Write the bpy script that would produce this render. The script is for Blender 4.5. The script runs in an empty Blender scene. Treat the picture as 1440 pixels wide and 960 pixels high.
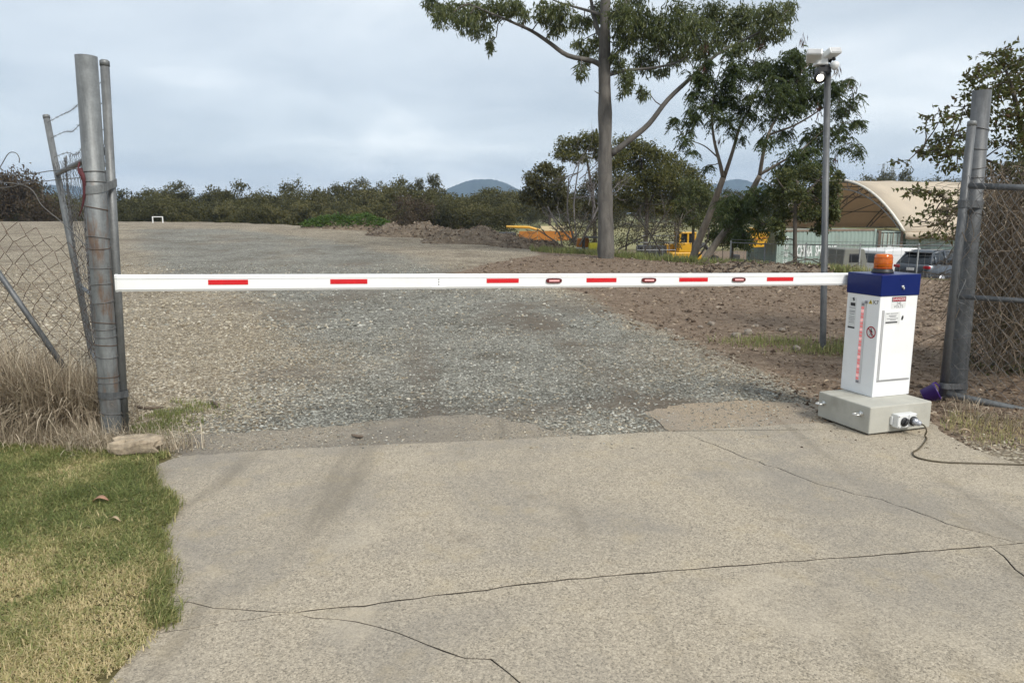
import bpy, math, random
import numpy as np
from mathutils import Vector, Matrix

# ------------------------------------------------------------------ camera
SC = bpy.context.scene
F_PX, CAM_H = 1040.0, 1.63
PITCH = math.atan(180 / F_PX)
cam_d = bpy.data.cameras.new('camera')
cam_d.sensor_width = 36.0
cam_d.lens = F_PX / 1440 * 36.0
cam_d.clip_start = 0.05
cam_d.clip_end = 20000
cam = bpy.data.objects.new('camera', cam_d)
cam.location = (0, 0, CAM_H)
cam.rotation_euler = (math.pi / 2 - PITCH, 0, 0)
SC.collection.objects.link(cam)
SC.camera = cam

# ------------------------------------------------------------------ sky, sun, exposure
SUN_EL, SUN_AZ = math.radians(43), math.radians(146)      # azimuth clockwise from +Y: behind the camera, to the right
world = bpy.data.worlds.new('World'); SC.world = world
world.use_nodes = True
wn, wl = world.node_tree.nodes, world.node_tree.links
wn.clear()
w_out = wn.new('ShaderNodeOutputWorld'); w_bg = wn.new('ShaderNodeBackground')
w_bg.inputs['Strength'].default_value = 0.104
sky = wn.new('ShaderNodeTexSky'); sky.sky_type = 'NISHITA'; sky.sun_disc = False
sky.sun_elevation = SUN_EL; sky.sun_rotation = SUN_AZ
sky.air_density = 1.0; sky.dust_density = 1.5
tc = wn.new('ShaderNodeTexCoord'); sep = wn.new('ShaderNodeSeparateXYZ')
wl.new(tc.outputs['Generated'], sep.inputs[0])
zc = wn.new('ShaderNodeMath'); zc.operation = 'MAXIMUM'; zc.inputs[1].default_value = 0.0
wl.new(sep.outputs['Z'], zc.inputs[0])
za = wn.new('ShaderNodeMath'); za.operation = 'ADD'; za.inputs[1].default_value = 0.16
wl.new(zc.outputs[0], za.inputs[0])
dx = wn.new('ShaderNodeMath'); dx.operation = 'DIVIDE'
dy = wn.new('ShaderNodeMath'); dy.operation = 'DIVIDE'
wl.new(sep.outputs['X'], dx.inputs[0]); wl.new(za.outputs[0], dx.inputs[1])
wl.new(sep.outputs['Y'], dy.inputs[0]); wl.new(za.outputs[0], dy.inputs[1])
cmb = wn.new('ShaderNodeCombineXYZ')
wl.new(dx.outputs[0], cmb.inputs[0]); wl.new(dy.outputs[0], cmb.inputs[1])
cmb.inputs[2].default_value = 3.7
n1 = wn.new('ShaderNodeTexNoise'); n1.inputs['Scale'].default_value = 0.8
n1.inputs['Detail'].default_value = 5; n1.inputs['Roughness'].default_value = 0.5
n1.inputs['Distortion'].default_value = 0.35
wl.new(cmb.outputs[0], n1.inputs['Vector'])
ramp = wn.new('ShaderNodeValToRGB')
ramp.color_ramp.elements[0].position = 0.34; ramp.color_ramp.elements[0].color = (2.5, 2.78, 3.05, 1)
ramp.color_ramp.elements[1].position = 0.72; ramp.color_ramp.elements[1].color = (4.7, 4.85, 4.85, 1)
e = ramp.color_ramp.elements.new(0.52); e.color = (3.25, 3.52, 3.72, 1)
wl.new(n1.outputs['Fac'], ramp.inputs[0])
wmix = wn.new('ShaderNodeMix'); wmix.data_type = 'RGBA'
wmix.inputs[0].default_value = 0.9
wl.new(sky.outputs[0], wmix.inputs[6]); wl.new(ramp.outputs[0], wmix.inputs[7])
wl.new(wmix.outputs[2], w_bg.inputs['Color']); wl.new(w_bg.outputs[0], w_out.inputs[0])

sun_d = bpy.data.lights.new('sun', 'SUN'); sun_d.energy = 1.5; sun_d.angle = math.radians(16)
sun_d.color = (1.0, 0.955, 0.88)
sun = bpy.data.objects.new('sun', sun_d)
_sd = Vector((math.sin(SUN_AZ) * math.cos(SUN_EL), math.cos(SUN_AZ) * math.cos(SUN_EL), math.sin(SUN_EL)))
sun.rotation_euler = _sd.to_track_quat('Z', 'Y').to_euler()
sun.location = (5, -8, 12)
SC.collection.objects.link(sun)
SC.view_settings.view_transform = 'Standard'; SC.view_settings.look = 'None'
SC.view_settings.gamma = 1.0; SC.view_settings.exposure = 1.22
SC.view_settings.use_curve_mapping = False
SC.render.engine = 'CYCLES'
SC.cycles.max_bounces = 6; SC.cycles.diffuse_bounces = 3; SC.cycles.glossy_bounces = 3; SC.cycles.transmission_bounces = 4
SC.cycles.use_adaptive_sampling = True; SC.cycles.adaptive_threshold = 0.02

# ------------------------------------------------------------------ helpers
COL = SC.collection
rng = np.random.default_rng(7)
random.seed(7)
PI = math.pi


def ss(a, b, x):
    t = np.clip((np.asarray(x, float) - a) / (b - a), 0, 1)
    return t * t * (3 - 2 * t)


_perm = np.random.default_rng(3).random((256, 256))


def vnoise(x, y):
    x = np.asarray(x, float); y = np.asarray(y, float)
    xi = np.floor(x).astype(int); yi = np.floor(y).astype(int)
    fx = x - xi; fy = y - yi
    fx = fx * fx * (3 - 2 * fx); fy = fy * fy * (3 - 2 * fy)
    g = lambda a, b: _perm[a % 256, b % 256]
    return (g(xi, yi) * (1 - fx) + g(xi + 1, yi) * fx) * (1 - fy) + (g(xi, yi + 1) * (1 - fx) + g(xi + 1, yi + 1) * fx) * fy


def fbm(x, y, o=4):
    s = 0; a = 0.5
    for k in range(o):
        s = s + a * vnoise(x * 2 ** k + 17.3 * k, y * 2 ** k - 9.1 * k); a *= 0.5
    return s


def pray(px, py):
    a = (px - 720) / F_PX; b = -(py - 480) / F_PX
    return np.array([a, math.cos(PITCH) + b * math.sin(PITCH), -math.sin(PITCH) + b * math.cos(PITCH)])


def at(px, py, Y):
    r = pray(px, py); t = Y / r[1]
    return np.array([0, 0, CAM_H]) + t * r


def gz(px, py, z=0.0):
    r = pray(px, py); t = (z - CAM_H) / r[2]
    return np.array([0, 0, CAM_H]) + t * r


EX = [-200, -60, -35, -24, -12.4, -6.4, -0.65, 3.6, 6.3, 9, 11.3, 20, 60, 200]
EY = [66, 66, 64, 60, 51, 44, 36, 30.5, 25.5, 21.2, 18.8, 17.5, 17.5, 17.5]
LOW = -1.8


def yedge(x):
    return np.interp(x, EX, EY)


def terrain(x, y):
    x = np.asarray(x, float); y = np.asarray(y, float)
    pad = -0.014 + 0.97 * ss(17, 65, y) * (1 - ss(-14, 5, x))
    pad = pad + (fbm(x * 0.35, y * 0.35) - 0.47) * 0.10 * ss(9, 22, y)
    low = LOW + 2.3 * ss(75, 230, y) + (fbm(x * 0.05, y * 0.05) - 0.47) * 0.8 * ss(80, 150, y)
    m = ss(0, 5, y - yedge(x))
    return pad * (1 - m) + low * m


def gp(px, py):
    r = pray(px, py); t = 1.0; o = np.array([0, 0, CAM_H])
    while t < 800:
        q = o + r * t
        if q[2] <= float(terrain(q[0], q[1])):
            return np.array([q[0], q[1], float(terrain(q[0], q[1]))])
        t += max(0.02, t * 0.002)
    return o + r * 800


def nz(v):
    v = np.asarray(v, float)
    return v / (np.linalg.norm(v) + 1e-12)


class MB:
    """collects faces of one part"""
    def __init__(s):
        s.v = []; s.f = []; s.n = 0

    def add(s, V, Fs):
        V = np.asarray(V, float).reshape(-1, 3)
        s.v.append(V); s.f += [[i + s.n for i in f] for f in Fs]; s.n += len(V)
        return s

    def box(s, c, size, R=None, taper=1.0):
        hx, hy, hz = [q / 2 for q in size]
        V = np.array([[sx * hx * (taper if sz > 0 else 1), sy * hy * (taper if sz > 0 else 1), sz * hz]
                      for sz in (-1, 1) for sy in (-1, 1) for sx in (-1, 1)])
        if R is not None: V = V @ np.asarray(R).T
        return s.add(V + np.asarray(c, float), [(0, 2, 3, 1), (4, 5, 7, 6), (0, 1, 5, 4), (2, 6, 7, 3), (0, 4, 6, 2), (1, 3, 7, 5)])

    def bbox(s, lo, hi):
        lo = np.asarray(lo, float); hi = np.asarray(hi, float)
        return s.box((lo + hi) / 2, hi - lo)

    def tube(s, pts, r, n=8, cap=True):
        P = np.asarray(pts, float); m = len(P)
        r = np.broadcast_to(np.asarray(r, float), (m,))
        T = np.gradient(P, axis=0); T /= np.linalg.norm(T, axis=1)[:, None] + 1e-12
        a = np.array([0, 0, 1.0]) if abs(T[0, 2]) < 0.9 else np.array([1.0, 0, 0])
        V = []
        u = nz(np.cross(T[0], a))
        for i in range(m):
            u = nz(u - T[i] * u.dot(T[i])); w = np.cross(T[i], u)
            for k in range(n):
                th = 2 * PI * k / n
                V.append(P[i] + r[i] * (math.cos(th) * u + math.sin(th) * w))
        Fs = []
        for i in range(m - 1):
            for k in range(n):
                k2 = (k + 1) % n
                Fs.append((i * n + k, i * n + k2, (i + 1) * n + k2, (i + 1) * n + k))
        if cap:
            Fs.append(tuple(range(n - 1, -1, -1))); Fs.append(tuple((m - 1) * n + k for k in range(n)))
        return s.add(V, Fs)

    def lathe(s, prof, n=24, o=(0, 0, 0), R=None):
        V = [[r * math.cos(2 * PI * k / n), r * math.sin(2 * PI * k / n), z] for r, z in prof for k in range(n)]
        V = np.array(V)
        if R is not None: V = V @ np.asarray(R).T
        Fs = []
        for i in range(len(prof) - 1):
            for k in range(n):
                k2 = (k + 1) % n
                Fs.append((i * n + k, i * n + k2, (i + 1) * n + k2, (i + 1) * n + k))
        Fs.append(tuple(range(n - 1, -1, -1))); Fs.append(tuple((len(prof) - 1) * n + k for k in range(n)))
        return s.add(V + np.asarray(o, float), Fs)

    def prism(s, poly, ex, o, U, W):
        """polygon (2-D, in U,W axes at o) extruded by vector ex"""
        P = np.array([np.asarray(o, float) + a * np.asarray(U, float) + b * np.asarray(W, float) for a, b in poly]); n = len(P)
        V = np.vstack([P, P + np.asarray(ex, float)])
        Fs = [tuple(range(n - 1, -1, -1)), tuple(range(n, 2 * n))]
        Fs += [(k, (k + 1) % n, n + (k + 1) % n, n + k) for k in range(n)]
        return s.add(V, Fs)

    def data(s, name, mat, smooth=False, M=None):
        V = np.vstack(s.v) if s.v else np.zeros((0, 3))
        if M is not None:
            A = np.array(M.inverted()); V = V @ A[:3, :3].T + A[:3, 3]
        me = bpy.data.meshes.new(name)
        me.from_pydata(V.tolist(), [], s.f)
        me.materials.append(mat)
        if smooth:
            me.polygons.foreach_set('use_smooth', [True] * len(me.polygons))
        me.update()
        return me


def link(name, me, parent=None):
    o = bpy.data.objects.new(name, me); COL.objects.link(o)
    if parent is not None: o.parent = parent
    return o


def tag(o, label, cat, group=None, kind=None):
    if label: o['label'] = label
    if cat: o['category'] = cat
    if group: o['group'] = group
    if kind: o['kind'] = kind
    return o


def thing(name, loc, label, cat, rotz=0.0, group=None):
    o = bpy.data.objects.new(name, None); COL.objects.link(o)
    o.location = [float(q) for q in loc]; o.rotation_euler = (0, 0, rotz); o.empty_display_size = 0.2
    return tag(o, label, cat, group)


def root_mat(o):
    while o.parent is not None: o = o.parent
    return Matrix.LocRotScale(o.location, o.rotation_euler, o.scale)


def part(name, mb, mat, parent, world=True, smooth=False, bevel=0.0, seg=2, label=None):
    me = mb.data(name, mat, smooth, root_mat(parent) if world else None)
    o = link(name, me, parent)
    if bevel:
        b = o.modifiers.new('bevel', 'BEVEL'); b.width = bevel; b.segments = seg; b.limit_method = 'ANGLE'
    if label: o['label'] = label
    return o


def raw_mesh(name, V, Fs, mat, attrs=None, smooth=False):
    """V (n,3), Fs (m,k) arrays of equal-size faces"""
    V = np.ascontiguousarray(V, np.float32); Fs = np.ascontiguousarray(Fs, np.int32)
    me = bpy.data.meshes.new(name); k = Fs.shape[1]
    me.vertices.add(len(V)); me.vertices.foreach_set('co', V.ravel())
    me.loops.add(Fs.size); me.loops.foreach_set('vertex_index', Fs.ravel())
    me.polygons.add(len(Fs)); me.polygons.foreach_set('loop_start', np.arange(0, Fs.size, k, dtype=np.int32))
    try: me.polygons.foreach_set('loop_total', np.full(len(Fs), k, np.int32))
    except Exception: pass
    me.update(calc_edges=True)
    for nme, arr in (attrs or {}).items():
        arr = np.asarray(arr, np.float32)
        if arr.ndim == 1:
            a = me.attributes.new(nme, 'FLOAT', 'POINT'); a.data.foreach_set('value', arr)
        else:
            a = me.attributes.new(nme, 'FLOAT_VECTOR', 'POINT'); a.data.foreach_set('vector', np.ascontiguousarray(arr).ravel())
    me.materials.append(mat)
    me.polygons.foreach_set('use_smooth', [smooth] * len(me.polygons))
    return me


def smooth_path(pts, n=4):
    P = [np.asarray(p, float) for p in pts]
    if len(P) < 3: return np.array(P)
    Q = [2 * P[0] - P[1]] + P + [2 * P[-1] - P[-2]]; out = []
    for i in range(1, len(Q) - 2):
        for k in range(n):
            t = k / n
            out.append(0.5 * ((2 * Q[i]) + (-Q[i - 1] + Q[i + 1]) * t + (2 * Q[i - 1] - 5 * Q[i] + 4 * Q[i + 1] - Q[i + 2]) * t * t
                              + (-Q[i - 1] + 3 * Q[i] - 3 * Q[i + 1] + Q[i + 2]) * t ** 3))
    out.append(P[-1])
    return np.array(out)


# ------------------------------------------------------------------ materials
class NT:
    def __init__(s, name):
        s.m = bpy.data.materials.new(name); s.m.use_nodes = True
        s.t = s.m.node_tree; s.N = s.t.nodes; s.L = s.t.links
        s.b = s.N['Principled BSDF']; s.out = s.N['Material Output']

    def n(s, typ, **kw):
        o = s.N.new('ShaderNode' + typ)
        for k, v in kw.items(): setattr(o, k, v)
        return o

    def val(s, x, sock):
        if hasattr(x, 'default_value') or hasattr(x, 'is_output'): s.L.new(x, sock)
        else:
            try: sock.default_value = x
            except Exception: sock.default_value = (*x, 1) if len(x) == 3 else x

    def math(s, op, a, b=0.0, clamp=False):
        o = s.n('Math', operation=op); o.use_clamp = clamp
        s.val(a, o.inputs[0]); s.val(b, o.inputs[1]); return o.outputs[0]

    def mix(s, f, a, b, blend='MIX'):
        o = s.n('Mix', data_type='RGBA', blend_type=blend)
        s.val(f, o.inputs[0]); s.val(a, o.inputs[6]); s.val(b, o.inputs[7]); return o.outputs[2]

    def noise(s, scale, detail=4, rough=0.55, vec=None, dist=0.0):
        o = s.n('TexNoise'); o.inputs['Scale'].default_value = scale; o.inputs['Detail'].default_value = detail
        o.inputs['Roughness'].default_value = rough; o.inputs['Distortion'].default_value = dist
        if vec is not None: s.L.new(vec, o.inputs['Vector'])
        return o.outputs['Fac']

    def voro(s, scale, vec=None, rnd=1.0):
        o = s.n('TexVoronoi'); o.inputs['Scale'].default_value = scale; o.inputs['Randomness'].default_value = rnd
        if vec is not None: s.L.new(vec, o.inputs['Vector'])
        return o.outputs['Distance'], o.outputs['Color']

    def ramp(s, f, stops, interp='LINEAR'):
        o = s.n('ValToRGB'); cr = o.color_ramp; cr.interpolation = interp
        while len(cr.elements) < len(stops): cr.elements.new(0.5)
        for e_, (p, c) in zip(cr.elements, stops):
            e_.position = p; e_.color = (*c, 1) if len(c) == 3 else c
        s.val(f, o.inputs[0]); return o.outputs[0]

    def sstep(s, f, a, b):
        o = s.n('MapRange', interpolation_type='SMOOTHSTEP')
        s.val(f, o.inputs[0]); o.inputs[1].default_value = a; o.inputs[2].default_value = b
        return o.outputs[0]

    def pos(s): return s.n('NewGeometry').outputs['Position']

    def obj(s): return s.n('TexCoord').outputs['Object']

    def attr(s, name, vec=False):
        o = s.n('Attribute', attribute_name=name); return o.outputs['Vector' if vec else 'Fac']

    def bump(s, h, strength=0.3, dist=0.01):
        o = s.n('Bump'); o.inputs['Strength'].default_value = strength; o.inputs['Distance'].default_value = dist
        s.L.new(h, o.inputs['Height']); s.L.new(o.outputs[0], s.b.inputs['Normal'])

    def set(s, color=None, rough=None, metal=None):
        if color is not None: s.val(color, s.b.inputs['Base Color'])
        if rough is not None: s.val(rough, s.b.inputs['Roughness'])
        if metal is not None: s.val(metal, s.b.inputs['Metallic'])
        return s.m


def simple(name, col, rough=0.6, metal=0.0, var=0.15, scale=6.0, bump=0.0, dirt=None, dirt_amt=0.5):
    t = NT(name); v = t.obj()
    f = t.noise(scale, 5, 0.6, v)
    c0 = tuple(max(0, q * (1 - var)) for q in col); c1 = tuple(min(1, q * (1 + var)) for q in col)
    c = t.ramp(f, [(0.3, c0), (0.7, c1)])
    if dirt is not None:
        g = t.sstep(t.noise(scale * 0.45, 6, 0.65, v), 0.5, 0.72)
        c = t.mix(t.math('MULTIPLY', g, dirt_amt), c, dirt)
    r = t.math('ADD', t.math('MULTIPLY', t.math('SUBTRACT', f, 0.5), 0.25), rough, True)
    t.set(c, r, metal)
    if bump: t.bump(t.noise(scale * 12, 4, 0.6, v), bump, 0.004)
    return t.m


def galv(name, tint=(0.19, 0.197, 0.197), rust=0.0, rust_lo=0.0):
    t = NT(name); v = t.obj()
    d, c = t.voro(55, v)
    sp = t.noise(9, 5, 0.65, v)
    f = t.math('ADD', t.math('MULTIPLY', sp, 0.7), t.math('MULTIPLY', t.noise(70, 2, 0.5, v), 0.3))
    a = tuple(q * 0.68 for q in tint); b = tuple(q * 1.3 for q in tint)
    col = t.ramp(f, [(0.3, a), (0.7, b)])
    mp = t.n('Mapping'); mp.inputs['Scale'].default_value = (9, 9, 1.1); t.L.new(v, mp.inputs[0])
    streak = t.noise(2.0, 6, 0.7, mp.outputs[0])
    col = t.mix(t.math('MULTIPLY', t.sstep(streak, 0.42, 0.68), 0.62), col, tuple(q * 0.42 for q in tint))
    if rust:
        z = t.n('SeparateXYZ'); t.L.new(v, z.inputs[0])
        mp2 = t.n('Mapping'); mp2.inputs['Scale'].default_value = (5, 5, 1.0); t.L.new(v, mp2.inputs[0])
        rf = t.sstep(t.noise(2.3, 6, 0.7, mp2.outputs[0]), 0.47, 0.62)
        zz = t.math('MULTIPLY', t.sstep(z.outputs[2], 2.15, 1.5), t.sstep(z.outputs[2], 0.12, 0.5))
        rc = t.ramp(t.noise(14, 4, 0.6, v), [(0.3, (0.095, 0.052, 0.032)), (0.7, (0.20, 0.125, 0.08))])
        col = t.mix(t.math('MULTIPLY', t.math('MULTIPLY', rf, zz), rust), col, rc)
    t.set(col, t.math('ADD', t.math('MULTIPLY', sp, 0.3), 0.38), 0.35)
    t.bump(t.noise(120, 3, 0.6, v), 0.12, 0.002)
    return t.m


def leafmat(name, cols, trans=0.35, rough=0.5):
    """cols: list of natural leaf colours, picked per leaf through the attribute 'shade'"""
    t = NT(name)
    a = t.attr('shade')
    k = len(cols)
    c = t.ramp(a, [(i / max(1, k - 1), q) for i, q in enumerate(cols)])
    t.set(c, rough, 0.0)
    t.b.inputs['Specular IOR Level'].default_value = 0.3
    tr = t.n('BsdfTranslucent'); t.L.new(t.mix(0.5, c, tuple(min(1, q * 1.6) for q in cols[-1])), tr.inputs[0])
    ms = t.n('MixShader'); ms.inputs[0].default_value = trans
    t.L.new(t.b.outputs[0], ms.inputs[1]); t.L.new(tr.outputs[0], ms.inputs[2])
    t.L.new(ms.outputs[0], t.out.inputs[0])
    return t.m


def bark(name, c0, c1, scale=8):
    t = NT(name); v = t.obj()
    mp = t.n('Mapping'); mp.inputs['Scale'].default_value = (1, 1, 0.3); t.L.new(v, mp.inputs[0])
    f = t.noise(scale, 6, 0.65, mp.outputs[0], 0.3)
    c = t.ramp(f, [(0.3, c0), (0.65, c1)])
    blot = t.sstep(t.noise(scale * 0.28, 4, 0.6, v), 0.58, 0.7)
    c = t.mix(t.math('MULTIPLY', blot, 0.5), c, tuple(q * 0.45 for q in c0))
    t.set(c, 0.85)
    t.bump(f, 0.4, 0.02)
    return t.m


def terrain_mat():
    t = NT('gravel_and_earth'); p = t.pos()
    nb = t.noise(0.9, 6, 0.65, p); nm = t.noise(4.5, 5, 0.65, p); nf = t.noise(26, 4, 0.6, p); nff = t.noise(110, 3, 0.6, p)
    # stones of several sizes
    d1, c1 = t.voro(34, p); d2, c2 = t.voro(75, p)
    s1 = t.n('SeparateColor'); t.L.new(c1, s1.inputs[0]); s2 = t.n('SeparateColor'); t.L.new(c2, s2.inputs[0])
    r1 = t.math('ADD', t.math('MULTIPLY', s1.outputs[0], 0.55), t.math('MULTIPLY', s2.outputs[1], 0.45))
    gap = t.sstep(d1, 0.32, 0.62)
    grey = t.ramp(r1, [(0.12, (0.105, 0.103, 0.089)), (0.45, (0.234, 0.230, 0.198)), (0.7, (0.34, 0.334, 0.29)), (0.92, (0.50, 0.49, 0.44))])
    cream = t.ramp(r1, [(0.12, (0.14, 0.115, 0.083)), (0.45, (0.32, 0.28, 0.208)), (0.7, (0.46, 0.41, 0.32)), (0.92, (0.66, 0.61, 0.51))])
    fines_g = (0.115, 0.105, 0.086); fines_c = (0.135, 0.105, 0.072)
    grey = t.mix(t.math('MULTIPLY', gap, 0.75), grey, fines_g)
    cream = t.mix(t.math('MULTIPLY', gap, 0.7), cream, fines_c)
    dirt = t.ramp(t.math('ADD', t.math('MULTIPLY', nm, 0.5), t.math('MULTIPLY', nf, 0.5)),
                  [(0.32, (0.08, 0.057, 0.041)), (0.5, (0.172, 0.126, 0.09)), (0.66, (0.31, 0.24, 0.175))])
    dirt = t.mix(t.math('MULTIPLY', t.sstep(nff, 0.58, 0.72), 0.5), dirt, (0.30, 0.23, 0.16))
    grassy = t.ramp(nf, [(0.3, (0.075, 0.065, 0.03)), (0.7, (0.17, 0.15, 0.07))])
    mud = t.ramp(nf, [(0.3, (0.09, 0.07, 0.052)), (0.7, (0.16, 0.13, 0.10))])

    def zone(name, k=0.8, lo=0.36, hi=0.64):
        a = t.attr(name)
        w = t.math('ADD', t.math('MULTIPLY', t.math('SUBTRACT', nm, 0.5), k), t.math('MULTIPLY', t.math('SUBTRACT', nb, 0.5), k))
        w = t.math('ADD', w, t.math('MULTIPLY', t.math('SUBTRACT', nf, 0.5), 0.5))
        return t.sstep(t.math('ADD', a, w), lo, hi)
    col = t.mix(zone('z_grey', 0.9, 0.1, 0.95), cream, grey)
    patch = t.ramp(t.math('ADD', t.math('MULTIPLY', t.noise(0.5, 5, 0.6, p), 0.5), t.math('MULTIPLY', t.noise(2.3, 5, 0.65, p), 0.5)), [(0.36, (0.62, 0.58, 0.54)), (0.5, (0.95, 0.95, 0.95)), (0.64, (1.18, 1.18, 1.18))])
    col = t.mix(1.0, col, patch, 'MULTIPLY')
    grain = t.ramp(t.noise(7.0, 8, 0.85, p), [(0.38, (0.62, 0.61, 0.60)), (0.5, (1.0, 1.0, 1.0)), (0.62, (1.4, 1.4, 1.38))])
    col = t.mix(0.8, col, grain, 'MULTIPLY')
    # worn tracks with fines at the surface
    col = t.mix(t.math('MULTIPLY', zone('z_mud', 1.0, 0.15, 1.0), 0.75), col, mud)
    col = t.mix(zone('z_dirt', 0.9), col, dirt)
    col = t.mix(zone('z_grass', 0.8), col, grassy)
    t.set(col, 0.93)
    t.b.inputs['Specular IOR Level'].default_value = 0.15
    h = t.math('ADD', t.math('MULTIPLY', t.math('SUBTRACT', 1.0, d1), 0.6), t.math('MULTIPLY', nf, 0.8))
    t.bump(h, 0.7, 0.02)
    return t.m


def concrete_mat(name, base=(0.375, 0.325, 0.25), dark=0.55, scale=1.0, fine=True):
    t = NT(name); p = t.pos()
    nb = t.noise(0.75, 6, 0.62, p, 0.4); nm = t.noise(4.0, 5, 0.6, p)
    d, c = t.voro(210 * scale, p); s = t.n('SeparateColor'); t.L.new(c, s.inputs[0])
    d2, c2 = t.voro(105 * scale, p); s2 = t.n('SeparateColor'); t.L.new(c2, s2.inputs[0])
    r = t.math('ADD', t.math('MULTIPLY', s.outputs[0], 0.6), t.math('MULTIPLY', s2.outputs[1], 0.4))
    lo = tuple(q * 0.45 for q in base); mi = base; hi = tuple(min(1, q * 1.36) for q in base)
    col = t.ramp(r, [(0.12, lo), (0.38, tuple(q * 0.85 for q in base)), (0.62, mi), (0.9, hi)])
    st = t.sstep(nb, 0.42, 0.68)
    col = t.mix(t.math('MULTIPLY', st, 0.6), col, tuple(q * dark for q in (base[0], base[0] * 0.93, base[0] * 0.83)))
    col = t.mix(t.math('MULTIPLY', t.sstep(nm, 0.52, 0.75), 0.28), col, (base[0] * 1.1, base[1] * 1.02, base[2] * 0.78))
    # tyre marks running up the drive
    mp = t.n('Mapping'); mp.inputs['Rotation'].default_value = (0, 0, math.radians(-14)); mp.inputs['Scale'].default_value = (3.2, 0.32, 1)
    t.L.new(p, mp.inputs[0])
    tm = t.sstep(t.noise(0.8, 3, 0.55, mp.outputs[0]), 0.54, 0.72)
    col = t.mix(t.math('MULTIPLY', tm, 0.6), col, tuple(q * 0.45 for q in base))
    spot = t.sstep(t.noise(1.9, 5, 0.6, p), 0.60, 0.72)
    col = t.mix(t.math('MULTIPLY', spot, 0.35), col, (base[0] * 0.55, base[1] * 0.52, base[2] * 0.48))
    lite = t.sstep(t.noise(1.1, 5, 0.6, p, 1.0), 0.56, 0.7)
    col = t.mix(t.math('MULTIPLY', lite, 0.3), col, tuple(q * 1.35 for q in base))
    t.set(col, 0.9)
    t.b.inputs['Specular IOR Level'].default_value = 0.2
    t.bump(t.math('SUBTRACT', 1.0, d2), 0.35, 0.004)
    return t.m


M_TERR = terrain_mat()
M_SLAB = concrete_mat('exposed_aggregate_concrete')
M_SLAB_OLD = concrete_mat('dirty_worn_concrete', (0.27, 0.235, 0.185), 0.5, 0.8)
M_BLOCK = simple('cast_concrete', (0.42, 0.41, 0.36), 0.85, 0, 0.10, 5, 0.25, dirt=(0.24, 0.225, 0.18), dirt_amt=0.55)
M_GALV = galv('galvanised_steel')
M_GALV_RUST = galv('rust_streaked_galvanised_steel', (0.19, 0.20, 0.20), 0.8)
M_GALV_DK = galv('weathered_dark_galvanised_steel', (0.125, 0.13, 0.134))
M_WIRE = simple('weathered_wire', (0.15, 0.145, 0.14), 0.6, 0.5, 0.3, 20)
M_WIRE_RUST = simple('rusty_wire', (0.11, 0.075, 0.055), 0.7, 0.3, 0.3, 20)
M_WHITE = simple('white_powder_coat', (0.80, 0.81, 0.81), 0.32, 0, 0.03, 4, dirt=(0.55, 0.52, 0.46), dirt_amt=0.28)
M_BOOM = simple('white_painted_aluminium', (0.80, 0.81, 0.81), 0.4, 0, 0.03, 3, dirt=(0.5, 0.48, 0.43), dirt_amt=0.35)
M_BLUE = simple('blue_powder_coat', (0.002, 0.012, 0.105), 0.3, 0, 0.06, 4); M_BLUE.node_tree.nodes['Principled BSDF'].inputs['Specular IOR Level'].default_value = 0.28
M_RED = simple('red_reflective_tape', (0.58, 0.006, 0.012), 0.4, 0, 0.08, 30)
M_DKRED = simple('dark_red_lens', (0.10, 0.008, 0.010), 0.25, 0, 0.1, 30)
M_BLACK = simple('black_plastic', (0.016, 0.016, 0.017), 0.45, 0, 0.2, 8)
M_INK = simple('black_ink', (0.02, 0.02, 0.022), 0.5, 0, 0.05, 8)
M_INKGREY = simple('grey_ink', (0.22, 0.22, 0.24), 0.5, 0, 0.05, 8)
M_WPLAST = simple('white_plastic', (0.68, 0.69, 0.68), 0.4, 0, 0.04, 8)
M_PURPLE = simple('purple_plastic', (0.045, 0.014, 0.15), 0.35, 0, 0.15, 5)
M_STEEL = simple('bright_zinc', (0.6, 0.6, 0.58), 0.3, 0.8, 0.1, 12)
M_SIGNRED = simple('sign_red', (0.36, 0.012, 0.03), 0.4, 0, 0.05, 8)
M_YEL = simple('sign_yellow', (0.62, 0.48, 0.03), 0.5, 0, 0.05, 8)


def amber():
    t = NT('amber_lens')
    t.set((0.75, 0.17, 0.008), 0.12, 0)
    t.b.inputs['Transmission Weight'].default_value = 0.35
    t.b.inputs['Subsurface Weight'].default_value = 0.2
    return t.m


def emit(name, col, strength, base=(0.5, 0.1, 0.1)):
    t = NT(name); t.set(base, 0.3)
    t.b.inputs['Emission Color'].default_value = (*col, 1); t.b.inputs['Emission Strength'].default_value = strength
    return t.m


M_AMBER = amber()
M_LED = emit('lit_red_led', (1.0, 0.25, 0.24), 0.12, (0.6, 0.2, 0.2))
M_LEDHOT = emit('bright_red_led', (1.0, 0.45, 0.42), 0.2, (0.7, 0.4, 0.4))
M_LAMP = emit('lit_spotlight', (1.0, 0.93, 0.80), 2.2, (0.9, 0.9, 0.85))
M_STRIPLENS = simple('clear_strip_lens', (0.62, 0.62, 0.62), 0.2, 0, 0.05, 20)

# ------------------------------------------------------------------ ground: one sheet split into yard, earth and field


def poly_sd(x, y, poly):
    """soft inside (positive) distance to a polygon, vectorised"""
    P = np.asarray(poly, float)[:, :2]; n = len(P)
    inside = np.zeros(x.shape, bool); dmin = np.full(x.shape, 1e9)
    for i in range(n):
        a = P[i]; b = P[(i + 1) % n]
        cond = ((a[1] > y) != (b[1] > y)) & (x < (b[0] - a[0]) * (y - a[1]) / (b[1] - a[1] + 1e-12) + a[0])
        inside ^= cond
        ab = b - a; t = np.clip(((x - a[0]) * ab[0] + (y - a[1]) * ab[1]) / (ab.dot(ab) + 1e-12), 0, 1)
        dmin = np.minimum(dmin, np.hypot(x - a[0] - t * ab[0], y - a[1] - t * ab[1]))
    return np.where(inside, dmin, -dmin)


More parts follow.
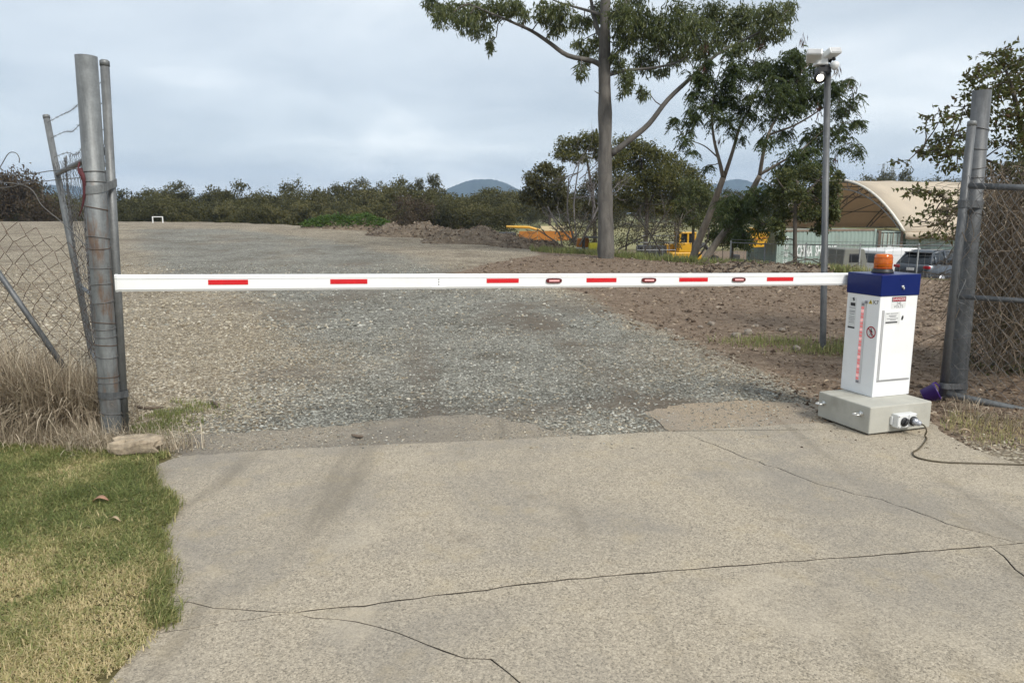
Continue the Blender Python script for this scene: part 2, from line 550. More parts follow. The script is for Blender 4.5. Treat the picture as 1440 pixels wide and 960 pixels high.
def spaced(a, lim0, step0, grow, lim1):
    out = [a]; s = step0
    while out[-1] < lim1:
        if out[-1] > lim0: s *= grow
        out.append(out[-1] + s)
    return np.array(out)


xs_p = spaced(0.0, 6.0, 0.11, 1.055, 2550)
xs = np.concatenate([-xs_p[:0:-1], xs_p])
ys_f = spaced(1.2, 12.0, 0.11, 1.032, 2550)
ys_b = 1.2 - spaced(0.3, 2.0, 0.4, 1.3, 300)[::-1]
ys = np.concatenate([ys_b, ys_f])
GX, GY = np.meshgrid(xs, ys)
gx, gy = GX.ravel(), GY.ravel()
gzv = terrain(gx, gy)

DRIVE_PX = [(150, 962), (236, 872), (232, 800), (222, 738), (246, 712), (218, 690), (212, 655), (255, 641), (650, 620), (1146, 598),
            (1310, 604), (1372, 632), (1440, 652)]
DRIVE = [gz(*q)[:2] for q in DRIVE_PX] + [gz(1600, 706)[:2], gz(1640, 772)[:2], np.array([5.5, -6]), np.array([-3.2, -6]), np.array([-1.75, 1.2])]
STRIP_PX = [(255, 641), (262, 610), (330, 606), (470, 596), (560, 586), (680, 580), (760, 598), (860, 612), (930, 596), (905, 575), (960, 566), (1050, 563), (1146, 572), (1146, 598), (650, 620)]
STRIP = [gz(*q)[:2] for q in STRIP_PX]
sd_drive = np.maximum(poly_sd(gx, gy, DRIVE), poly_sd(gx, gy, STRIP))
gzv = gzv - 0.11 * ss(0.05, 0.16, poly_sd(gx, gy, DRIVE)) - 0.02 * ss(0.10, 0.25, sd_drive)

GREY_PX = [(300, 640), (370, 570), (420, 520), (400, 450), (350, 415), (230, 385), (190, 350), (190, 322), (330, 322), (480, 340), (600, 362), (640, 385),
           (800, 418), (900, 458), (1000, 500), (1060, 525), (1160, 560), (1150, 640)]
DIRT_PX = [(1150, 620), (1150, 565), (1085, 525), (985, 482), (880, 448), (830, 415), (740, 396), (640, 384), (700, 368), (760, 358), (700, 342), (620, 334), (560, 326), (500, 322)]
GREY = [gp(*q)[:2] for q in GREY_PX]
DIRT = [gp(*q)[:2] for q in DIRT_PX]
DIRT += [np.array([DIRT[-1][0] - 1, DIRT[-1][1] + 25]), np.array([200, 60]), np.array([200, 4])]
GRASSL = [gz(*q)[:2] for q in [(255, 660), (215, 600), (130, 612), (-60, 600), (-500, 600)]] + [np.array([-12, 1]), np.array([-8, -4]), np.array([-1.2, -4]), np.array([-1.2, 2.2])]
# vegetated strips along the crest and the pole foot
strip_grass = np.exp(-((gy - yedge(gx) - 0.2) / 0.9) ** 2) * ss(-2, 3, gx) * 0.9
pole_xy = gz(1157, 490)[:2]
pg = np.exp(-(((gx - pole_xy[0] - 0.1) / 0.75) ** 2 + ((gy - pole_xy[1] + 0.1) / 0.45) ** 2)) * 0.75
feather = lambda sd, w: np.clip(0.5 + sd / (2 * w), 0, 1)
z_grey = feather(poly_sd(gx, gy, GREY), 0.9) * (0.45 + 1.0 * fbm(gx * 0.5, gy * 0.25))
z_dirt = feather(poly_sd(gx, gy, DIRT), 0.40 + 0.0 * gx)
z_dirt = np.maximum(z_dirt, ss(0.5, 2.5, gy - yedge(gx)))
z_grass = np.maximum.reduce([feather(poly_sd(gx, gy, GRASSL), 0.2), strip_grass, pg, 0.9 * ss(65, 72, gy)])
def mudf(gx, gy):
    tracks = 0.62 * np.exp(-((gx + 0.15 * gy - 0.2) / 0.22) ** 2) + 0.62 * np.exp(-((gx + 0.15 * gy - 2.1) / 0.25) ** 2)
    return np.clip(tracks * ss(17, 7, gy) + 0.75 * np.exp(-((gx - 0.1) / 0.75) ** 2 - ((gy - 6.0) / 0.35) ** 2) + 0.6 * np.exp(-((gx + 2.1) / 0.9) ** 2 - ((gy - 7.6) / 0.7) ** 2)
                + 0.75 * np.exp(-((gx - 1.4) / 0.9) ** 2 - ((gy - 6.35) / 0.25) ** 2) + 0.6 * ss(0.50, 0.66, fbm(gx * 0.6 + 31, gy * 0.6)) * ss(6, 9, gy), 0, 1)


z_mud = mudf(gx, gy)
attrs = {'z_grey': z_grey, 'z_dirt': z_dirt, 'z_grass': z_grass, 'z_mud': z_mud}

nxg, nyg = len(xs), len(ys)
ii, jj = np.meshgrid(np.arange(nxg - 1), np.arange(nyg - 1))
quad = np.stack([jj * nxg + ii, jj * nxg + ii + 1, (jj + 1) * nxg + ii + 1, (jj + 1) * nxg + ii], -1).reshape(-1, 4)
cx = gx[quad].mean(1); cy = gy[quad].mean(1)
zd = z_dirt[quad].mean(1); zg = z_grass[quad].mean(1)
is_field = (cy > 72)
is_yard = (~is_field) & (zd < 0.5) & (zg < 0.5) & (cy > 4.3) & (cy < yedge(cx) + 1.0) & (cx > -60)
is_ground = ~(is_field | is_yard)


def submesh(name, sel, mat):
    q = quad[sel]; used = np.unique(q); remap = np.full(len(gx), -1); remap[used] = np.arange(len(used))
    return raw_mesh(name, np.stack([gx, gy, gzv], 1)[used], remap[q], mat, {k: v[used] for k, v in attrs.items()}, True)


def field_mat():
    t = NT('pasture_grass'); p = t.pos()
    f = t.noise(0.35, 6, 0.7, p); g = t.noise(0.03, 3, 0.5, p)
    c = t.ramp(f, [(0.3, (0.13, 0.12, 0.05)), (0.55, (0.22, 0.20, 0.085)), (0.75, (0.30, 0.265, 0.13))])
    c = t.mix(t.sstep(g, 0.4, 0.65), c, (0.15, 0.155, 0.055))
    t.set(c, 0.95); return t.m


M_FIELD = field_mat()
tag(link('ground', submesh('ground', is_ground, M_TERR)), 'bare brown earth with sparse weeds around the gravel yard', None, kind='structure')
tag(link('gravel_yard', submesh('gravel_yard', is_yard, M_TERR)), 'crushed rock yard, grey in the middle and cream at the sides', None, kind='structure')
tag(link('grass_field', submesh('grass_field', is_field, M_FIELD)), 'pale yellow green paddock beyond the yard', None, kind='structure')

# ------------------------------------------------------------------ concrete driveway: slabs split along the joint and the cracks


def jag(pts, amp=0.006, step=0.07):
    P = [np.asarray(p, float)[:2] for p in pts]; out = [P[0]]
    r = random.Random(int(1000 * abs(P[0][0])) + 5)
    for a, b in zip(P[:-1], P[1:]):
        L = np.linalg.norm(b - a); n = max(1, int(L / step)); nrm = np.array([-(b - a)[1], (b - a)[0]]) / (L + 1e-9)
        for k in range(1, n + 1):
            q = a + (b - a) * k / n
            if k < n: q = q + nrm * r.gauss(0, amp)
            out.append(q)
    return out


g2 = lambda *q: gz(*q)[:2]
J1 = jag([g2(206, 893), g2(300, 877), g2(412, 861)], 0.003) + jag([g2(412, 861), g2(560, 843), g2(800, 813), g2(1000, 797), g2(1190, 783), g2(1392, 767)], 0.004)[1:]
J1b = jag([g2(1392, 767), g2(1432, 763)], 0.004) + jag([g2(1432, 763), g2(1600, 749)], 0.004)[1:]
i412 = len(jag([g2(206, 893), g2(300, 877), g2(412, 861)], 0.003)) - 1
CR_A = jag([g2(412, 861), g2(440, 868), g2(500, 873), g2(560, 889), g2(600, 905), g2(625, 915), g2(690, 926), g2(715, 945), g2(745, 972), g2(790, 1020)], 0.006)
CR_C = jag([g2(945, 605.5), g2(970, 612), g2(1003, 624), g2(1040, 640), g2(1105, 662), g2(1150, 680), g2(1240, 702), g2(1330, 735), g2(1432, 763)], 0.008)
CR_D = jag([g2(1392, 767), g2(1412, 782), g2(1428, 800), g2(1460, 822), g2(1540, 860)], 0.006)
CR_E = jag([g2(226, 842), g2(268, 846), g2(300, 854), g2(360, 858), g2(412, 861)], 0.006)
TOP = jag([g2(255, 641), g2(430, 629), g2(650, 620), g2(820, 612), g2(945, 605.5)], 0.006, 0.05)
TOPB = jag([g2(945, 605.5), g2(1146, 594), g2(1310, 592)], 0.004, 0.05)
LEFT_UP = jag([g2(226, 842), g2(231, 800), g2(222, 738), g2(246, 712), g2(218, 690), g2(212, 655), g2(255, 641)], 0.012)
LEFT_E = jag([g2(206, 893), g2(226, 868), g2(226, 842)], 0.008)
RIGHT = jag([g2(1310, 592), g2(1330, 610), g2(1372, 632), g2(1440, 654), g2(1600, 706)], 0.01)
far_r = gz(1640, 772)[:2]


def offset_in(poly, d):
    P = np.array(poly); n = len(P); area = 0.5 * np.sum(P[:, 0] * np.roll(P[:, 1], -1) - np.roll(P[:, 0], -1) * P[:, 1])
    if area < 0: P = P[::-1]
    keep = [0]
    for i in range(1, n):
        if np.linalg.norm(P[i] - P[keep[-1]]) > 1e-4: keep.append(i)
    P = P[keep]; n = len(P)
    T = np.roll(P, -1, 0) - P; T /= np.linalg.norm(T, axis=1)[:, None] + 1e-12
    N = np.stack([-T[:, 1], T[:, 0]], 1)
    m = N + np.roll(N, 1, 0); m /= np.linalg.norm(m, axis=1)[:, None] + 1e-9
    rj = np.random.default_rng(int(abs(P[0, 0]) * 1000) + n)
    return P + m * (d * rj.uniform(0.45, 1.55, (len(P), 1)) if d < 0.02 else d)


M_CRACK = simple('dirt_packed_edge', (0.055, 0.046, 0.036), 0.95, 0, 0.3, 30)
drive = thing('concrete_driveway', (0, 4, 0), 'pale exposed aggregate concrete driveway with joint and cracks', None); drive['kind'] = 'structure'


def slab(poly, mat, gap=0.004, z=0.0):
    P = offset_in(poly, gap); n = len(P); mb = MB()
    ins = offset_in(P, 0.0025)
    V = np.vstack([np.c_[ins, np.full(n, z)], np.c_[P, np.full(n, z - 0.002)], np.c_[P, np.full(n, z - 0.10)]])
    Fs = [tuple(range(n))]
    for a in (0, n):
        Fs += [(a + n + k, a + n + (k + 1) % n, a + (k + 1) % n, a + k) for k in range(n)]
    mb.add(V, Fs)
    o = part('slab', mb, mat, drive); o.data.materials.append(M_CRACK)
    for p_ in list(o.data.polygons)[1 + n:]: p_.material_index = 1
    return o


J1full = J1
J1low = [p - np.array([0, 0.004 * float(ss(-1.1, -0.3, p[0]))]) for p in J1full]
slab(J1full[:i412 + 1][::-1] + LEFT_E + CR_E[1:-1], M_SLAB, 0.0015)                                    # sliver at the left edge
jb = [p for p in J1b]
i1432 = len(jag([g2(1392, 767), g2(1432, 763)], 0.004)) - 1
slab(CR_E + J1full[i412 + 1:] + jb[1:i1432 + 1] + CR_C[::-1][1:] + [TOP[-1]] + TOP[::-1][1:] + LEFT_UP[::-1][1:-1], M_SLAB, 0.0036)
slab(CR_C + jb[i1432 + 1:] + RIGHT[::-1] + TOPB[::-1][1:], M_SLAB, 0.0036)
bl = [np.array([-1.75, 1.2]), np.array([-3.2, -6])]
slab(CR_A + [np.array([0.2, 1.4]), np.array([0.3, -6])] + bl[::-1] + [g2(150, 962)] + J1full[:i412 + 1], M_SLAB, 0.0025)
slab(J1low[i412:] + CR_D[1:] + [np.array([2.6, 1.6]), np.array([3.6, -6]), np.array([0.3, -6]), np.array([0.2, 1.4])] + CR_A[::-1][:-1], M_SLAB, 0.0036)
slab(jb + [far_r, np.array([5.5, -6]), np.array([3.6, -6]), np.array([2.6, 1.6])] + CR_D[::-1][:-1], M_SLAB, 0.0036)
# older, dirtier apron behind the joint
ap = jag([g2(255, 641), g2(250, 618), g2(262, 610), g2(330, 606), g2(470, 596), g2(560, 586), g2(680, 580), g2(760, 598), g2(820, 610)], 0.02)
slab(ap + [p for p in TOP[::-1] if g2(820, 612)[0] > p[0] > g2(257, 641)[0]], M_SLAB_OLD, 0.005, -0.009)
M_SLAB_TAN = concrete_mat('sandy_stained_concrete', (0.33, 0.265, 0.19), 0.7)
ap2 = jag([g2(945, 605.5), g2(930, 596), g2(905, 577), g2(960, 566), g2(1050, 561), g2(1146, 566), g2(1310, 584), g2(1310, 592)], 0.015)
slab(ap2 + TOPB[::-1][1:-1], M_SLAB_TAN, 0.005, -0.009)

# ------------------------------------------------------------------ scatter helpers


def scatter_stones(name, P, R, shade, mat, flat=0.6, seed=1):
    """irregular 8-faced stones, P (n,3) centres on the ground, R radii"""
    r = np.random.default_rng(seed); n = len(P)
    base = np.array([[1, 0, 0], [-1, 0, 0], [0, 1, 0], [0, -1, 0], [0, 0, 1], [0, 0, -1]], float)
    V = base[None] * (0.65 + 0.6 * r.random((n, 6, 1))) + r.normal(0, 0.18, (n, 6, 3))
    a = r.random(n) * 2 * PI; c, s = np.cos(a)[:, None], np.sin(a)[:, None]
    tlt = r.normal(0, 0.35, (n, 1))
    X = V[..., 0] * 1.15; Y = V[..., 1] * 0.9; Z = V[..., 2] * flat + tlt * V[..., 0] * 0.4
    V = np.stack([X * c - Y * s, X * s + Y * c, Z], -1) * R[:, None, None] + P[:, None, :]
    tri = np.array([[0, 2, 4], [2, 1, 4], [1, 3, 4], [3, 0, 4], [2, 0, 5], [1, 2, 5], [3, 1, 5], [0, 3, 5]])
    Fs = (tri[None] + 6 * np.arange(n)[:, None, None]).reshape(-1, 3)
    return raw_mesh(name, V.reshape(-1, 3), Fs, mat, {'shade': np.repeat(shade, 6)})


def blades(P, L, W, lean_dir, lean, shade, seed=2, segs=2):
    """bent grass blades: returns V, tris, shade"""
    r = np.random.default_rng(seed); n = len(P)
    side = np.stack([-lean_dir[:, 1], lean_dir[:, 0], np.zeros(n)], 1)
    rows = []
    for k in range(segs + 1):
        t = k / segs
        ang = lean * t
        h = L * np.where(lean > 1e-3, np.sin(ang) / np.maximum(lean, 1e-3), t)
        d = L * np.where(lean > 1e-3, (1 - np.cos(ang)) / np.maximum(lean, 1e-3), 0)
        c = P + np.stack([lean_dir[:, 0] * d, lean_dir[:, 1] * d, h], 1)
        w = W * (1 - 0.75 * t)
        if k < segs:
            rows += [c - side * w[:, None] / 2, c + side * w[:, None] / 2]
        else:
            rows += [c]
    V = np.stack(rows, 1); m = V.shape[1]
    tri = []
    for k in range(segs - 1):
        a = 2 * k; tri += [[a, a + 1, a + 3], [a, a + 3, a + 2]]
    a = 2 * (segs - 1); tri += [[a, a + 1, a + 2]]
    Fs = (np.array(tri)[None] + m * np.arange(n)[:, None, None]).reshape(-1, 3)
    return V.reshape(-1, 3), Fs, np.repeat(shade, m)


def leaves(C, D, L, W, shade, seed=3, fold=0.25):
    """folded lance-shaped leaves at C pointing along D"""
    r = np.random.default_rng(seed); n = len(C)
    D = D / (np.linalg.norm(D, axis=1)[:, None] + 1e-9)
    q = r.normal(size=(n, 3)); S = np.cross(D, q); S /= np.linalg.norm(S, axis=1)[:, None] + 1e-9
    U = np.cross(S, D)
    L = L[:, None]; W = W[:, None]
    V = np.stack([C, C + D * L * 0.42 + S * W / 2 + U * W * fold, C + D * L * 0.42 - S * W / 2 + U * W * fold, C + D * L + U * W * -0.3], 1)
    tri = np.array([[0, 1, 3], [0, 3, 2]])
    Fs = (tri[None] + 4 * np.arange(n)[:, None, None]).reshape(-1, 3)
    return V.reshape(-1, 3), Fs, np.repeat(shade, 4)


def merge(parts):
    Vs, Fs, Ss, o = [], [], [], 0
    for V, f, s in parts:
        Vs.append(V); Fs.append(f + o); Ss.append(s); o += len(V)
    return np.vstack(Vs), np.vstack(Fs), np.concatenate(Ss)


def samp(n, x0, x1, y0, y1, dens=None, seed=0):
    r = np.random.default_rng(seed)
    x = r.uniform(x0, x1, n); y = r.uniform(y0, y1, n)
    if dens is not None:
        k = r.random(n) < dens(x, y); x, y = x[k], y[k]
    return x, y


def stone_mat():
    t = NT('crushed_rock'); a = t.attr('shade')
    # 0..1 grey blue stones, 1..2 cream stones, 2..3 brown clods
    g = t.ramp(t.math('FRACT', a), [(0.0, (0.10, 0.099, 0.086)), (0.5, (0.234, 0.231, 0.20)), (0.85, (0.345, 0.34, 0.298)), (0.99, (0.48, 0.47, 0.42))])
    c = t.ramp(t.math('FRACT', a), [(0.0, (0.17, 0.135, 0.09)), (0.5, (0.33, 0.285, 0.21)), (0.85, (0.43, 0.38, 0.29)), (0.99, (0.58, 0.53, 0.44))])
    b = t.ramp(t.math('FRACT', a), [(0.0, (0.055, 0.038, 0.027)), (0.6, (0.165, 0.122, 0.087)), (0.9, (0.29, 0.228, 0.165)), (0.99, (0.42, 0.36, 0.29))])
    col = t.mix(t.math('GREATER_THAN', a, 1.0), g, c); col = t.mix(t.math('GREATER_THAN', a, 2.0), col, b)
    t.set(col, 0.9); t.b.inputs['Specular IOR Level'].default_value = 0.2
    return t.m


M_STONE = stone_mat()


def zones(x, y):
    g = feather(poly_sd(x, y, GREY), 0.6); d = feather(poly_sd(x, y, DIRT), 0.5); gr = feather(poly_sd(x, y, GRASSL), 0.1)
    on = np.maximum(poly_sd(x, y, DRIVE), poly_sd(x, y, STRIP))
    return g, d, gr, on


def gravel(name, n, y0, y1, r0, r1, seed, label):
    r = np.random.default_rng(seed)
    y = y0 + (y1 - y0) * r.random(n) ** 1.25
    x = (r.random(n) * 2 - 1) * (0.75 * y + 0.6)
    g, d, gr, on = zones(x, y)
    keep = (y < yedge(x)) & (gr < 0.6) & (r.random(n) > d * 0.86)
    # stones spill a little over the apron and the drive
    spill = np.exp(-np.maximum(on, 0) / 0.30) * np.where(x > 0.2, 1, 0.55) * (0.25 + fbm(x * 2.3, y * 2.3))
    onD = poly_sd(x, y, DRIVE)
    keep &= (on < 0.0) | (r.random(n) < np.where(onD > 0, spill * 0.16, np.clip(0.10 + spill * 1.1, 0, 1)))
    mudm = fbm(x * 0.9, y * 0.5)
    keep &= r.random(n) < (0.35 + 1.3 * mudm) * (1 - 0.85 * np.clip(mudf(x, y) * (0.4 + 1.3 * fbm(x * 3, y * 3)), 0, 1))
    x, y, g, d, on = x[keep], y[keep], g[keep], d[keep], on[keep]; n = len(x); rr = np.random.default_rng(seed + 1)
    rad = (r0 + (r1 - r0) * rr.random(n) ** 2.2) * np.where(on > 0, 0.6, 1)
    isg = rr.random(n) < np.clip(feather(poly_sd(x, y, GREY), 0.9) * 1.1 - 0.08 + (fbm(x * 1.1, y * 0.7) - 0.47) * 1.2, 0.04, 0.9)
    isd = rr.random(n) < d * 1.3
    shade = rr.random(n) * 0.99 + np.where(isd, 2, np.where(isg, 0, 1))
    z = np.where(poly_sd(x, y, DRIVE) > 0.0, 0.0, np.where(on > 0.0, -0.009, terrain(x, y))) + rad * 0.22
    tag(link(name, scatter_stones(name, np.stack([x, y, z], 1), rad, shade, M_STONE, seed=seed)), label, 'gravel', kind='stuff')


gravel('gravel_stones', 80000, 5.0, 10.5, 0.006, 0.019, 11, 'loose crushed grey and cream gravel just behind the concrete')
gravel('gravel_stones', 34000, 10.5, 24.0, 0.012, 0.034, 12, 'coarser looking loose gravel over the middle of the yard')


# earth clods, bark and leaf litter on the bare ground to the right
def litter_mat():
    t = NT('leaf_litter'); a = t.attr('shade')
    t.set(t.ramp(a, [(0.0, (0.06, 0.035, 0.02)), (0.5, (0.16, 0.10, 0.06)), (0.8, (0.28, 0.20, 0.13)), (1.0, (0.42, 0.34, 0.24))]), 0.9)
    return t.m


M_LITTER = litter_mat()
n = 17000; r = np.random.default_rng(21)
y = 5.8 + 22 * r.random(n) ** 1.3; x = r.uniform(-0.05, 1.0, n) * (0.85 * y + 0.5)
g, d, gr, on = zones(x, y)
k = (r.random(n) < d * 1.1) & (on < 0) & (y < yedge(x) + 0.5) & (r.random(n) < 0.25 + 1.4 * fbm(x * 1.2, y * 0.8)); x, y = x[k], y[k]; n = len(x)
rad = (0.006 + 0.030 * r.random(n) ** 5) * (0.8 + y * 0.05)
tag(link('earth_clods', scatter_stones('earth_clods', np.stack([x, y, terrain(x, y) + rad * 0.2], 1), rad, 2 + 0.98 * r.random(n), M_STONE, 0.7, 23)),
    'brown earth clods strewn over the bare ground behind the barrier', 'earth', kind='stuff')
n = 15000
y = 5.6 + 25 * r.random(n) ** 1.3; x = r.uniform(-0.1, 1.0, n) * (0.85 * y + 0.5)
g, d, gr, on = zones(x, y)
k = (r.random(n) < d) & (on < -0.02) & (y < yedge(x) + 1.0) & (r.random(n) < 0.2 + 1.3 * fbm(x * 0.9 + 9, y * 0.6)); x, y = x[k], y[k]; n = len(x)
az = r.random(n) * 2 * PI
V, Fs, S = leaves(np.stack([x, y, terrain(x, y) + 0.012 + 0.02 * r.random(n)], 1), np.stack([np.cos(az), np.sin(az), r.normal(0, 0.25, n)], 1),
                  (0.03 + 0.05 * r.random(n)) * (0.8 + y * 0.03), 0.007 + 0.013 * r.random(n), r.random(n), 5)
tag(link('leaf_litter', raw_mesh('leaf_litter', V, Fs, M_LITTER, {'shade': S})), 'dry leaf and bark litter on the brown earth', 'leaf litter', kind='stuff')

# ------------------------------------------------------------------ grass verge
M_GRASS = leafmat('lawn_grass', [(0.085, 0.118, 0.03), (0.175, 0.205, 0.065), (0.31, 0.295, 0.12), (0.56, 0.46, 0.26)], 0.25, 0.6)
M_STRAW = leafmat('dry_straw', [(0.13, 0.10, 0.068), (0.29, 0.232, 0.165), (0.44, 0.37, 0.27), (0.58, 0.50, 0.385)], 0.15, 0.75)


def lawn(n, x0, x1, y0, y1, inside, seed, hmin, hmax, wid, dryness, lean=1.2):
    r = np.random.default_rng(seed)
    x = r.uniform(x0, x1, n); y = r.uniform(y0, y1, n); k = inside(x, y) > r.random(n); x, y = x[k], y[k]; n = len(x)
    a = r.random(n) * 2 * PI; dirv = np.stack([np.cos(a), np.sin(a)], 1)
    clump = fbm(x * 3.1, y * 3.1)
    L = (hmin + (hmax - hmin) * r.random(n)) * (0.3 + 1.5 * clump)
    dry = np.clip(dryness(x, y) + r.normal(0, 0.2, n), 0, 1)
    L = L * (1.1 - 0.45 * dry)
    sh = np.clip(0.04 + dry * 0.95 + r.normal(0, 0.17, n), 0, 1)
    return blades(np.stack([x, y, np.full(n, -0.004) + 0 * x], 1), L, wid * (0.6 + 0.8 * r.random(n)), dirv, np.abs(r.normal(lean * 0.75, 0.45, n)) + 0.1, sh, seed)


tuft_px = [(40, 640), (20, 660), (80, 690), (150, 665), (180, 700), (215, 715), (230, 700), (180, 740), (205, 760), (40, 720), (100, 740), (215, 790), (195, 655), (120, 650)]
tuft = [gz(*q)[:2] for q in tuft_px]


def tuftness(x, y):
    f = np.zeros_like(x)
    for t_ in tuft: f = np.maximum(f, np.exp(-(((x - t_[0]) ** 2 + (y - t_[1]) ** 2) / 0.14 ** 2)))
    return f


VER = [gz(*q)[:2] for q in [(146, 970), (232, 878), (222, 860), (228, 812), (218, 745), (243, 712), (212, 690), (206, 652), (230, 640), (150, 628), (-60, 612), (-420, 612)]] + [np.array([-7.0, 1.5]), np.array([-7.0, -2.0]), np.array([-2.2, -2.0]), np.array([-1.72, 1.3])]


def verge_in(x, y):
    return ss(-0.05, 0.05, poly_sd(x, y, VER) + (fbm(x * 6, y * 6) - 0.47) * 0.26)


def dry_lower(x, y):
    patch = fbm(x * 1.3 + 4, y * 1.3)
    return np.clip(0.38 + 0.30 * ss(3.9, 2.6, y) + (patch - 0.47) * 1.7 + (fbm(x * 7, y * 7) - 0.47) * 1.2 + 0.15 * ss(4.6, 5.0, y), 0.02, 0.97)


INV = lambda x, y: ((x > -0.74 * y - 0.25)).astype(float)
G = [lawn(170000, -4.2, -1.25, 2.2, 5.05, lambda x, y: verge_in(x, y) * INV(x, y), 31, 0.03, 0.08, 0.0058, dry_lower, 2.6),
     lawn(34000, -4.2, -1.5, 3.0, 5.05, lambda x, y: verge_in(x, y) * INV(x, y) * tuftness(x, y), 32, 0.03, 0.075, 0.0075, lambda x, y: 0.22 + 0.6 * fbm(x * 9, y * 9), 2.2),
     lawn(36000, -4.2, -1.4, 2.2, 5.0, lambda x, y: verge_in(x, y) * INV(x, y) * 0.6, 33, 0.03, 0.09, 0.0045, lambda x, y: 1.0 + 0 * x, 2.9)]
G.append(lawn(150000, -7.0, -1.3, -2.0, 5.05, lambda x, y: verge_in(x, y) * (1 - INV(x, y)), 34, 0.03, 0.09, 0.013, dry_lower, 2.3))
G.append(lawn(40000, -2.4, -1.3, -2.0, 2.25, lambda x, y: verge_in(x, y) * INV(x, y), 35, 0.03, 0.08, 0.010, dry_lower, 2.3))
# runners creeping over the slab edge
re_ = np.random.default_rng(37); RP = []
for q_ in range(260):
    e_ = VER[1 + re_.integers(0, 7)]; e2 = VER[2 + re_.integers(0, 6)]; f_ = re_.random(); k_ = re_.integers(1, 7); a_, b_ = VER[k_], VER[k_ + 1]; RP.append(a_ + (b_ - a_) * f_)
RP = np.array(RP); RP = np.repeat(RP, 14, 0) + re_.normal(0, 0.03, (260 * 14, 2)); nr = len(RP); ar = re_.normal(0.1, 0.9, nr)
G.append(blades(np.stack([RP[:, 0], RP[:, 1], np.full(nr, 0.001)], 1), 0.025 + 0.055 * re_.random(nr), 0.004 + 0.004 * re_.random(nr), np.stack([np.cos(ar), np.sin(ar)], 1), np.abs(re_.normal(1.6, 0.5, nr)), np.clip(re_.normal(0.35, 0.25, nr), 0, 1), 38))
# the fringe that creeps over the slab edge
V, Fs, S = merge(G)
tag(link('grass_verge', raw_mesh('grass_verge', V, Fs, M_GRASS, {'shade': S})), 'short green and straw coloured lawn grass left of the driveway', 'grass', kind='stuff')

W1 = [lawn(15000, -3.0, -1.9, 5.0, 6.4, lambda x, y: np.exp(-(((x - gz(215, 590)[0]) / 0.30) ** 2 + ((y - gz(215, 590)[1]) / 0.55) ** 2)) * np.clip(fbm(x * 6, y * 6) * 5 - 2.1, 0, 1), 41, 0.02, 0.065, 0.006, lambda x, y: 0.15 + 0 * x, 1.5)]
V, Fs, S = merge(W1)
tag(link('weed_patch', raw_mesh('weed_patch', V, Fs, M_GRASS, {'shade': S})), 'sparse green weeds in the cream gravel right of the left gate post', 'weeds', kind='stuff')
pb = gz(1157, 490)
W2 = [lawn(9000, pb[0] - 1.3, pb[0] + 1.3, pb[1] - 0.7, pb[1] + 0.9, lambda x, y: np.exp(-(((x - pb[0] - 0.12) / 0.45) ** 2 + ((y - pb[1] + 0.02) / 0.3) ** 2)) + 0.7 * np.exp(-(((x - pb[0] + 0.55) / 0.5) ** 2 + ((y - pb[1] - 0.45) / 0.25) ** 2)), 42, 0.03, 0.12, 0.010, lambda x, y: 0.08 + 0.25 * fbm(x * 4, y * 4), 1.1)]
V, Fs, S = merge(W2)
tag(link('weed_patch', raw_mesh('weed_patch', V, Fs, M_GRASS, {'shade': S})), 'bright green weeds around the foot of the camera pole', 'weeds', kind='stuff')
rg = [gz(*q)[:2] for q in [(1318, 600), (1330, 575), (1440, 590), (1700, 640), (1700, 730), (1440, 648), (1380, 628)]]
W3 = [lawn(16000, 2.9, 5.6, 4.2, 6.4, lambda x, y: ss(-0.02, 0.08, poly_sd(x, y, rg)) * np.clip(fbm(x * 3, y * 3) * 2.4 - 0.55, 0, 1), 43, 0.02, 0.07, 0.005, lambda x, y: 0.25 + 0.9 * fbm(x * 2 + 3, y * 2), 1.6)]
V, Fs, S = merge(W3)
tag(link('weed_patch', raw_mesh('weed_patch', V, Fs, M_GRASS, {'shade': S})), 'thin half dry grass between the right gate and the concrete edge', 'weeds', kind='stuff')

# crest strip of green grass behind the yard


def crest_grass(seed, n, x0, x1, off, sd, h0, h1, dryf, label):
    r = np.random.default_rng(seed); x = r.uniform(x0, x1, n); y = yedge(x) + r.normal(off, sd, n)
    a = r.random(n) * 2 * PI
    k = fbm(x * 0.8, y * 0.8) > 0.36; x, y, a = x[k], y[k], a[k]; n = len(x)
    V, Fs, S = blades(np.stack([x, y, terrain(x, y)], 1), h0 + (h1 - h0) * r.random(n), 0.022 + 0.02 * r.random(n), np.stack([np.cos(a), np.sin(a)], 1), np.abs(r.normal(0.8, 0.4, n)) + 0.1,
                      np.clip(dryf + r.normal(0, 0.2, n), 0, 1), seed)
    tag(link('verge_grass', raw_mesh('verge_grass', V, Fs, M_GRASS, {'shade': S})), label, 'grass', kind='stuff')


crest_grass(51, 9000, 0.8, 9.2, -0.6, 0.55, 0.08, 0.34, 0.15, 'green grass strip along the yard edge behind the gum tree')
crest_grass(52, 2200, 8.3, 9.8, 0.2, 0.5, 0.08, 0.32, 0.45, 'dry grass and weeds along the wire fence at the yard edge')

# long dead grass at the foot of the left fence


def straw(n, cxy, sx, sy, seed, h0, h1, w, shade0=0.5):
    r = np.random.default_rng(seed)
    x = cxy[0] + r.normal(0, sx, n); y = cxy[1] + r.normal(0, sy, n)
    a = r.normal(-PI / 2, 1.3, n)
    V, Fs, S = blades(np.stack([x, y, terrain(x, y) + 0.02 * r.random(n)], 1), h0 + (h1 - h0) * r.random(n), w * (0.6 + 0.8 * r.random(n)), np.stack([np.cos(a), np.sin(a)], 1),
                      np.clip(np.abs(r.normal(1.5, 0.7, n)), 0.2, 3.0), np.clip(r.normal(shade0, 0.28, n), 0, 1), seed, 5)
    return V, Fs, S


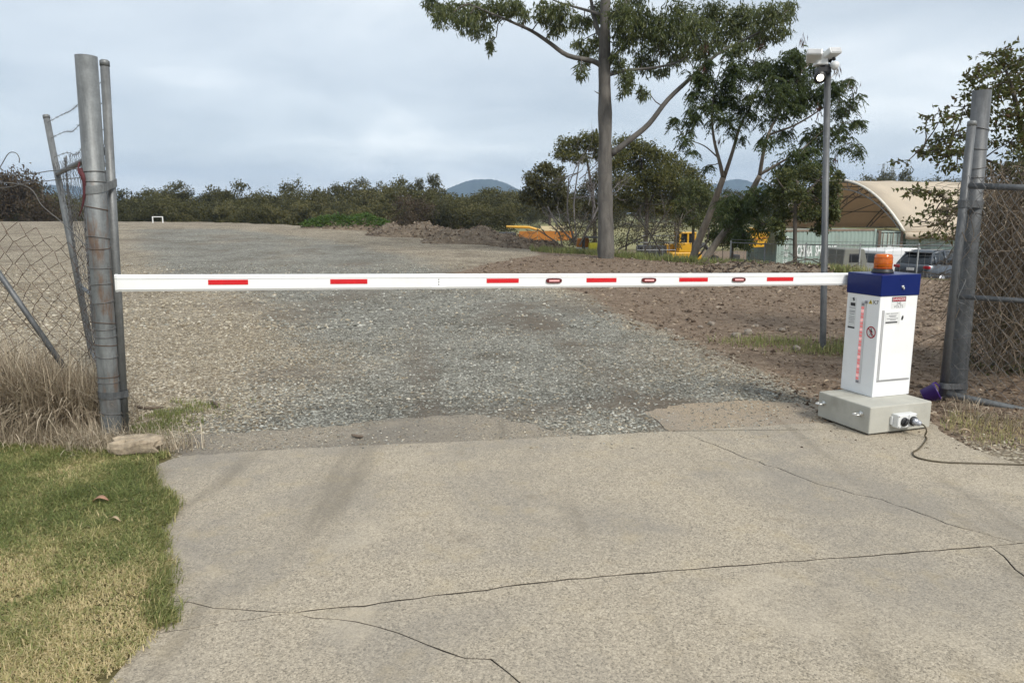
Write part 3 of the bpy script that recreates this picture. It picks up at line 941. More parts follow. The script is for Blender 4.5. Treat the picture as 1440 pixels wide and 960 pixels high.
ST = []
for k_, (px, py, sx, h1, nn) in enumerate([(20, 606, 0.16, 0.78, 1100), (55, 604, 0.14, 0.72, 1100), (90, 606, 0.12, 0.66, 1000), (120, 604, 0.09, 0.6, 800), (0, 590, 0.25, 0.85, 1000), (70, 588, 0.22, 0.8, 1000), (-60, 606, 0.25, 0.8, 900), (-140, 604, 0.25, 0.8, 700), (135, 598, 0.07, 0.5, 400)]):
    c = gz(px, py)
    ST.append(straw(nn, (c[0], c[1] + 0.05), sx, 0.13, 60 + k_, 0.3, h1, 0.0095))
for k_, (px, py, sx, nn) in enumerate([(60, 622, 0.35, 900), (130, 628, 0.2, 600), (245, 630, 0.09, 150), (140, 634, 0.10, 160)]):
    c = gz(px, py); ST.append(straw(nn, (c[0], c[1]), sx, 0.07, 80 + k_, 0.06, 0.26, 0.005, 0.6))
V, Fs, S = merge(ST)
tag(link('dry_grass', raw_mesh('dry_grass', V, Fs, M_STRAW, {'shade': S})), 'tall dead brown grass massed below the left chain link fence', 'dry grass', kind='stuff')
ST = []
for k_, (px, py, sx, h1, nn) in enumerate([(1345, 574, 0.1, 0.16, 110), (1395, 590, 0.15, 0.14, 150), (1440, 602, 0.15, 0.16, 150), (1500, 606, 0.2, 0.25, 150)]):
    c = gz(px, py); ST.append(straw(nn, (c[0], c[1]), sx, 0.08, 95 + k_, 0.06, h1, 0.006, 0.45))
V, Fs, S = merge(ST)
tag(link('dry_grass', raw_mesh('dry_grass', V, Fs, M_STRAW, {'shade': S})), 'loose dead grass and twigs under the bottom rail of the right gate', 'dry grass', kind='stuff')

# ------------------------------------------------------------------ boom barrier on its concrete block
ROT = math.radians(18.7)
block = thing('concrete_block', (2.648, 5.296, 0.0), 'grey cast concrete block carrying the white barrier cabinet', 'concrete block', ROT)
BW, BD, BH = 0.592, 0.54, 0.218
part('body', MB().bbox((0, 0, 0.012), (BW, BD, BH)), M_BLOCK, block, False, bevel=0.009, seg=2)
for fx in (0.07, BW - 0.07):
    for fy in (0.07, BD - 0.07): part('packer', MB().box((fx, fy, 0.0065), (0.09, 0.09, 0.0108)), M_BLACK, block, False)


def eye_bolt(y, z):
    mb = MB(); a = np.linspace(0, 2 * PI, 17)
    mb.tube(np.stack([-0.045 + 0.026 * np.cos(a), y + 0.026 * np.sin(a), z + 0 * a], 1), 0.006, 8, False)
    mb.tube([(-0.022, y, z), (0.01, y, z)], 0.008, 8)
    mb.tube([(-0.006, y, z), (0.0, y, z)], 0.02, 14)
    part('lifting_eye', mb, M_STEEL, block, False, True)


eye_bolt(0.085, 0.150); eye_bolt(0.475, 0.135)
ob = part('outlet_box', MB().bbox((0.205, -0.065, 0.055), (0.385, 0.001, 0.158)), M_WPLAST, block, False, bevel=0.008)
for x_ in (0.19, 0.386): part('mounting_lug', MB().bbox((x_, -0.02, 0.075), (x_ + 0.0145, 0.0005, 0.138)), M_WPLAST, ob, False, bevel=0.003)
Ry = np.array([[1, 0, 0], [0, 0, -1.0], [0, 1, 0]])
part('switch_knob', MB().lathe([(0.034, 0.0), (0.034, 0.008), (0.030, 0.012), (0.001, 0.012)], 24, (0.262, -0.0652, 0.103), Ry).box((0.262, -0.083, 0.103), (0.012, 0.014, 0.056), [[0.8, 0, 0.6], [0, 1, 0], [-0.6, 0, 0.8]]), M_BLACK, ob, False, True)
part('socket_ring', MB().lathe([(0.036, 0.0), (0.036, 0.014), (0.028, 0.018), (0.001, 0.018)], 24, (0.345, -0.0652, 0.103), Ry), M_BLACK, ob, False, True)
part('cover_seam', MB().bbox((0.302, -0.0662, 0.06), (0.306, -0.0648, 0.153)), M_INKGREY, ob, False)
for q in ((0.213, 0.066), (0.213, 0.147), (0.377, 0.147), (0.377, 0.066)):
    part('cover_screw', MB().lathe([(0.005, 0), (0.005, 0.002), (0.0005, 0.002)], 10, (q[0], -0.0652, q[1]), Ry), M_STEEL, ob, False)

# power cord
mB = Matrix.LocRotScale(block.location, block.rotation_euler, (1, 1, 1))
bw = lambda *p: np.array(mB @ Vector(p))
cord = thing('extension_cable', bw(0.345, -0.15, 0.004), 'brown extension cable plugged into the outlet and trailing off right', 'cable')
CG = [bw(0.352, -0.118, 0.095), bw(0.365, -0.15, 0.088), bw(0.375, -0.165, 0.05), bw(0.37, -0.16, 0.012)] + [gz(*q, 0.006) for q in [(1303, 617), (1293, 630), (1284, 636), (1290, 643), (1320, 649), (1370, 651), (1440, 653), (1540, 656), (1700, 665)]]
M_CORD = simple('olive_brown_cord', (0.075, 0.058, 0.03), 0.5, 0, 0.1, 20)
part('flex', MB().tube(smooth_path(CG, 6), 0.0055, 8), M_CORD, cord, True, True)
M_PLUG = simple('clear_grey_plug', (0.33, 0.34, 0.37), 0.12, 0.2, 0.3, 40)
mb = MB(); d0 = bw(0.345, -0.078, 0.103); d1 = bw(0.353, -0.122, 0.096)
mb.tube([d0, d0 + (d1 - d0) * 0.35, d0 + (d1 - d0) * 0.4, d1, d1 + (d1 - d0) * 0.25], [0.029, 0.029, 0.024, 0.02, 0.009], 16)
part('plug', mb, M_PLUG, cord, True, True)

CW, CD, CHT = 0.368, 0.335, 0.80
bar = thing('boom_barrier', (2.802, 5.598, BH), 'white boom barrier cabinet with blue cap, amber beacon and long white boom', 'boom barrier', ROT)
hs = part('housing', MB().bbox((0, 0, 0.0005), (CW, CD, CHT)), M_WHITE, bar, False, bevel=0.004)
pn = part('access_panel', MB().bbox((0.045, -0.008, 0.135), (CW - 0.028, -0.0005, 0.682)), M_WHITE, bar, False, bevel=0.003)
part('panel_gap_shadow', MB().bbox((0.030, -0.004, 0.122), (CW - 0.016, -0.0003, 0.133)), simple('gap_shadow_grey', (0.30, 0.30, 0.30), 0.6), pn, False)  # grey strip paints the shadow gap under the raised panel
part('panel_gap_shadow', MB().bbox((0.030, -0.004, 0.135), (0.043, -0.0003, 0.682)), simple('pale_gap_shadow_grey', (0.42, 0.42, 0.42), 0.6), pn, False)  # paler grey strip paints the shadow gap along the panel's left edge
cap_ = part('cap', MB().bbox((-0.008, -0.008, CHT - 0.012), (CW + 0.008, CD + 0.008, 0.952)), M_BLUE, bar, False, bevel=0.007, seg=3)
part('cap_lock', MB().lathe([(0.012, 0), (0.012, 0.005), (0.009, 0.008), (0.0005, 0.008)], 16, (0.20, -0.0082, 0.858), Ry).box((0.203, -0.018, 0.846), (0.008, 0.008, 0.016)), M_STEEL, cap_, False, True)
bc = (0.175, 0.175, 0.952)
be = part('beacon', MB().lathe([(0.080, 0), (0.080, 0.008), (0.073, 0.026), (0.069, 0.032), (0.001, 0.032)], 28, bc), M_BLACK, bar, False, True)
mb = MB(); prof = [(0.066, 0.0325), (0.068, 0.07), (0.066, 0.118), (0.063, 0.138), (0.054, 0.146), (0.001, 0.149)]
mb.lathe(prof, 28, bc)
bl_ = part('beacon_lens', mb, M_AMBER, be, False, True)
M_RIB = simple('deep_amber_rib', (0.42, 0.07, 0.004), 0.2)
for q_ in ([(0.0685, 0.072), (0.0698, 0.075), (0.0685, 0.078)], [(0.0665, 0.115), (0.0680, 0.118), (0.0665, 0.121)], [(0.0675, 0.034), (0.069, 0.038), (0.0675, 0.042)]): part('lens_rib', MB().lathe(q_, 28, bc), M_RIB, be, False, True)

# boom: long extruded section along the back of the cabinet
BY = CD + 0.055; S0 = 0.40; LB = 5.655
zr, zl = 0.882, 1.015
bd = nz((-LB, 0, zl - zr)); bup = np.array([-bd[2] * -1, 0, 0]); bup = nz(np.cross(bd, (0, 1, 0))); bup = bup if bup[2] > 0 else -bup
bo = np.array([S0, BY, zr])
bp = lambda s, h=0.0, d=0.0: bo + bd * s + bup * h + np.array([0, d, 0])
hb, tb = 0.047, 0.024
sec = [(-0.024, 0.040), (-0.020, hb), (0.020, hb), (0.024, 0.040), (0.024, -0.040), (0.018, -hb - 0.003), (-0.012, -hb - 0.003), (-0.021, -0.036),
       (-0.0205, -0.0345), (-0.0205, 0.0225), (-0.024, 0.0245), (-0.024, 0.0285), (-0.0225, 0.0295), (-0.0225, 0.0325), (-0.024, 0.0335)]


def boom_piece(name, s0, s1, grow=0.0, mat=M_BOOM, parent=None):
    mb = MB(); mb.prism([(a * (1 + grow), b * (1 + grow)) for a, b in sec][::-1], bd * (s1 - s0), bp(s0), (0, 1, 0), bup)
    return part(name, mb, mat, parent, False)


boom = boom_piece('boom_arm', 0.0, LB - 0.012, 0.0, M_BOOM, bar)
boom_piece('end_cap', LB - 0.012, LB, 0.06, M_WPLAST, boom)


def s_at(px):
    lo, hi = 0.0, LB + 0.5
    R = root_mat(bar)
    for _ in range(50):
        m = (lo + hi) / 2; w = np.array(R @ Vector(bp(m))) - np.array([0, 0, CAM_H])
        d = w[1] * math.cos(PITCH) - w[2] * math.sin(PITCH); u = 720 + F_PX * w[0] / d
        if u > px: lo = m
        else: hi = m
    return (lo + hi) / 2


sj = s_at(616)
mb = MB(); mb.prism([(a * 1.06, b * 1.04) for a, b in sec if True][::-1], bd * 0.10, bp(sj - 0.05), (0, 1, 0), bup)
jo = part('joint_sleeve', mb, M_BOOM, boom, False)
for hh in (0.012, -0.004, -0.02):
    part('rivet', MB().lathe([(0.004, 0), (0.003, 0.002), (0.0004, 0.003)], 8, bp(sj + 0.0, hh, -0.0218), Ry), M_INK, jo, False)
for a, b in ((293, 349), (464, 516), (683, 728), (823, 865), (953, 993), (1076, 1113)):
    s1, s0 = s_at(a), s_at(b); mb = MB()
    P = [bp(s, h, d) for d in (-0.0225, -0.0203) for s, h in ((s0, -0.013), (s1, -0.013), (s1, 0.017), (s0, 0.017))]
    mb.add(P, [(0, 1, 2, 3), (7, 6, 5, 4), (0, 4, 5, 1), (1, 5, 6, 2), (2, 6, 7, 3), (3, 7, 4, 0)])
    part('reflector_strip', mb, M_RED, boom, False)
for px in (777, 910, 1036):
    sc_ = s_at(px); w = 0.058; mb = MB(); a = np.linspace(0, 2 * PI, 25)[:-1]
    pol = [(w * np.sign(math.cos(t)) * abs(math.cos(t)) ** 0.45, 0.0165 * np.sign(math.sin(t)) * abs(math.sin(t)) ** 0.6) for t in a]
    mb.prism(pol, (0, -0.012, 0), bp(sc_, 0.001, -0.0203), bd, bup)
    ml = part('marker_light', mb, M_DKRED, boom, False)
    for k in range(-4, 5):
        mb = MB(); mb.box(bp(sc_ + k * 0.0085, 0.001, -0.0332), (0.006, 0.003, 0.011)); part('led', mb, M_LEDHOT, ml, False)
# pivot hub behind the cabinet
part('pivot_hub', MB().tube([(0.19, CD + 0.0005, zr), (0.19, BY + 0.035, zr)], 0.055, 20), M_BLACK, bar, False, True)
part('boom_bracket', MB().bbox((0.05, CD + 0.008, zr - 0.075), (0.33, CD + 0.028, zr + 0.062)), M_BLUE, bar, False, bevel=0.004)

# face furniture: left face is the plane x=0
mb = MB().bbox((-0.006, 0.128, 0.085), (-0.0005, 0.178, 0.735))
ls = part('light_strip', mb, M_STRIPLENS, bar, False, bevel=0.002)
for k in range(24):
    z0 = 0.112 + k * 0.0245
    part('strip_led', MB().bbox((-0.0085, 0.146, z0), (-0.0062, 0.172, z0 + 0.019)), M_LEDHOT if k % 3 == 1 else M_LED, ls, False)
part('strip_end', MB().bbox((-0.0085, 0.142, 0.086), (-0.0062, 0.170, 0.106)), M_INKGREY, ls, False)
part('strip_end', MB().bbox((-0.0085, 0.146, 0.702), (-0.0062, 0.172, 0.722)), M_INKGREY, ls, False)
part('strip_cable_entry', MB().bbox((-0.010, 0.122, 0.722), (-0.0006, 0.142, 0.742)), M_INKGREY, ls, False)


def text_mesh(body, size, mat, align='CENTER', bold=0.0):
    cu = bpy.data.curves.new('t', 'FONT'); cu.body = body; cu.size = size; cu.align_x = align; cu.align_y = 'CENTER'; cu.resolution_u = 3; cu.offset = bold * size
    o = bpy.data.objects.new('t', cu); COL.objects.link(o); bpy.context.view_layer.update()
    me = bpy.data.meshes.new_from_object(o.evaluated_get(bpy.context.evaluated_depsgraph_get()))
    bpy.data.objects.remove(o); me.materials.clear(); me.materials.append(mat)
    return me


def text_part(name, body, size, mat, parent, o, U, W, sx=1.0, align='CENTER', world=False, bold=0.0):
    me = text_mesh(body, size, mat, align, bold)
    V = np.array([v.co for v in me.vertices]) if len(me.vertices) else np.zeros((0, 3))
    P = np.asarray(o, float) + V[:, :1] * sx * np.asarray(U, float) + V[:, 1:2] * np.asarray(W, float)
    if world:
        A = np.array(root_mat(parent).inverted()); P = P @ A[:3, :3].T + A[:3, 3]
    me.vertices.foreach_set('co', P.astype(np.float32).ravel()); me.update()
    return link(name, me, parent)


UL, UF, UZ = np.array([0, -1.0, 0]), np.array([1.0, 0, 0]), np.array([0, 0, 1.0])     # reading direction on the left face, front face
# sign: no pedestrians
pc = np.array([-0.0012, 0.062, 0.505]); a = np.linspace(0, 2 * PI, 33)[:-1]
sg = part('no_pedestrians_sign', MB().prism([(0.047 * math.cos(t), 0.047 * math.sin(t)) for t in a], (0.0008, 0, 0), pc, UL, UZ), M_WPLAST, bar, False)
mb = MB()
V = [pc + UL * rr * math.cos(t) + UZ * rr * math.sin(t) + np.array([-0.0008, 0, 0]) for rr in (0.037, 0.047) for t in a]
mb.add(V, [(k, (k + 1) % 32, 32 + (k + 1) % 32, 32 + k) for k in range(32)])
c45 = math.sqrt(0.5)
mb.prism([(-0.040 * c45 - 0.003, 0.040 * c45 - 0.003), (-0.040 * c45 + 0.003, 0.040 * c45 + 0.003), (0.040 * c45 + 0.003, -0.040 * c45 + 0.003), (0.040 * c45 - 0.003, -0.040 * c45 - 0.003)], (0.0003, 0, 0), pc + np.array([-0.0014, 0, 0]), UL, UZ)
part('red_ring', mb, M_SIGNRED, sg, False)
mb = MB()
for poly in ([(0.006 * math.cos(t), 0.026 + 0.006 * math.sin(t)) for t in a[::4]], [(-0.006, 0.019), (0.007, 0.019), (0.009, -0.004), (-0.006, -0.004)],
             [(-0.006, -0.004), (0.0, -0.004), (-0.008, -0.030), (-0.013, -0.029)], [(0.001, -0.004), (0.009, -0.004), (0.013, -0.028), (0.007, -0.030)],
             [(-0.006, 0.018), (-0.004, 0.013), (-0.014, -0.001), (-0.017, 0.002)], [(0.006, 0.018), (0.012, 0.006), (0.019, 0.003), (0.018, -0.001), (0.010, 0.002)]):
    mb.prism(poly, (0.0003, 0, 0), pc + np.array([-0.0011, 0, 0]), UL, UZ)
part('walking_figure', mb, M_INK, sg, False)
# warning triangle with K7
wt = np.array([-0.0012, 0.092, 0.738])
tri_ = part('warning_triangle', MB().prism([(-0.019, -0.015), (0.019, -0.015), (0, 0.018)], (0.0007, 0, 0), wt, UL, UZ), M_YEL, bar, False)
part('triangle_mark', MB().prism([(-0.004, -0.009), (0.004, -0.009), (0.003, 0.008), (-0.003, 0.008)], (0.0003, 0, 0), wt + np.array([-0.0006, 0, 0]), UL, UZ), M_INK, tri_, False)
text_part('lettering', 'K7', 0.046, M_INK, bar, np.array([-0.0011, 0.040, 0.738]), UL, UZ)
# maker's label: illegible fine print is drawn as lines
lab = part('maker_label', MB().bbox((-0.0014, 0.232, 0.505), (-0.0006, 0.308, 0.755)), M_WPLAST, bar, False)
mb = MB().prism([(-0.012, 0.008), (0.006, 0.018), (0.014, -0.004), (0.004, -0.016)], (0.0003, 0, 0), np.array([-0.0019, 0.266, 0.74]), UL, UZ)
mb.prism([(-0.026, 0.012), (0.024, 0.014), (0.026, -0.014), (-0.024, -0.012)], (0.0003, 0, 0), np.array([-0.0019, 0.268, 0.70]), UL, UZ)
part('emblem', mb, M_INK, lab, False)
mb = MB()
for k, (w_, z_) in enumerate([(0.062, 0.672), (0.058, 0.648), (0.06, 0.638), (0.05, 0.622), (0.055, 0.60), (0.06, 0.585), (0.048, 0.57), (0.055, 0.555)]):
    mb.box((-0.0017, 0.270, z_), (0.0004, w_, 0.0045))
part('fine_print', mb, M_INKGREY, lab, False)['kind'] = 'stuff'
part('label_band', MB().box((-0.0017, 0.270, 0.515), (0.0004, 0.072, 0.013)), M_INK, lab, False)
# front face (y=0): danger sign, installer's label
ds = part('danger_sign', MB().bbox((0.112, -0.0016, 0.690), (0.252, -0.0006, 0.782)), M_WPLAST, bar, False)
ds2 = part('danger_band', MB().bbox((0.114, -0.0021, 0.744), (0.250, -0.0017, 0.781)), M_INK, ds, False)
part('danger_field', MB().bbox((0.119, -0.0025, 0.748), (0.245, -0.0022, 0.777)), M_SIGNRED, ds, False)
text_part('lettering', 'DANGER', 0.030, M_WPLAST, ds, (0.182, -0.0028, 0.7625), UF, UZ, 1.05)
text_part('lettering', '240', 0.030, M_INK, ds, (0.182, -0.0019, 0.729), UF, UZ)
text_part('lettering', 'VOLTS', 0.030, M_INK, ds, (0.182, -0.0019, 0.705), UF, UZ)
il = part('installer_label', MB().bbox((0.055, -0.0094, 0.573), (0.198, -0.0084, 0.667)), M_WPLAST, pn, False)
mb = MB()
for w_, z_, x_ in [(0.03, 0.690, 0.078), (0.075, 0.690, 0.14), (0.075, 0.674, 0.125), (0.06, 0.666, 0.125), (0.11, 0.651, 0.125), (0.055, 0.640, 0.13)]:
    mb.box((x_, -0.0097, z_ - 0.035), (w_, 0.0004, 0.005))
part('fine_print', mb, M_INKGREY, il, False)['kind'] = 'stuff'
part('label_band', MB().box((0.117, -0.0097, 0.587), (0.115, 0.0004, 0.011)), M_INK, il, False)
part('emblem', MB().prism([(-0.012, -0.014), (0.004, -0.018), (0.013, 0.004), (0.006, 0.022), (-0.006, 0.010)], (0, -0.0004, 0), np.array([0.222, -0.0086, 0.617]), UF, UZ), M_INK, pn, False)

# ------------------------------------------------------------------ chain link builder


def chain_link(mb, O, U, Wv, wid, hgt, cell, rad, warp=None, n=3, seed=1, top_raw=0.0):
    """zig-zag wires hung side by side; O corner, U along, Wv up (unit vectors)"""
    O, U, Wv = (np.asarray(q, float) for q in (O, U, Wv)); nrm = nz(np.cross(U, Wv))
    nc = int(wid / (cell / 2)); rows = int(hgt / (cell / 2))
    for i in range(nc):
        pts = []
        for j in range(rows + 1):
            a = (i + (j % 2 if i % 2 == 0 else 1 - j % 2)) * cell / 2
            b = j * cell / 2
            if j == rows: b += top_raw
            p = O + U * a + Wv * b + nrm * (0.004 if i % 2 else -0.004)
            if warp is not None: p = warp(p, a, b)
            pts.append(p)
        mb.tube(pts, rad, n, False)


# ------------------------------------------------------------------ left gate post and open leaf
pb0 = gz(158, 614); pt = at(121, 79, pb0[1] - 0.03)
post = thing('gate_post', (pb0[0], pb0[1], 0), 'thick leaning grey steel gate post wrapped in wire, left of boom', 'gate post')
pax = nz(pt - pb0)
pl = lambda py: pb0 + (pt - pb0) * (614 - py) / (614 - 79.0)
part('post_pipe', MB().tube([pb0 - pax * 0.3, pb0, pl(350), pt], 0.069, 28), M_GALV_RUST, post, True, True)
part('pipe_mouth', MB().tube([pt + pax * 0.0005, pt + pax * 0.003], 0.058, 24), M_BLACK, post)
un = nz(np.cross(pax, (0, 1, 0))); vn = np.cross(pax, un)
r = random.Random(4)
for py, mrust in [(232, 0), (245, 0), (281, 1), (322, 0), (336, 1), (364, 0), (388, 0), (413, 0), (443, 1), (450, 0), (462, 0), (475, 1), (491, 0), (522, 1), (530, 0), (553, 0), (577, 0), (604, 0)]:
    c = pl(py); t = np.linspace(0, 2 * PI, 25); tl = r.uniform(-0.22, 0.22); q = r.uniform(0, 6.28)
    P = np.array([c + (un * math.cos(w_) + vn * math.sin(w_)) * 0.0715 + pax * tl * 0.07 * math.cos(w_ + q) for w_ in t])
    part('wire_tie', MB().tube(P, 0.0032, 6, False), M_WIRE_RUST if mrust else M_WIRE, post, True, True)

s0b, s0t = gz(176, 611), at(147, 87, 5.42)
s1b, s1t = gz(131, 506), at(65, 163, 8.5)
leafL = thing('gate_leaf', (s0b[0], s0b[1], 0), 'chain link gate leaf swung open behind the left gate post', 'gate leaf')
ax0 = nz(s0t - s0b); ax1 = nz(s1t - s1b)
part('stile', MB().tube([s0b + ax0 * 0.03, s0t], 0.030, 16), M_GALV, leafL, True, True)
part('stile', MB().tube([s1b + ax1 * 0.02, s1t], 0.034, 16), M_GALV, leafL, True, True)
for s_, a_, rr_ in ((s0t, ax0, 0.0325), (s1t, ax1, 0.0365)):
    part('pipe_cap', MB().tube([s_ - a_ * 0.03, s_ + a_ * 0.004, s_ + a_ * 0.012], [rr_, rr_, rr_ * 0.7], 16), M_GALV, leafL, True, True)
on0 = lambda py: s0b + (s0t - s0b) * (611 - py) / (611 - 87.0)
on1 = lambda py: s1b + (s1t - s1b) * (506 - py) / (506 - 163.0)
for a_, b_, rr_ in ((203, 243, 0.026), (432, 400, 0.02), (585, 492, 0.02)):
    part('rail', MB().tube([on0(a_), on1(b_)], rr_, 14), M_GALV_DK, leafL, True, True)
for k, (a_, b_) in enumerate(((108, 172), (136, 194), (172, 220))):
    A, B = on0(a_), on1(b_); m = (A + B) / 2 - np.array([0, 0, 0.05 + 0.02 * k])
    P = smooth_path([A, (A * 2 + B) / 3 - np.array([0, 0, 0.04]), m, (A + 2 * B) / 3 - np.array([0, 0, 0.03]), B], 6)
    mb = MB().tube(P, 0.0028, 5)
    for i in range(2, len(P) - 1, 2):
        d = nz(np.array([r.gauss(0, 1), r.gauss(0, 1), r.gauss(0, 1)])); mb.tube([P[i] - d * 0.018, P[i] + d * 0.018], 0.002, 4); d = nz(np.cross(d, (0.3, 1, 0.2))); mb.tube([P[i] - d * 0.018, P[i] + d * 0.018], 0.002, 4)
    part('barbed_wire', mb, M_WIRE, leafL)
mb = MB(); O = on0(590); U_ = nz(on1(494) - on0(590)); wid = np.linalg.norm(on1(494) - on0(590)); top0 = np.linalg.norm(on0(203) - on0(590))
rr = np.random.default_rng(9)


def warpL(p, a, b):
    t = a / wid; f = b / top0
    base = on0(590) * (1 - t) + on1(494) * t; tp = on0(200) * (1 - t) + on1(240) * t
    q = base + (tp - base) * f
    return q + np.array([0.03 * math.sin(a * 5 + b * 3) + rr.normal(0, 0.006), rr.normal(0, 0.004), rr.normal(0, 0.006)])


chain_link(mb, O, U_, (0, 0, 1), wid, top0 + 0.11, 0.075, 0.0022, warpL)
part('mesh', mb, M_WIRE, leafL)


def strap(A, B, rA, rB, hgt, up, mat, parent, name='hinge_strap'):
    """flat band round two pipes"""
    d = nz(B - A); nn = nz(np.cross(up, d)); P = []
    for t in np.linspace(PI / 2, 3 * PI / 2, 13): P.append(A + rA * (math.cos(t) * d + math.sin(t) * nn))
    for t in np.linspace(-PI / 2, PI / 2, 9): P.append(B + rB * (math.cos(t) * d + math.sin(t) * nn))
    P = np.array(P); n = len(P); mb = MB(); u = np.asarray(up) * hgt / 2
    V = np.vstack([P - u, P + u]); mb.add(V, [(k, (k + 1) % n, n + (k + 1) % n, n + k) for k in range(n)])
    o = part(name, mb, mat, parent, True, False)
    sm = o.modifiers.new('thick', 'SOLIDIFY'); sm.thickness = 0.004; sm.offset = 1
    return o


hs_ = strap(pl(253), on0(250), 0.071, 0.033, 0.055, pax, M_GALV, post)
part('bolt', MB().tube([pl(253) * 0.42 + on0(250) * 0.58 + np.array([0, -0.075, 0]), pl(253) * 0.42 + on0(250) * 0.58 + np.array([0, -0.03, 0])], 0.009, 8), M_STEEL, post)
strap(pl(549), on0(549), 0.071, 0.033, 0.05, pax, M_GALV_DK, post)
lt = [at(113, 238, 5.22), at(117, 248, 5.2), at(119, 262, 5.2), at(117, 285, 5.2), at(111, 305, 5.2)]
M_STRAP = simple('faded_dark_red_webbing', (0.07, 0.012, 0.016), 0.7, 0, 0.2, 20)
hg = thing('red_strap', (lt[0][0], lt[0][1], lt[-1][2]), 'dark red strap hanging from a hook beside the left gate post', 'strap')
part('webbing', MB().tube(smooth_path(lt, 5), [0.016, 0.017, 0.017, 0.018, 0.019, 0.018, 0.018, 0.017, 0.015, 0.014, 0.013, 0.012, 0.011, 0.010, 0.008, 0.007, 0.006, 0.005, 0.004, 0.003, 0.002], 8), M_STRAP, hg, True, True)
part('hook', MB().tube(smooth_path([at(112, 228, 5.24), at(110, 238, 5.21), at(113, 246, 5.19), at(118, 243, 5.2)], 4), 0.006, 8), M_STRAP, hg, True, True)

# old fence panel left of the post
fence = thing('chain_link_fence', (-4.2, 5.75, 0), 'sagging rusty chain link fence above the dead grass, far left', 'fence')
FY = 5.75
fl0, fl1 = at(-170, 300, FY + 0.5), at(128, 318, FY)
mb = MB(); Uf = nz(np.array([fl1[0] - fl0[0], fl1[1] - fl0[1], 0])); wf = np.hypot(fl1[0] - fl0[0], fl1[1] - fl0[1])


def warpF(p, a, b):
    sag = 0.05 * math.sin(a * 2.1 + 0.7) + 0.03 * math.sin(a * 6.0 + b * 4)
    return p + np.array([0.035 * math.sin(b * 7 + a * 2.2) + rr.normal(0, 0.007), 0.05 * math.sin(a * 3 + b * 2), (sag - 0.10 * ss(wf - 0.9, wf, a)) * b / 1.5 + rr.normal(0, 0.006)])


chain_link(mb, np.array([fl0[0], fl0[1], 0.05]), Uf, (0, 0, 1), wf, 1.55, 0.15, 0.0034, warpF)
part('mesh', mb, M_WIRE_RUST, fence)
part('brace_pipe', MB().tube([at(-60, 300, 5.9), at(90, 516, 5.75)], 0.022, 12), M_GALV_DK, fence, True, True)
for P in ([at(-120, 262, 5.9), at(0, 264, 5.75), at(35, 258, 5.75), at(90, 252, 5.7), at(140, 248, 5.4)], [at(-120, 245, 5.9), at(20, 246, 5.75), at(75, 240, 5.7), at(130, 236, 5.4)],
          [at(-40, 255, 5.75), at(35, 261, 5.75), at(60, 290, 5.75), at(90, 315, 5.75), at(130, 355, 5.6)], [at(-10, 250, 5.7), at(2, 232, 5.7), at(12, 216, 5.7), at(22, 215, 5.7), at(27, 222, 5.7), at(27, 229, 5.7)]):
    part('strand_wire', MB().tube(smooth_path(P, 6), 0.0035, 5), M_WIRE, fence, True, True)
# off-frame line post that the fence hangs from
part('line_post', MB().tube([(fl0[0], fl0[1], -0.2), (fl0[0], fl0[1], 2.1)], 0.03, 14), M_GALV, fence, True, True)

# stone at the post foot


def rock(name, c, size, rotz, mat, label, cat, seed, group=None, sub=3):
    r = np.random.default_rng(seed); n = 14; m = 8; V = []; Fs = []
    for i in range(m + 1):
        ph = PI * i / m
        for k in range(n):
            th = 2 * PI * k / n; d = np.array([math.sin(ph) * math.cos(th), math.sin(ph) * math.sin(th), -math.cos(ph)])
            d = np.sign(d) * np.abs(d) ** 0.62
            V.append(d)
    V = np.array(V); V /= np.max(np.abs(V))
    V *= 1 + 0.30 * (fbm(V[:, 0] * 2.1 + seed, V[:, 1] * 2.1 + V[:, 2] * 2.7) - 0.47)[:, None] * 2 + r.normal(0, 0.035, (len(V), 1))
    V *= np.array(size) / 2
    for i in range(m):
        for k in range(n):
            k2 = (k + 1) % n; Fs.append((i * n + k, i * n + k2, (i + 1) * n + k2, (i + 1) * n + k))
    c_, s_ = math.cos(rotz), math.sin(rotz); V = V @ np.array([[c_, s_, 0], [-s_, c_, 0], [0, 0, 1]])
    mb = MB(); mb.add(V, Fs); me = mb.data(name, mat, False)
    o = link(name, me); o.location = [float(q) for q in c]
    return tag(o, label, cat, group)


M_ROCK = simple('sandy_rock', (0.35, 0.285, 0.205), 0.9, 0, 0.45, 14, 0.9, dirt=(0.12, 0.09, 0.06), dirt_amt=0.9)
M_ROCKG = simple('pale_stone', (0.25, 0.215, 0.175), 0.9, 0, 0.25, 12, 0.5)
c = gz(190, 638); rock('rock', (c[0], c[1] + 0.02, 0.055), (0.34, 0.18, 0.13), 0.12, M_ROCK, 'flat sandy rock lying against the foot of the left gate post', 'rock', 5)
ORD = ['leftmost', 'second', 'third', 'fourth', 'fifth', 'sixth', 'seventh', 'rightmost']
for k, (px, py, w_) in enumerate([(940, 466, 0.07), (985, 462, 0.08), (1000, 457, 0.10), (1035, 474, 0.12), (1052, 470, 0.13), (1063, 460, 0.08), (1100, 466, 0.09), (1120, 492, 0.10)]):
    c = gp(px, py); rock('stone', (c[0], c[1], c[2] + w_ * 0.22), (w_, w_ * 0.8, w_ * 0.62), k * 1.1, M_ROCKG, (ORD[k] + (' of the' if k in (0, 7) else ' from left of the') + ' rounded stones where gravel meets the brown earth'), 'stone', 10 + k, 'stones along the gravel edge')
M_DRYLEAF = simple('dry_pink_leaf', (0.40, 0.22, 0.14), 0.8, 0, 0.15, 30)
M_DRYLEAF2 = simple('dry_tan_leaf', (0.42, 0.31, 0.20), 0.8, 0, 0.15, 30)


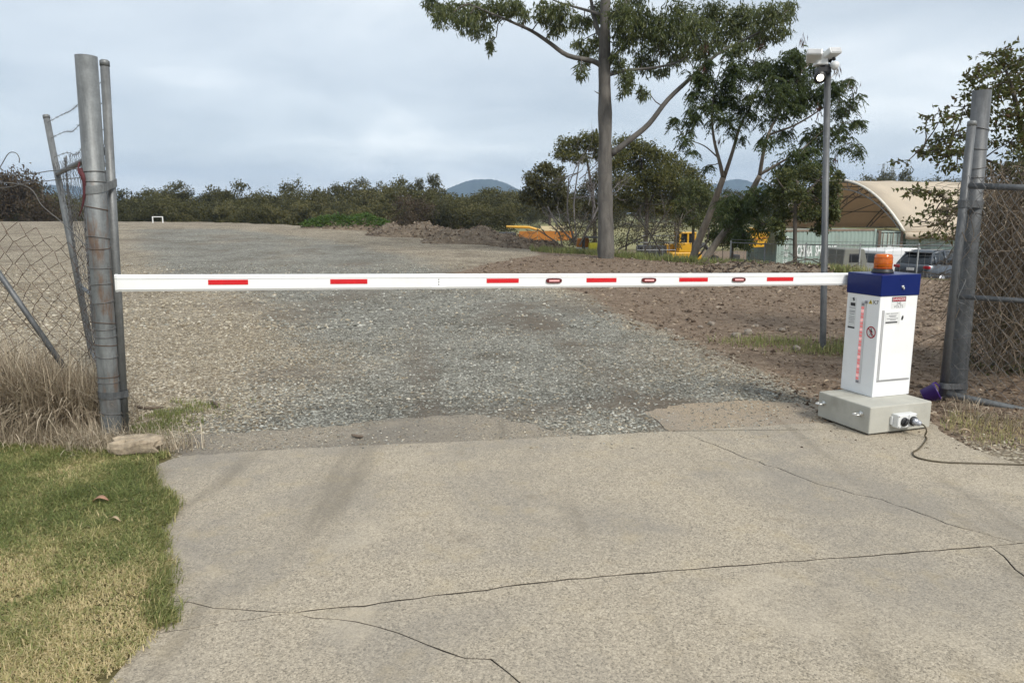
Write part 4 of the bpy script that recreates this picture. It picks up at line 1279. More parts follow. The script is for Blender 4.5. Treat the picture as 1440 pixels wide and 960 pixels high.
def fallen_leaf(px, py, L, Wd, rz, mat, label):
    c = gz(px, py); V = []; m = 7
    for i in range(m + 1):
        t = i / m; w = Wd * math.sin(PI * min(1, t * 0.92 + 0.06)) ** 0.8 / 2
        for s_, hz in ((-1, 0.35), (0, 0), (1, 0.35)): V.append(((t - 0.5) * L, s_ * w, 0.012 + hz * w + 0.02 * math.sin(t * PI)))
    Fs = []
    for i in range(m):
        for s_ in (0, 1): Fs.append((i * 3 + s_, i * 3 + s_ + 1, (i + 1) * 3 + s_ + 1, (i + 1) * 3 + s_))
    o = link('fallen_leaf', MB().add(V, Fs).data('fallen_leaf', mat, True)); o.location = (c[0], c[1], 0.012); o.rotation_euler = (0, 0, rz)
    sm = o.modifiers.new('thick', 'SOLIDIFY'); sm.thickness = 0.0012
    tag(o, label, 'leaf')


fallen_leaf(142, 710, 0.085, 0.045, 0.2, M_DRYLEAF, 'pinkish dry leaf lying on the green verge')
fallen_leaf(162, 738, 0.07, 0.02, -0.2, M_DRYLEAF2, 'slim tan dry leaf on the verge below the pink one')
fallen_leaf(1356, 612, 0.10, 0.04, -0.4, M_DRYLEAF2, 'pale curled leaf at the concrete edge right of the block')
M_TWIG = bark('dead_wood', (0.07, 0.052, 0.038), (0.17, 0.13, 0.095), 14)
for k, (P, rad_, lb) in enumerate([([(190, 572), (205, 575), (230, 574)], 0.012, 'short brown stick on the weeds behind the left gate post'),
                              ([(297, 566), (303, 569), (306, 572)], 0.016, 'dark chip of wood on the cream gravel, left'),
                              ([(495, 613), (503, 615), (511, 615)], 0.012, 'small dark wood chip on the worn concrete apron')]):
    Q = [gz(*q) + np.array([0, 0, 0.01]) for q in P]
    o = thing('stick', Q[0], lb, 'stick'); part('wood', MB().tube(smooth_path(Q, 3), [rad_ * 0.7] + [rad_] * 5 + [rad_ * 0.5], 6), M_TWIG, o)

# ------------------------------------------------------------------ right gate post and leaf
qb = gz(1346, 553); qt = at(1381, 128, qb[1] + 0.05); qax = nz(qt - qb)
post2 = thing('gate_post', (qb[0], qb[1], 0), 'thick dark leaning gate post right of the barrier cabinet', 'gate post')
ql = lambda py: qb + (qt - qb) * (553 - py) / (553 - 128.0)
part('post_pipe', MB().tube([qb - qax * 0.3, qb, ql(340), qt], 0.074, 28), M_GALV_DK, post2, True, True)
part('pipe_mouth', MB().tube([qt + qax * 0.0005, qt + qax * 0.003], 0.063, 24), M_BLACK, post2)
un = nz(np.cross(qax, (0, 1, 0))); vn = np.cross(qax, un)
for py in (178, 204, 230, 242, 296, 330, 402, 470, 512):
    c = ql(py); P = np.array([c + (un * math.cos(w_) + vn * math.sin(w_)) * 0.0765 + qax * 0.02 * math.sin(w_ + py) for w_ in np.linspace(0, 2 * PI, 25)])
    part('wire_tie', MB().tube(P, 0.003, 6, False), M_WIRE, post2, True, True)
rb, rt = gz(1325, 562), at(1367, 172, 6.42); rax = nz(rt - rb)
leafR = thing('gate_leaf', (rb[0], rb[1], 0), 'leaning chain link gate leaf in front of dark vines, far right', 'gate leaf')
rl = lambda py: rb + (rt - rb) * (562 - py) / (562 - 172.0)
part('stile', MB().tube([rb + rax * 0.02, rl(360), rt], 0.034, 16), M_GALV_DK, leafR, True, True)
part('pipe_cap', MB().tube([rt - rax * 0.03, rt + rax * 0.004, rt + rax * 0.012], [0.0365, 0.0365, 0.025], 16), M_GALV, leafR, True, True)
strap(ql(282), rl(282), 0.077, 0.037, 0.06, qax, M_GALV_DK, post2); strap(ql(541), rl(541), 0.077, 0.037, 0.05, qax, M_GALV_DK, post2)
RE = [(at(1327, 553, rl(553)[1]), at(1440, 577, 6.12), 0.030), (rl(411), at(1440, 423, 6.12), 0.022), (rl(257), at(1440, 264, 6.15), 0.026)]
ends = []
for A, B, rr_ in RE:
    B2 = A + (B - A) * 2.2; ends.append((A, B2))
    part('rail', MB().tube([A, B2], rr_, 14), M_GALV_DK if rr_ < 0.03 else M_GALV, leafR, True, True)
part('stile', MB().tube([ends[0][1], ends[2][1] + (ends[2][1] - ends[0][1]) * 0.2], 0.034, 14), M_GALV_DK, leafR, True, True)
mb = MB(); wR = np.linalg.norm(ends[0][1] - ends[0][0]); hR = np.linalg.norm(ends[2][0] - ends[0][0])


def warpR(p, a, b):
    t = a / wR; f = b / hR
    q = (ends[0][0] * (1 - t) + ends[0][1] * t) * (1 - f) + (ends[2][0] * (1 - t) + ends[2][1] * t) * f
    return q + np.array([rr.normal(0, 0.005) + 0.012 * math.sin(b * 6 + a * 3), -0.03 + 0.02 * math.sin(a * 4 + b * 3), rr.normal(0, 0.005)])


chain_link(mb, ends[0][0], (1, 0, 0), (0, 0, 1), wR, hR + 0.12, 0.105, 0.0027, warpR)
part('mesh', mb, M_WIRE, leafR)
lw = [rl(395), rl(395) + np.array([0.06, -0.05, 0.05]), rl(412) + np.array([0.0, -0.07, -0.02]), rl(425) + np.array([0.1, -0.05, 0]), rl(440) + np.array([0.16, -0.06, -0.1])]
part('tie_wire', MB().tube(smooth_path(lw, 6), 0.003, 5), M_GALV, leafR, True, True)

# purple tub lying behind the stile
pc_ = gz(1309, 566); tub = thing('purple_tub', (pc_[0] + 0.03, pc_[1] + 0.10, -0.03), 'purple plastic tub lying on its side by the right gate post', 'tub', 0.0)
R_t = np.array(Matrix.Rotation(math.radians(62), 3, 'Y') @ Matrix.Rotation(0.3, 3, 'X'))
part('shell', MB().lathe([(0.06, 0.0), (0.078, 0.11), (0.085, 0.112), (0.085, 0.122), (0.075, 0.122), (0.057, 0.006), (0.001, 0.006)], 24, (-0.05, 0, 0.06), R_t), M_PURPLE, tub, False, True)
a = np.linspace(0, PI, 13)
hp = np.stack([0.083 * np.cos(a), 0.083 * np.sin(a) * 0.6, 0.117 + 0.04 * np.sin(a)], 1) @ R_t.T + np.array([-0.05, 0, 0.06])
part('handle', MB().tube(hp, 0.007, 6), M_PURPLE, tub, False, True)

# ------------------------------------------------------------------ camera pole
cb = gz(1157, 490); ct = at(1164, 96, cb[1]); cax = nz(ct - cb)
cpole = thing('camera_pole', (cb[0], cb[1], 0), 'slim grey steel pole carrying white security cameras and a lit lamp', 'camera pole')
part('pole', MB().tube([cb - cax * 0.2, cb, ct], 0.037, 20), M_GALV_DK, cpole, True, True)
cl = lambda px, py, dy_=0.0: at(px, py, cb[1] + dy_)
part('bracket', MB().tube([cl(1163, 104), cl(1160, 92)], 0.055, 14).box(cl(1157, 99), (0.14, 0.12, 0.05)), M_BLACK, cpole, True)
part('head', MB().prism([(-0.07, 0.0), (0.07, 0.0), (0.045, 0.14), (-0.035, 0.14)], (0, 0.14, 0), cl(1157, 91, -0.07), (1, 0, 0), (0, 0, 1)), M_WPLAST, cpole, True, bevel=0.015)
for px, py, rz, tl in ((1145, 79, -0.35, 0.35), (1167, 77, 0.35, 0.35)):
    R = np.array((Matrix.Rotation(rz, 3, 'Z') @ Matrix.Rotation(-tl, 3, 'X') @ Matrix.Rotation(-rz * 0.25, 3, 'Y')))
    h_ = part('camera_housing', MB().box(cl(px, py, -0.05), (0.17, 0.20, 0.075), R), M_WPLAST, cpole, True, bevel=0.015)
    part('housing_face', MB().box(cl(px, py, -0.05) + R @ np.array([0, -0.101, 0]), (0.14, 0.006, 0.05), R), simple('pale_grey_lens', (0.5, 0.5, 0.5), 0.2), h_)
part('dome_camera', MB().lathe([(0.004, -0.055), (0.03, -0.043), (0.048, -0.008), (0.048, 0.024), (0.024, 0.04), (0.001, 0.044)], 20, cl(1174, 92, -0.08)), M_WPLAST, cpole, True, True)
part('side_arm', MB().tube([cl(1173, 84, -0.06), cl(1172, 78, -0.02), cl(1166, 88)], 0.02, 8), M_BLACK, cpole, True, True)
dirl = nz((-0.12, -0.9, -0.35)); lc = cl(1153, 109, -0.06)
spot = part('spotlight', MB().tube([lc - dirl * 0.10, lc - dirl * 0.05, lc, lc + dirl * 0.02], [0.04, 0.06, 0.068, 0.068], 20), M_BLACK, cpole, True, True)
part('lit_lens', MB().tube([lc + dirl * 0.021, lc + dirl * 0.027], [0.038, 0.03], 20), M_LAMP, spot, True)
part('lamp_yoke', MB().tube([cl(1162, 107), cl(1157, 104, -0.03), lc - dirl * 0.06], 0.014, 8), M_BLACK, cpole, True, True)
part('cable', MB().tube(smooth_path([cl(1177, 90, -0.06), cl(1178, 100, -0.03), cl(1172, 106), cl(1167, 112)], 5), 0.006, 6), M_WPLAST, cpole, True, True)

# ------------------------------------------------------------------ trees
M_GUMBARK = bark('smooth_grey_gum_bark', (0.058, 0.053, 0.047), (0.15, 0.138, 0.122), 4)
M_PALEBARK = bark('pale_brown_bark', (0.09, 0.073, 0.056), (0.19, 0.16, 0.126), 9)
M_DARKBARK = bark('dark_bark', (0.05, 0.04, 0.032), (0.12, 0.10, 0.08), 9)
M_GREYTWIG = bark('bare_grey_twigs', (0.10, 0.09, 0.085), (0.21, 0.19, 0.18), 9)
M_GUMLEAF = leafmat('gum_leaves', [(0.032, 0.045, 0.017), (0.072, 0.094, 0.032), (0.13, 0.152, 0.054), (0.22, 0.225, 0.10)], 0.34, 0.4)
M_FINELEAF = leafmat('feathery_leaves', [(0.022, 0.035, 0.011), (0.044, 0.066, 0.019), (0.074, 0.10, 0.03), (0.115, 0.13, 0.048)], 0.34, 0.55)
M_SHRUBLEAF = leafmat('shrub_leaves', [(0.026, 0.038, 0.012), (0.055, 0.07, 0.023), (0.10, 0.118, 0.04), (0.20, 0.195, 0.07)], 0.25, 0.5)
M_OLIVELEAF = leafmat('olive_leaves', [(0.028, 0.034, 0.012), (0.065, 0.072, 0.022), (0.12, 0.12, 0.036), (0.19, 0.175, 0.055)], 0.25, 0.6)
M_DISTLEAF = leafmat('distant_leaves', [(0.03, 0.03, 0.013), (0.058, 0.058, 0.021), (0.095, 0.092, 0.034), (0.155, 0.14, 0.06)], 0.2, 0.7)
M_DISTBROWN = leafmat('russet_leaves', [(0.035, 0.026, 0.016), (0.06, 0.045, 0.028), (0.09, 0.065, 0.04), (0.13, 0.10, 0.06)], 0.2, 0.7)
M_VINELEAF = leafmat('vine_leaves', [(0.022, 0.026, 0.011), (0.045, 0.048, 0.02), (0.075, 0.085, 0.03), (0.15, 0.15, 0.05)], 0.2, 0.6)
M_REDLEAF = leafmat('red_green_leaves', [(0.075, 0.028, 0.014), (0.08, 0.075, 0.026), (0.095, 0.115, 0.032), (0.16, 0.175, 0.06)], 0.38, 0.45)
M_BRUSH = leafmat('brown_brush_leaves', [(0.05, 0.04, 0.026), (0.085, 0.072, 0.04), (0.12, 0.115, 0.05), (0.19, 0.165, 0.09)], 0.2, 0.7)
M_POD = leafmat('seed_pods', [(0.035, 0.012, 0.010), (0.06, 0.022, 0.016), (0.08, 0.03, 0.02)], 0.1, 0.6)
M_WEEDLEAF = leafmat('weed_leaves', [(0.035, 0.06, 0.012), (0.06, 0.105, 0.02), (0.095, 0.155, 0.035)], 0.25, 0.6)


def clump_pts(c, rad, n, r, hollow=0.2, jit=0.22):
    """points in an ellipsoid, denser towards its shell, bunched into sprays"""
    k = max(1, n // 9)
    d = r.normal(size=(k, 3)); d /= np.linalg.norm(d, axis=1)[:, None]
    q = (hollow + (1 - hollow) * r.random((k, 1))) ** 0.6
    hubs = np.asarray(c) + d * q * np.asarray(rad)
    idx = r.integers(0, k, n)
    return hubs[idx] + r.normal(0, jit, (n, 3)) * np.asarray(rad), hubs


def droop(n, r, down=0.9, spread=0.6):
    d = r.normal(0, spread, (n, 3)); d[:, 2] -= down
    return d


def px_clump(px, py, rx, ry, Y, rdep=None):
    c = at(px, py, Y); m = Y / F_PX
    return c, np.array([rx * m, (rdep if rdep else (rx + ry) / 2 * m), ry * m])


def branch_to(mb, src, dst, r0, r1, r, sag=0.05, n=5):
    L = np.linalg.norm(dst - src); mid = [(src + (dst - src) * t + r.normal(0, 0.05 * L, 3) * (1 - abs(2 * t - 1))) for t in (0.33, 0.66)]
    P = smooth_path([src, mid[0], mid[1], dst], 2)
    mb.tube(P, np.linspace(r0, r1, len(P)), n, False)
    return P


def nearest(pool, p):
    P = np.asarray(pool); i = np.argmin(((P - p) ** 2).sum(1) + 0.6 * np.maximum(0, P[:, 2] - p[2]) ** 2); return P[i]


# --- the gum tree
GYD = 27.4
gb = gp(852, 363); GYD = gb[1]
gum = thing('gum_tree', gb, 'tall grey trunked gum tree with drooping leaves behind the boom', 'tree')
r = np.random.default_rng(101)
tp = [at(852, 372, GYD), at(852, 363, GYD), at(852, 330, GYD), at(851, 260, GYD), at(851, 180, GYD), at(850, 100, GYD), at(851, 40, GYD), at(852, -20, GYD), at(858, -110, GYD), at(856, -200, GYD), at(864, -290, GYD)]
trr = [0.36, 0.31, 0.285, 0.265, 0.245, 0.22, 0.185, 0.165, 0.13, 0.09, 0.03]
P = smooth_path(tp, 4); Rr = np.interp(np.linspace(0, 1, len(P)), np.linspace(0, 1, len(trr)), trr) * (1 + 0.05 * r.normal(size=len(P)))
part('trunk', MB().tube(P, Rr, 20), M_GUMBARK, gum, True, True)
pool = list(P[20:])
LIMBS = [([(851, 97), (830, 89), (800, 76), (775, 62), (745, 44), (722, 32), (695, 20), (660, 6)], 0.105, 0.02, -0.6),
         ([(858, 218), (885, 199), (910, 175), (940, 140), (975, 108), (1005, 80), (1040, 56), (1075, 42), (1100, 30)], 0.12, 0.02, -0.4),
         ([(851, 62), (838, 40), (832, 10), (826, -40), (815, -100)], 0.11, 0.02, 0.5), ([(853, 92), (870, 70), (890, 52), (925, 50), (965, 34)], 0.07, 0.015, 0.9),
         ([(854, 106), (880, 97), (910, 96), (940, 92), (968, 78), (985, 58)], 0.07, 0.012, -0.5), ([(850, 22), (815, 10), (780, 2), (750, -12)], 0.06, 0.012, 0.8),
         ([(852, 30), (880, 0), (930, -40), (990, -80)], 0.10, 0.02, 1.0), ([(852, -10), (800, -60), (740, -110)], 0.09, 0.02, -1.0),
         ([(850, -60), (830, -140), (800, -210)], 0.07, 0.02, 0.6), ([(858, -100), (920, -170), (960, -220)], 0.07, 0.02, -0.8), ([(849, 130), (842, 132), (836, 128)], 0.035, 0.01, -0.1)]
for pp, r0, r1, dd in LIMBS:
    n_ = len(pp); Q = [at(x_, y_, GYD + dd * k / (n_ - 1) * 2.0) + (r.normal(0, 0.05, 3) if 0 < k < n_ - 1 else 0) for k, (x_, y_) in enumerate(pp)]
    S_ = smooth_path(Q, 4); part('limb', MB().tube(S_, np.linspace(r0, r1, len(S_)), 9), M_GUMBARK, gum, True, True); pool += list(S_[3:])
CL = [(612, 4, 16, 10), (622, 22, 14, 13), (640, 14, 18, 14), (655, 30, 16, 14), (676, 38, 15, 15), (690, 58, 6, 14), (672, 12, 20, 12), (700, 14, 20, 13), (722, 8, 18, 10), (735, 22, 10, 8),
      (765, 18, 18, 14), (782, 36, 12, 14), (790, 14, 16, 12), (806, 30, 10, 9), (826, 78, 12, 12), (818, 100, 9, 9), (812, 62, 9, 8), (838, 60, 10, 14), (820, 30, 14, 12), (845, 20, 14, 16),
      (872, 20, 20, 20), (880, 52, 18, 16), (900, 30, 24, 22), (925, 45, 24, 22), (950, 25, 26, 22), (975, 45, 26, 22), (1000, 22, 26, 20), (1022, 45, 26, 18), (1048, 22, 24, 18), (1065, 48, 20, 14),
      (1085, 18, 22, 16), (1108, 16, 14, 14), (1040, 66, 18, 9), (905, 84, 16, 16), (882, 112, 12, 14), (878, 130, 7, 8), (906, 128, 7, 12), (930, 98, 12, 10), (955, 80, 16, 12), (985, 78, 14, 12), (868, 84, 10, 16), (1095, 44, 14, 10), (940, 62, 18, 12),
      (1000, 62, 18, 10)]
r2 = random.Random(8)
for k in range(46):
    a_ = r2.uniform(0, 2 * PI); q = math.sqrt(r2.random()); CL.append((860 + 230 * q * math.cos(a_), -150 + 145 * q * math.sin(a_) - 15, r2.uniform(22, 38), r2.uniform(18, 30)))
GV = []; tw = MB()
for k, (px, py, rx, ry) in enumerate(CL):
    Yc = GYD + r.uniform(-1.5, 1.8)
    c, rad = px_clump(px, py, rx, ry, Yc, 0.55)
    nl = int(1.75 * rx * ry) if py > -30 else int(0.6 * rx * ry)
    C, hubs = clump_pts(c, rad, nl, r)
    base = nearest(pool, c); branch_to(tw, base, c, 0.024, 0.010, r)
    for h in hubs[:12]: tw.tube([c, (c + h) / 2 + r.normal(0, 0.05, 3), h], [0.009, 0.006, 0.003], 4, False)
    GV.append(leaves(C, droop(nl, r, 0.9, 0.55), 0.15 + 0.13 * r.random(nl), 0.038 + 0.024 * r.random(nl), np.clip(r.normal(0.42, 0.25, nl), 0, 1), 200 + k))
part('twigs', tw, M_DARKBARK, gum, True, True)['kind'] = 'stuff'
V, Fs, S = merge(GV)


def crown(V, Fs, S, mat, parent, name='crown'):
    A = np.array(root_mat(parent).inverted()); V = V @ A[:3, :3].T + A[:3, 3]
    return link(name, raw_mesh(name, V, Fs, mat, {'shade': S}), parent)


crown(V, Fs, S, M_GUMLEAF, gum)


# --- two feathery leaved trees with leaning trunks
def frond(C, D, L, r, seed, pairs=6):
    """drooping pinnate leaf: a rachis with leaflet pairs"""
    n = len(C); D = D / (np.linalg.norm(D, axis=1)[:, None] + 1e-9); out = []
    side = np.cross(D, np.array([0, 0, 1.0])); side /= np.linalg.norm(side, axis=1)[:, None] + 1e-6
    for k in range(pairs):
        t = (k + 0.6) / pairs
        pos = C + D * (L * t)[:, None] + np.array([0, 0, -1.0]) * (L * 0.75 * t * t)[:, None]
        for sgn in (-1, 1):
            dd = side * sgn * 0.75 + D * 0.35 + np.array([0, 0, -0.75]) + r.normal(0, 0.12, (n, 3))
            out.append((pos, dd, L * (0.55 - 0.25 * abs(t - 0.4))))
    return out


def feather_tree(name, label, base_px, trunks, CL, Yd, seed, pods):
    b = gp(*base_px); t = thing(name, b, label, 'tree'); r = np.random.default_rng(seed); pool = []
    for pp, r0, r1 in trunks:
        Q = [at(x_, y_, Yd + 0.25 * math.sin(k * 1.3 + r0 * 40)) for k, (x_, y_) in enumerate(pp)]
        S_ = smooth_path(Q, 4); part('trunk', MB().tube(S_, np.linspace(r0, r1, len(S_)), 12), M_PALEBARK, t, True, True); pool += list(S_[4:])
    tw = MB(); parts_ = []; pd = []
    for k, (px, py, rx, ry, dn) in enumerate(CL):
        c, rad = px_clump(px, py, rx, ry, Yd + r.uniform(-0.9, 0.9), 0.6)
        nf = int(0.235 * rx * ry * dn) + 6
        C, hubs = clump_pts(c, rad, nf, r, 0.2)
        branch_to(tw, nearest(pool, c), c, 0.022, 0.009, r)
        for h in hubs: tw.tube([c, (c + h) / 2 + r.normal(0, 0.06, 3), h], [0.009, 0.006, 0.003], 4, False)
        D = r.normal(0, 1, (nf, 3)); D[:, 2] = D[:, 2] * 0.5 - 0.25
        L = 0.20 + 0.14 * r.random(nf); sh = np.clip(r.normal(0.4, 0.22, nf), 0, 1)
        for j, (pos, dd, ll) in enumerate(frond(C, D, L, r, seed)):
            parts_.append(leaves(pos, dd, ll, np.full(nf, 0.028) + 0.018 * r.random(nf), sh, seed + k * 20 + j, 0.1))
    for px, py in pods:
        c, rad = px_clump(px, py, 6, 9, Yd - 0.5, 0.15); n_ = 26; C = c + r.normal(0, 0.5, (n_, 3)) * rad + np.array([0, 0, 0.1])
        pd.append(leaves(C, droop(n_, r, 1.0, 0.15), 0.16 + 0.07 * r.random(n_), np.full(n_, 0.022), r.random(n_), seed + 900, 0.05))
    part('twigs', tw, M_PALEBARK, t, True, True)['kind'] = 'stuff'
    V, Fs, S = merge(parts_); crown(V, Fs, S, M_FINELEAF, t)
    if pd:
        V, Fs, S = merge(pd); crown(V, Fs, S, M_POD, t, 'seed_pods')['kind'] = 'stuff'
    return t


feather_tree('feather_leaved_tree', 'leaning slim forked tree with dark feathery leaves, right of gum tree', (972, 366),
             [([(972, 372), (982, 340), (1000, 296), (1017, 250)], 0.15, 0.10), ([(1017, 250), (1012, 228), (1004, 196), (1001, 162), (1004, 130)], 0.075, 0.02), ([(1018, 250), (1030, 214), (1040, 180), (1055, 150), (1070, 115)], 0.075, 0.018),
              ([(976, 366), (990, 350), (998, 322)], 0.045, 0.02), ([(1010, 222), (990, 205), (962, 195)], 0.03, 0.01)],
             [(948, 168, 9, 9, 1), (962, 186, 10, 9, 1), (972, 168, 12, 9, 1.2), (978, 208, 7, 6, 1), (966, 200, 6, 5, 1), (985, 150, 18, 14, 1.2), (990, 118, 20, 18, 1.3), (1012, 135, 22, 18, 1.3), (1010, 165, 18, 12, 1.1), (1030, 105, 25, 18, 1.4),
              (1040, 140, 24, 16, 1.4), (1058, 85, 22, 16, 1.2), (1000, 92, 14, 12, 1), (975, 100, 10, 12, 0.8), (1035, 185, 12, 10, 0.8), (992, 235, 5, 6, 1), (1060, 165, 18, 12, 1), (1018, 80, 12, 10, 0.7), (1030, 70, 8, 6, 0.6)], 26.6, 301,
             [(992, 68), (990, 100), (1070, 66), (1012, 200)])
feather_tree('feather_leaved_tree', 'leaning feathery leaved tree with brown pods behind the camera pole', (992, 370),
             [([(986, 374), (1005, 345), (1035, 305), (1055, 272), (1068, 248)], 0.13, 0.085), ([(1068, 248), (1073, 218), (1080, 190), (1095, 160), (1115, 125), (1128, 100)], 0.07, 0.015), ([(1068, 246), (1095, 230), (1125, 212), (1155, 185)], 0.05, 0.012),
              ([(1080, 190), (1120, 175), (1160, 150), (1185, 130)], 0.04, 0.01)],
             [(1080, 100, 24, 18, 1.5), (1110, 82, 24, 16, 1.5), (1085, 130, 26, 18, 1.5), (1120, 115, 24, 20, 1.5), (1140, 90, 14, 14, 1), (1105, 150, 24, 16, 1.3), (1140, 140, 22, 18, 1.3), (1165, 125, 14, 16, 1), (1185, 115, 12, 14, 0.9), (1198, 108, 8, 8, 0.8),
              (1180, 150, 16, 14, 1), (1200, 140, 8, 12, 0.9), (1172, 180, 16, 14, 1.1), (1198, 172, 10, 10, 1), (1212, 166, 6, 6, 1), (1150, 190, 20, 16, 1.2), (1190, 200, 12, 10, 1), (1206, 205, 8, 8, 1), (1130, 215, 24, 16, 1.3), (1100, 190, 16, 12, 0.9),
              (1110, 240, 24, 16, 1.3), (1165, 222, 14, 12, 1), (1075, 200, 14, 10, 0.8), (1060, 285, 22, 18, 1.5), (1035, 300, 20, 20, 1.5), (1075, 315, 18, 14, 1.3), (1045, 330, 18, 14, 1.2), (1020, 275, 12, 12, 1.0), (1150, 76, 10, 8, 0.8), (1085, 260, 16, 14, 1.2)], 25.2, 302,
             [(1128, 60), (1150, 160), (1178, 100), (1202, 128), (1175, 225), (1080, 135), (1195, 150)])


def leafy(name, label, cat, base, trunkpts, CL, Yd, mat, seed, lsize, dens, bmat=M_DARKBARK, group=None, ratio=0.45, dz=0.3, rdep=None, tr=(0.012, 0.005)):
    t = thing(name, base, label, cat, group=group); r = np.random.default_rng(seed); pool = []
    for pp, ra, rb_ in trunkpts:
        Q = [at(x_, y_, Yd) if len(np.shape((x_, y_))) == 1 else None for x_, y_ in pp]
        S_ = smooth_path(Q, 3); part('trunk', MB().tube(S_, np.linspace(ra, rb_, len(S_)), 9), bmat, t, True, True); pool += list(S_[2:])
    tw = MB(); GVp = []
    m = Yd / F_PX
    for k, (px, py, rx, ry) in enumerate(CL):
        c, rad = px_clump(px, py, rx, ry, Yd + r.uniform(-1, 1) * (rdep or 1.0) * 0.8, rdep)
        nl = int(dens * 22.0 * rx * ry * m * m / (lsize ** 2)) + 10
        C, hubs = clump_pts(c, rad, nl, r)
        if pool: branch_to(tw, nearest(pool, c), c, tr[0] * 2, tr[0], r)
        for h in hubs[:14]: tw.tube([c, h], [tr[0], tr[1]], 4, False)
        GVp.append(leaves(C, droop(nl, r, dz, 0.8), lsize * (0.7 + 0.6 * r.random(nl)), lsize * ratio * (0.7 + 0.6 * r.random(nl)), np.clip(r.normal(0.45, 0.25, nl), 0, 1), seed + k))
    part('twigs', tw, bmat, t, True, True)['kind'] = 'stuff'
    V, Fs, S = merge(GVp); crown(V, Fs, S, mat, t)
    return t


leafy('shrub_tree', 'bushy olive green young tree hanging over the shipping container', 'tree', gp(1118, 372), [([(1118, 378), (1118, 320), (1119, 285), (1122, 255)], 0.07, 0.04), ([(1119, 290), (1140, 265), (1155, 250)], 0.03, 0.012), ([(1119, 280), (1100, 262), (1092, 250)], 0.03, 0.012)],
      [(1105, 250, 16, 14), (1130, 245, 18, 14), (1155, 250, 16, 14), (1172, 262, 10, 12), (1098, 275, 14, 14), (1120, 272, 18, 14), (1145, 278, 18, 14), (1168, 285, 12, 14), (1105, 300, 16, 12), (1135, 300, 16, 12), (1160, 306, 14, 12), (1092, 318, 12, 10), (1150, 322, 12, 8), (1176, 300, 8, 10), (1180, 248, 7, 8), (1098, 335, 8, 10)],
      23.0, M_SHRUBLEAF, 401, 0.095, 2.4, ratio=0.6)
# --- trees beyond the yard edge
MID = [
    ('tall olive topped tree just left of and behind the gum trunk', [([(838, 335), (835, 290), (828, 240), (822, 205)], 0.13, 0.04)], [(800, 205, 18, 12), (825, 200, 20, 12), (790, 218, 12, 9), (838, 195, 14, 9), (815, 222, 16, 8), (845, 215, 14, 12)], 44, M_OLIVELEAF, 0.2, 0.9),
    ('broad olive green tree just right of the gum trunk', [([(905, 345), (910, 300), (905, 250), (900, 215)], 0.14, 0.04), ([(908, 300), (925, 260), (940, 235)], 0.06, 0.02)],
     [(880, 205, 20, 14), (905, 212, 20, 14), (925, 222, 16, 12), (870, 225, 16, 14), (895, 235, 22, 16), (925, 245, 20, 16), (945, 240, 14, 12), (905, 262, 24, 16), (935, 268, 20, 16), (880, 258, 16, 14), (955, 262, 16, 14), (965, 280, 18, 14), (940, 292, 18, 12), (905, 290, 20, 10), (878, 280, 14, 12)], 42, M_OLIVELEAF, 0.2, 0.85),
    ('dark green spreading tree behind the spoil heap, left of gum tree', [([(775, 330), (772, 290), (768, 255)], 0.13, 0.04)],
     [(765, 238, 14, 10), (780, 246, 14, 12), (748, 250, 12, 10), (760, 262, 18, 14), (785, 265, 16, 14), (745, 275, 14, 12), (770, 285, 20, 14), (795, 285, 12, 14)], 58, M_DISTLEAF, 0.28, 1.0),
    ('green bushy tree between the gum tree and the feathery trees', [([(975, 350), (975, 310), (978, 280)], 0.10, 0.03)], [(970, 262, 14, 12), (985, 275, 16, 14), (965, 285, 14, 14), (995, 292, 12, 14), (985, 310, 16, 12), (960, 308, 12, 12)], 38, M_SHRUBLEAF, 0.18, 0.9),
    ('grey green tree filling the gap left of the gum trunk', [([(858, 340), (858, 290), (855, 250)], 0.10, 0.03)], [(858, 232, 14, 12), (845, 250, 14, 12), (866, 255, 14, 14), (850, 275, 16, 14), (830, 262, 12, 12), (815, 275, 12, 12), (835, 290, 16, 12), (862, 292, 14, 12), (808, 295, 12, 10)], 52, M_DISTLEAF, 0.2, 0.7),
    ('tall olive tree crown above the yellow excavator', [([(948, 345), (950, 300), (948, 255)], 0.10, 0.03)], [(945, 225, 12, 10), (958, 238, 14, 12), (975, 248, 14, 12), (940, 252, 14, 12), (988, 262, 12, 10), (965, 268, 16, 12), (995, 280, 12, 12)], 48, M_OLIVELEAF, 0.2, 0.8),
    ('dark green bush behind the two leaning feathery trunks', [([(1030, 350), (1030, 300)], 0.06, 0.03)], [(1018, 300, 14, 14), (1035, 315, 18, 14), (1025, 335, 16, 12), (1045, 340, 14, 10), (1052, 300, 12, 14), (1005, 330, 8, 12)], 30, M_FINELEAF, 0.16, 1.1),
]
for k, (lb, tk, cl_, Yd, mt, ls_, dn) in enumerate(MID):
    bx_ = tk[0][0][0][0]; bb = at(bx_, 320, Yd); zb = float(terrain(bb[0], Yd))
    tk2 = [([(bx_, 300 + (CAM_H - zb) * F_PX / Yd)] + tk[0][0][1:], tk[0][1], tk[0][2])] + tk[1:]
    leafy('background_tree', lb, 'tree', (bb[0], Yd, zb), tk2, cl_, Yd, mt, 500 + 31 * k, ls_ * 0.8, dn * 2.9, group='trees beyond the yard edge', ratio=0.5, rdep=1.0)


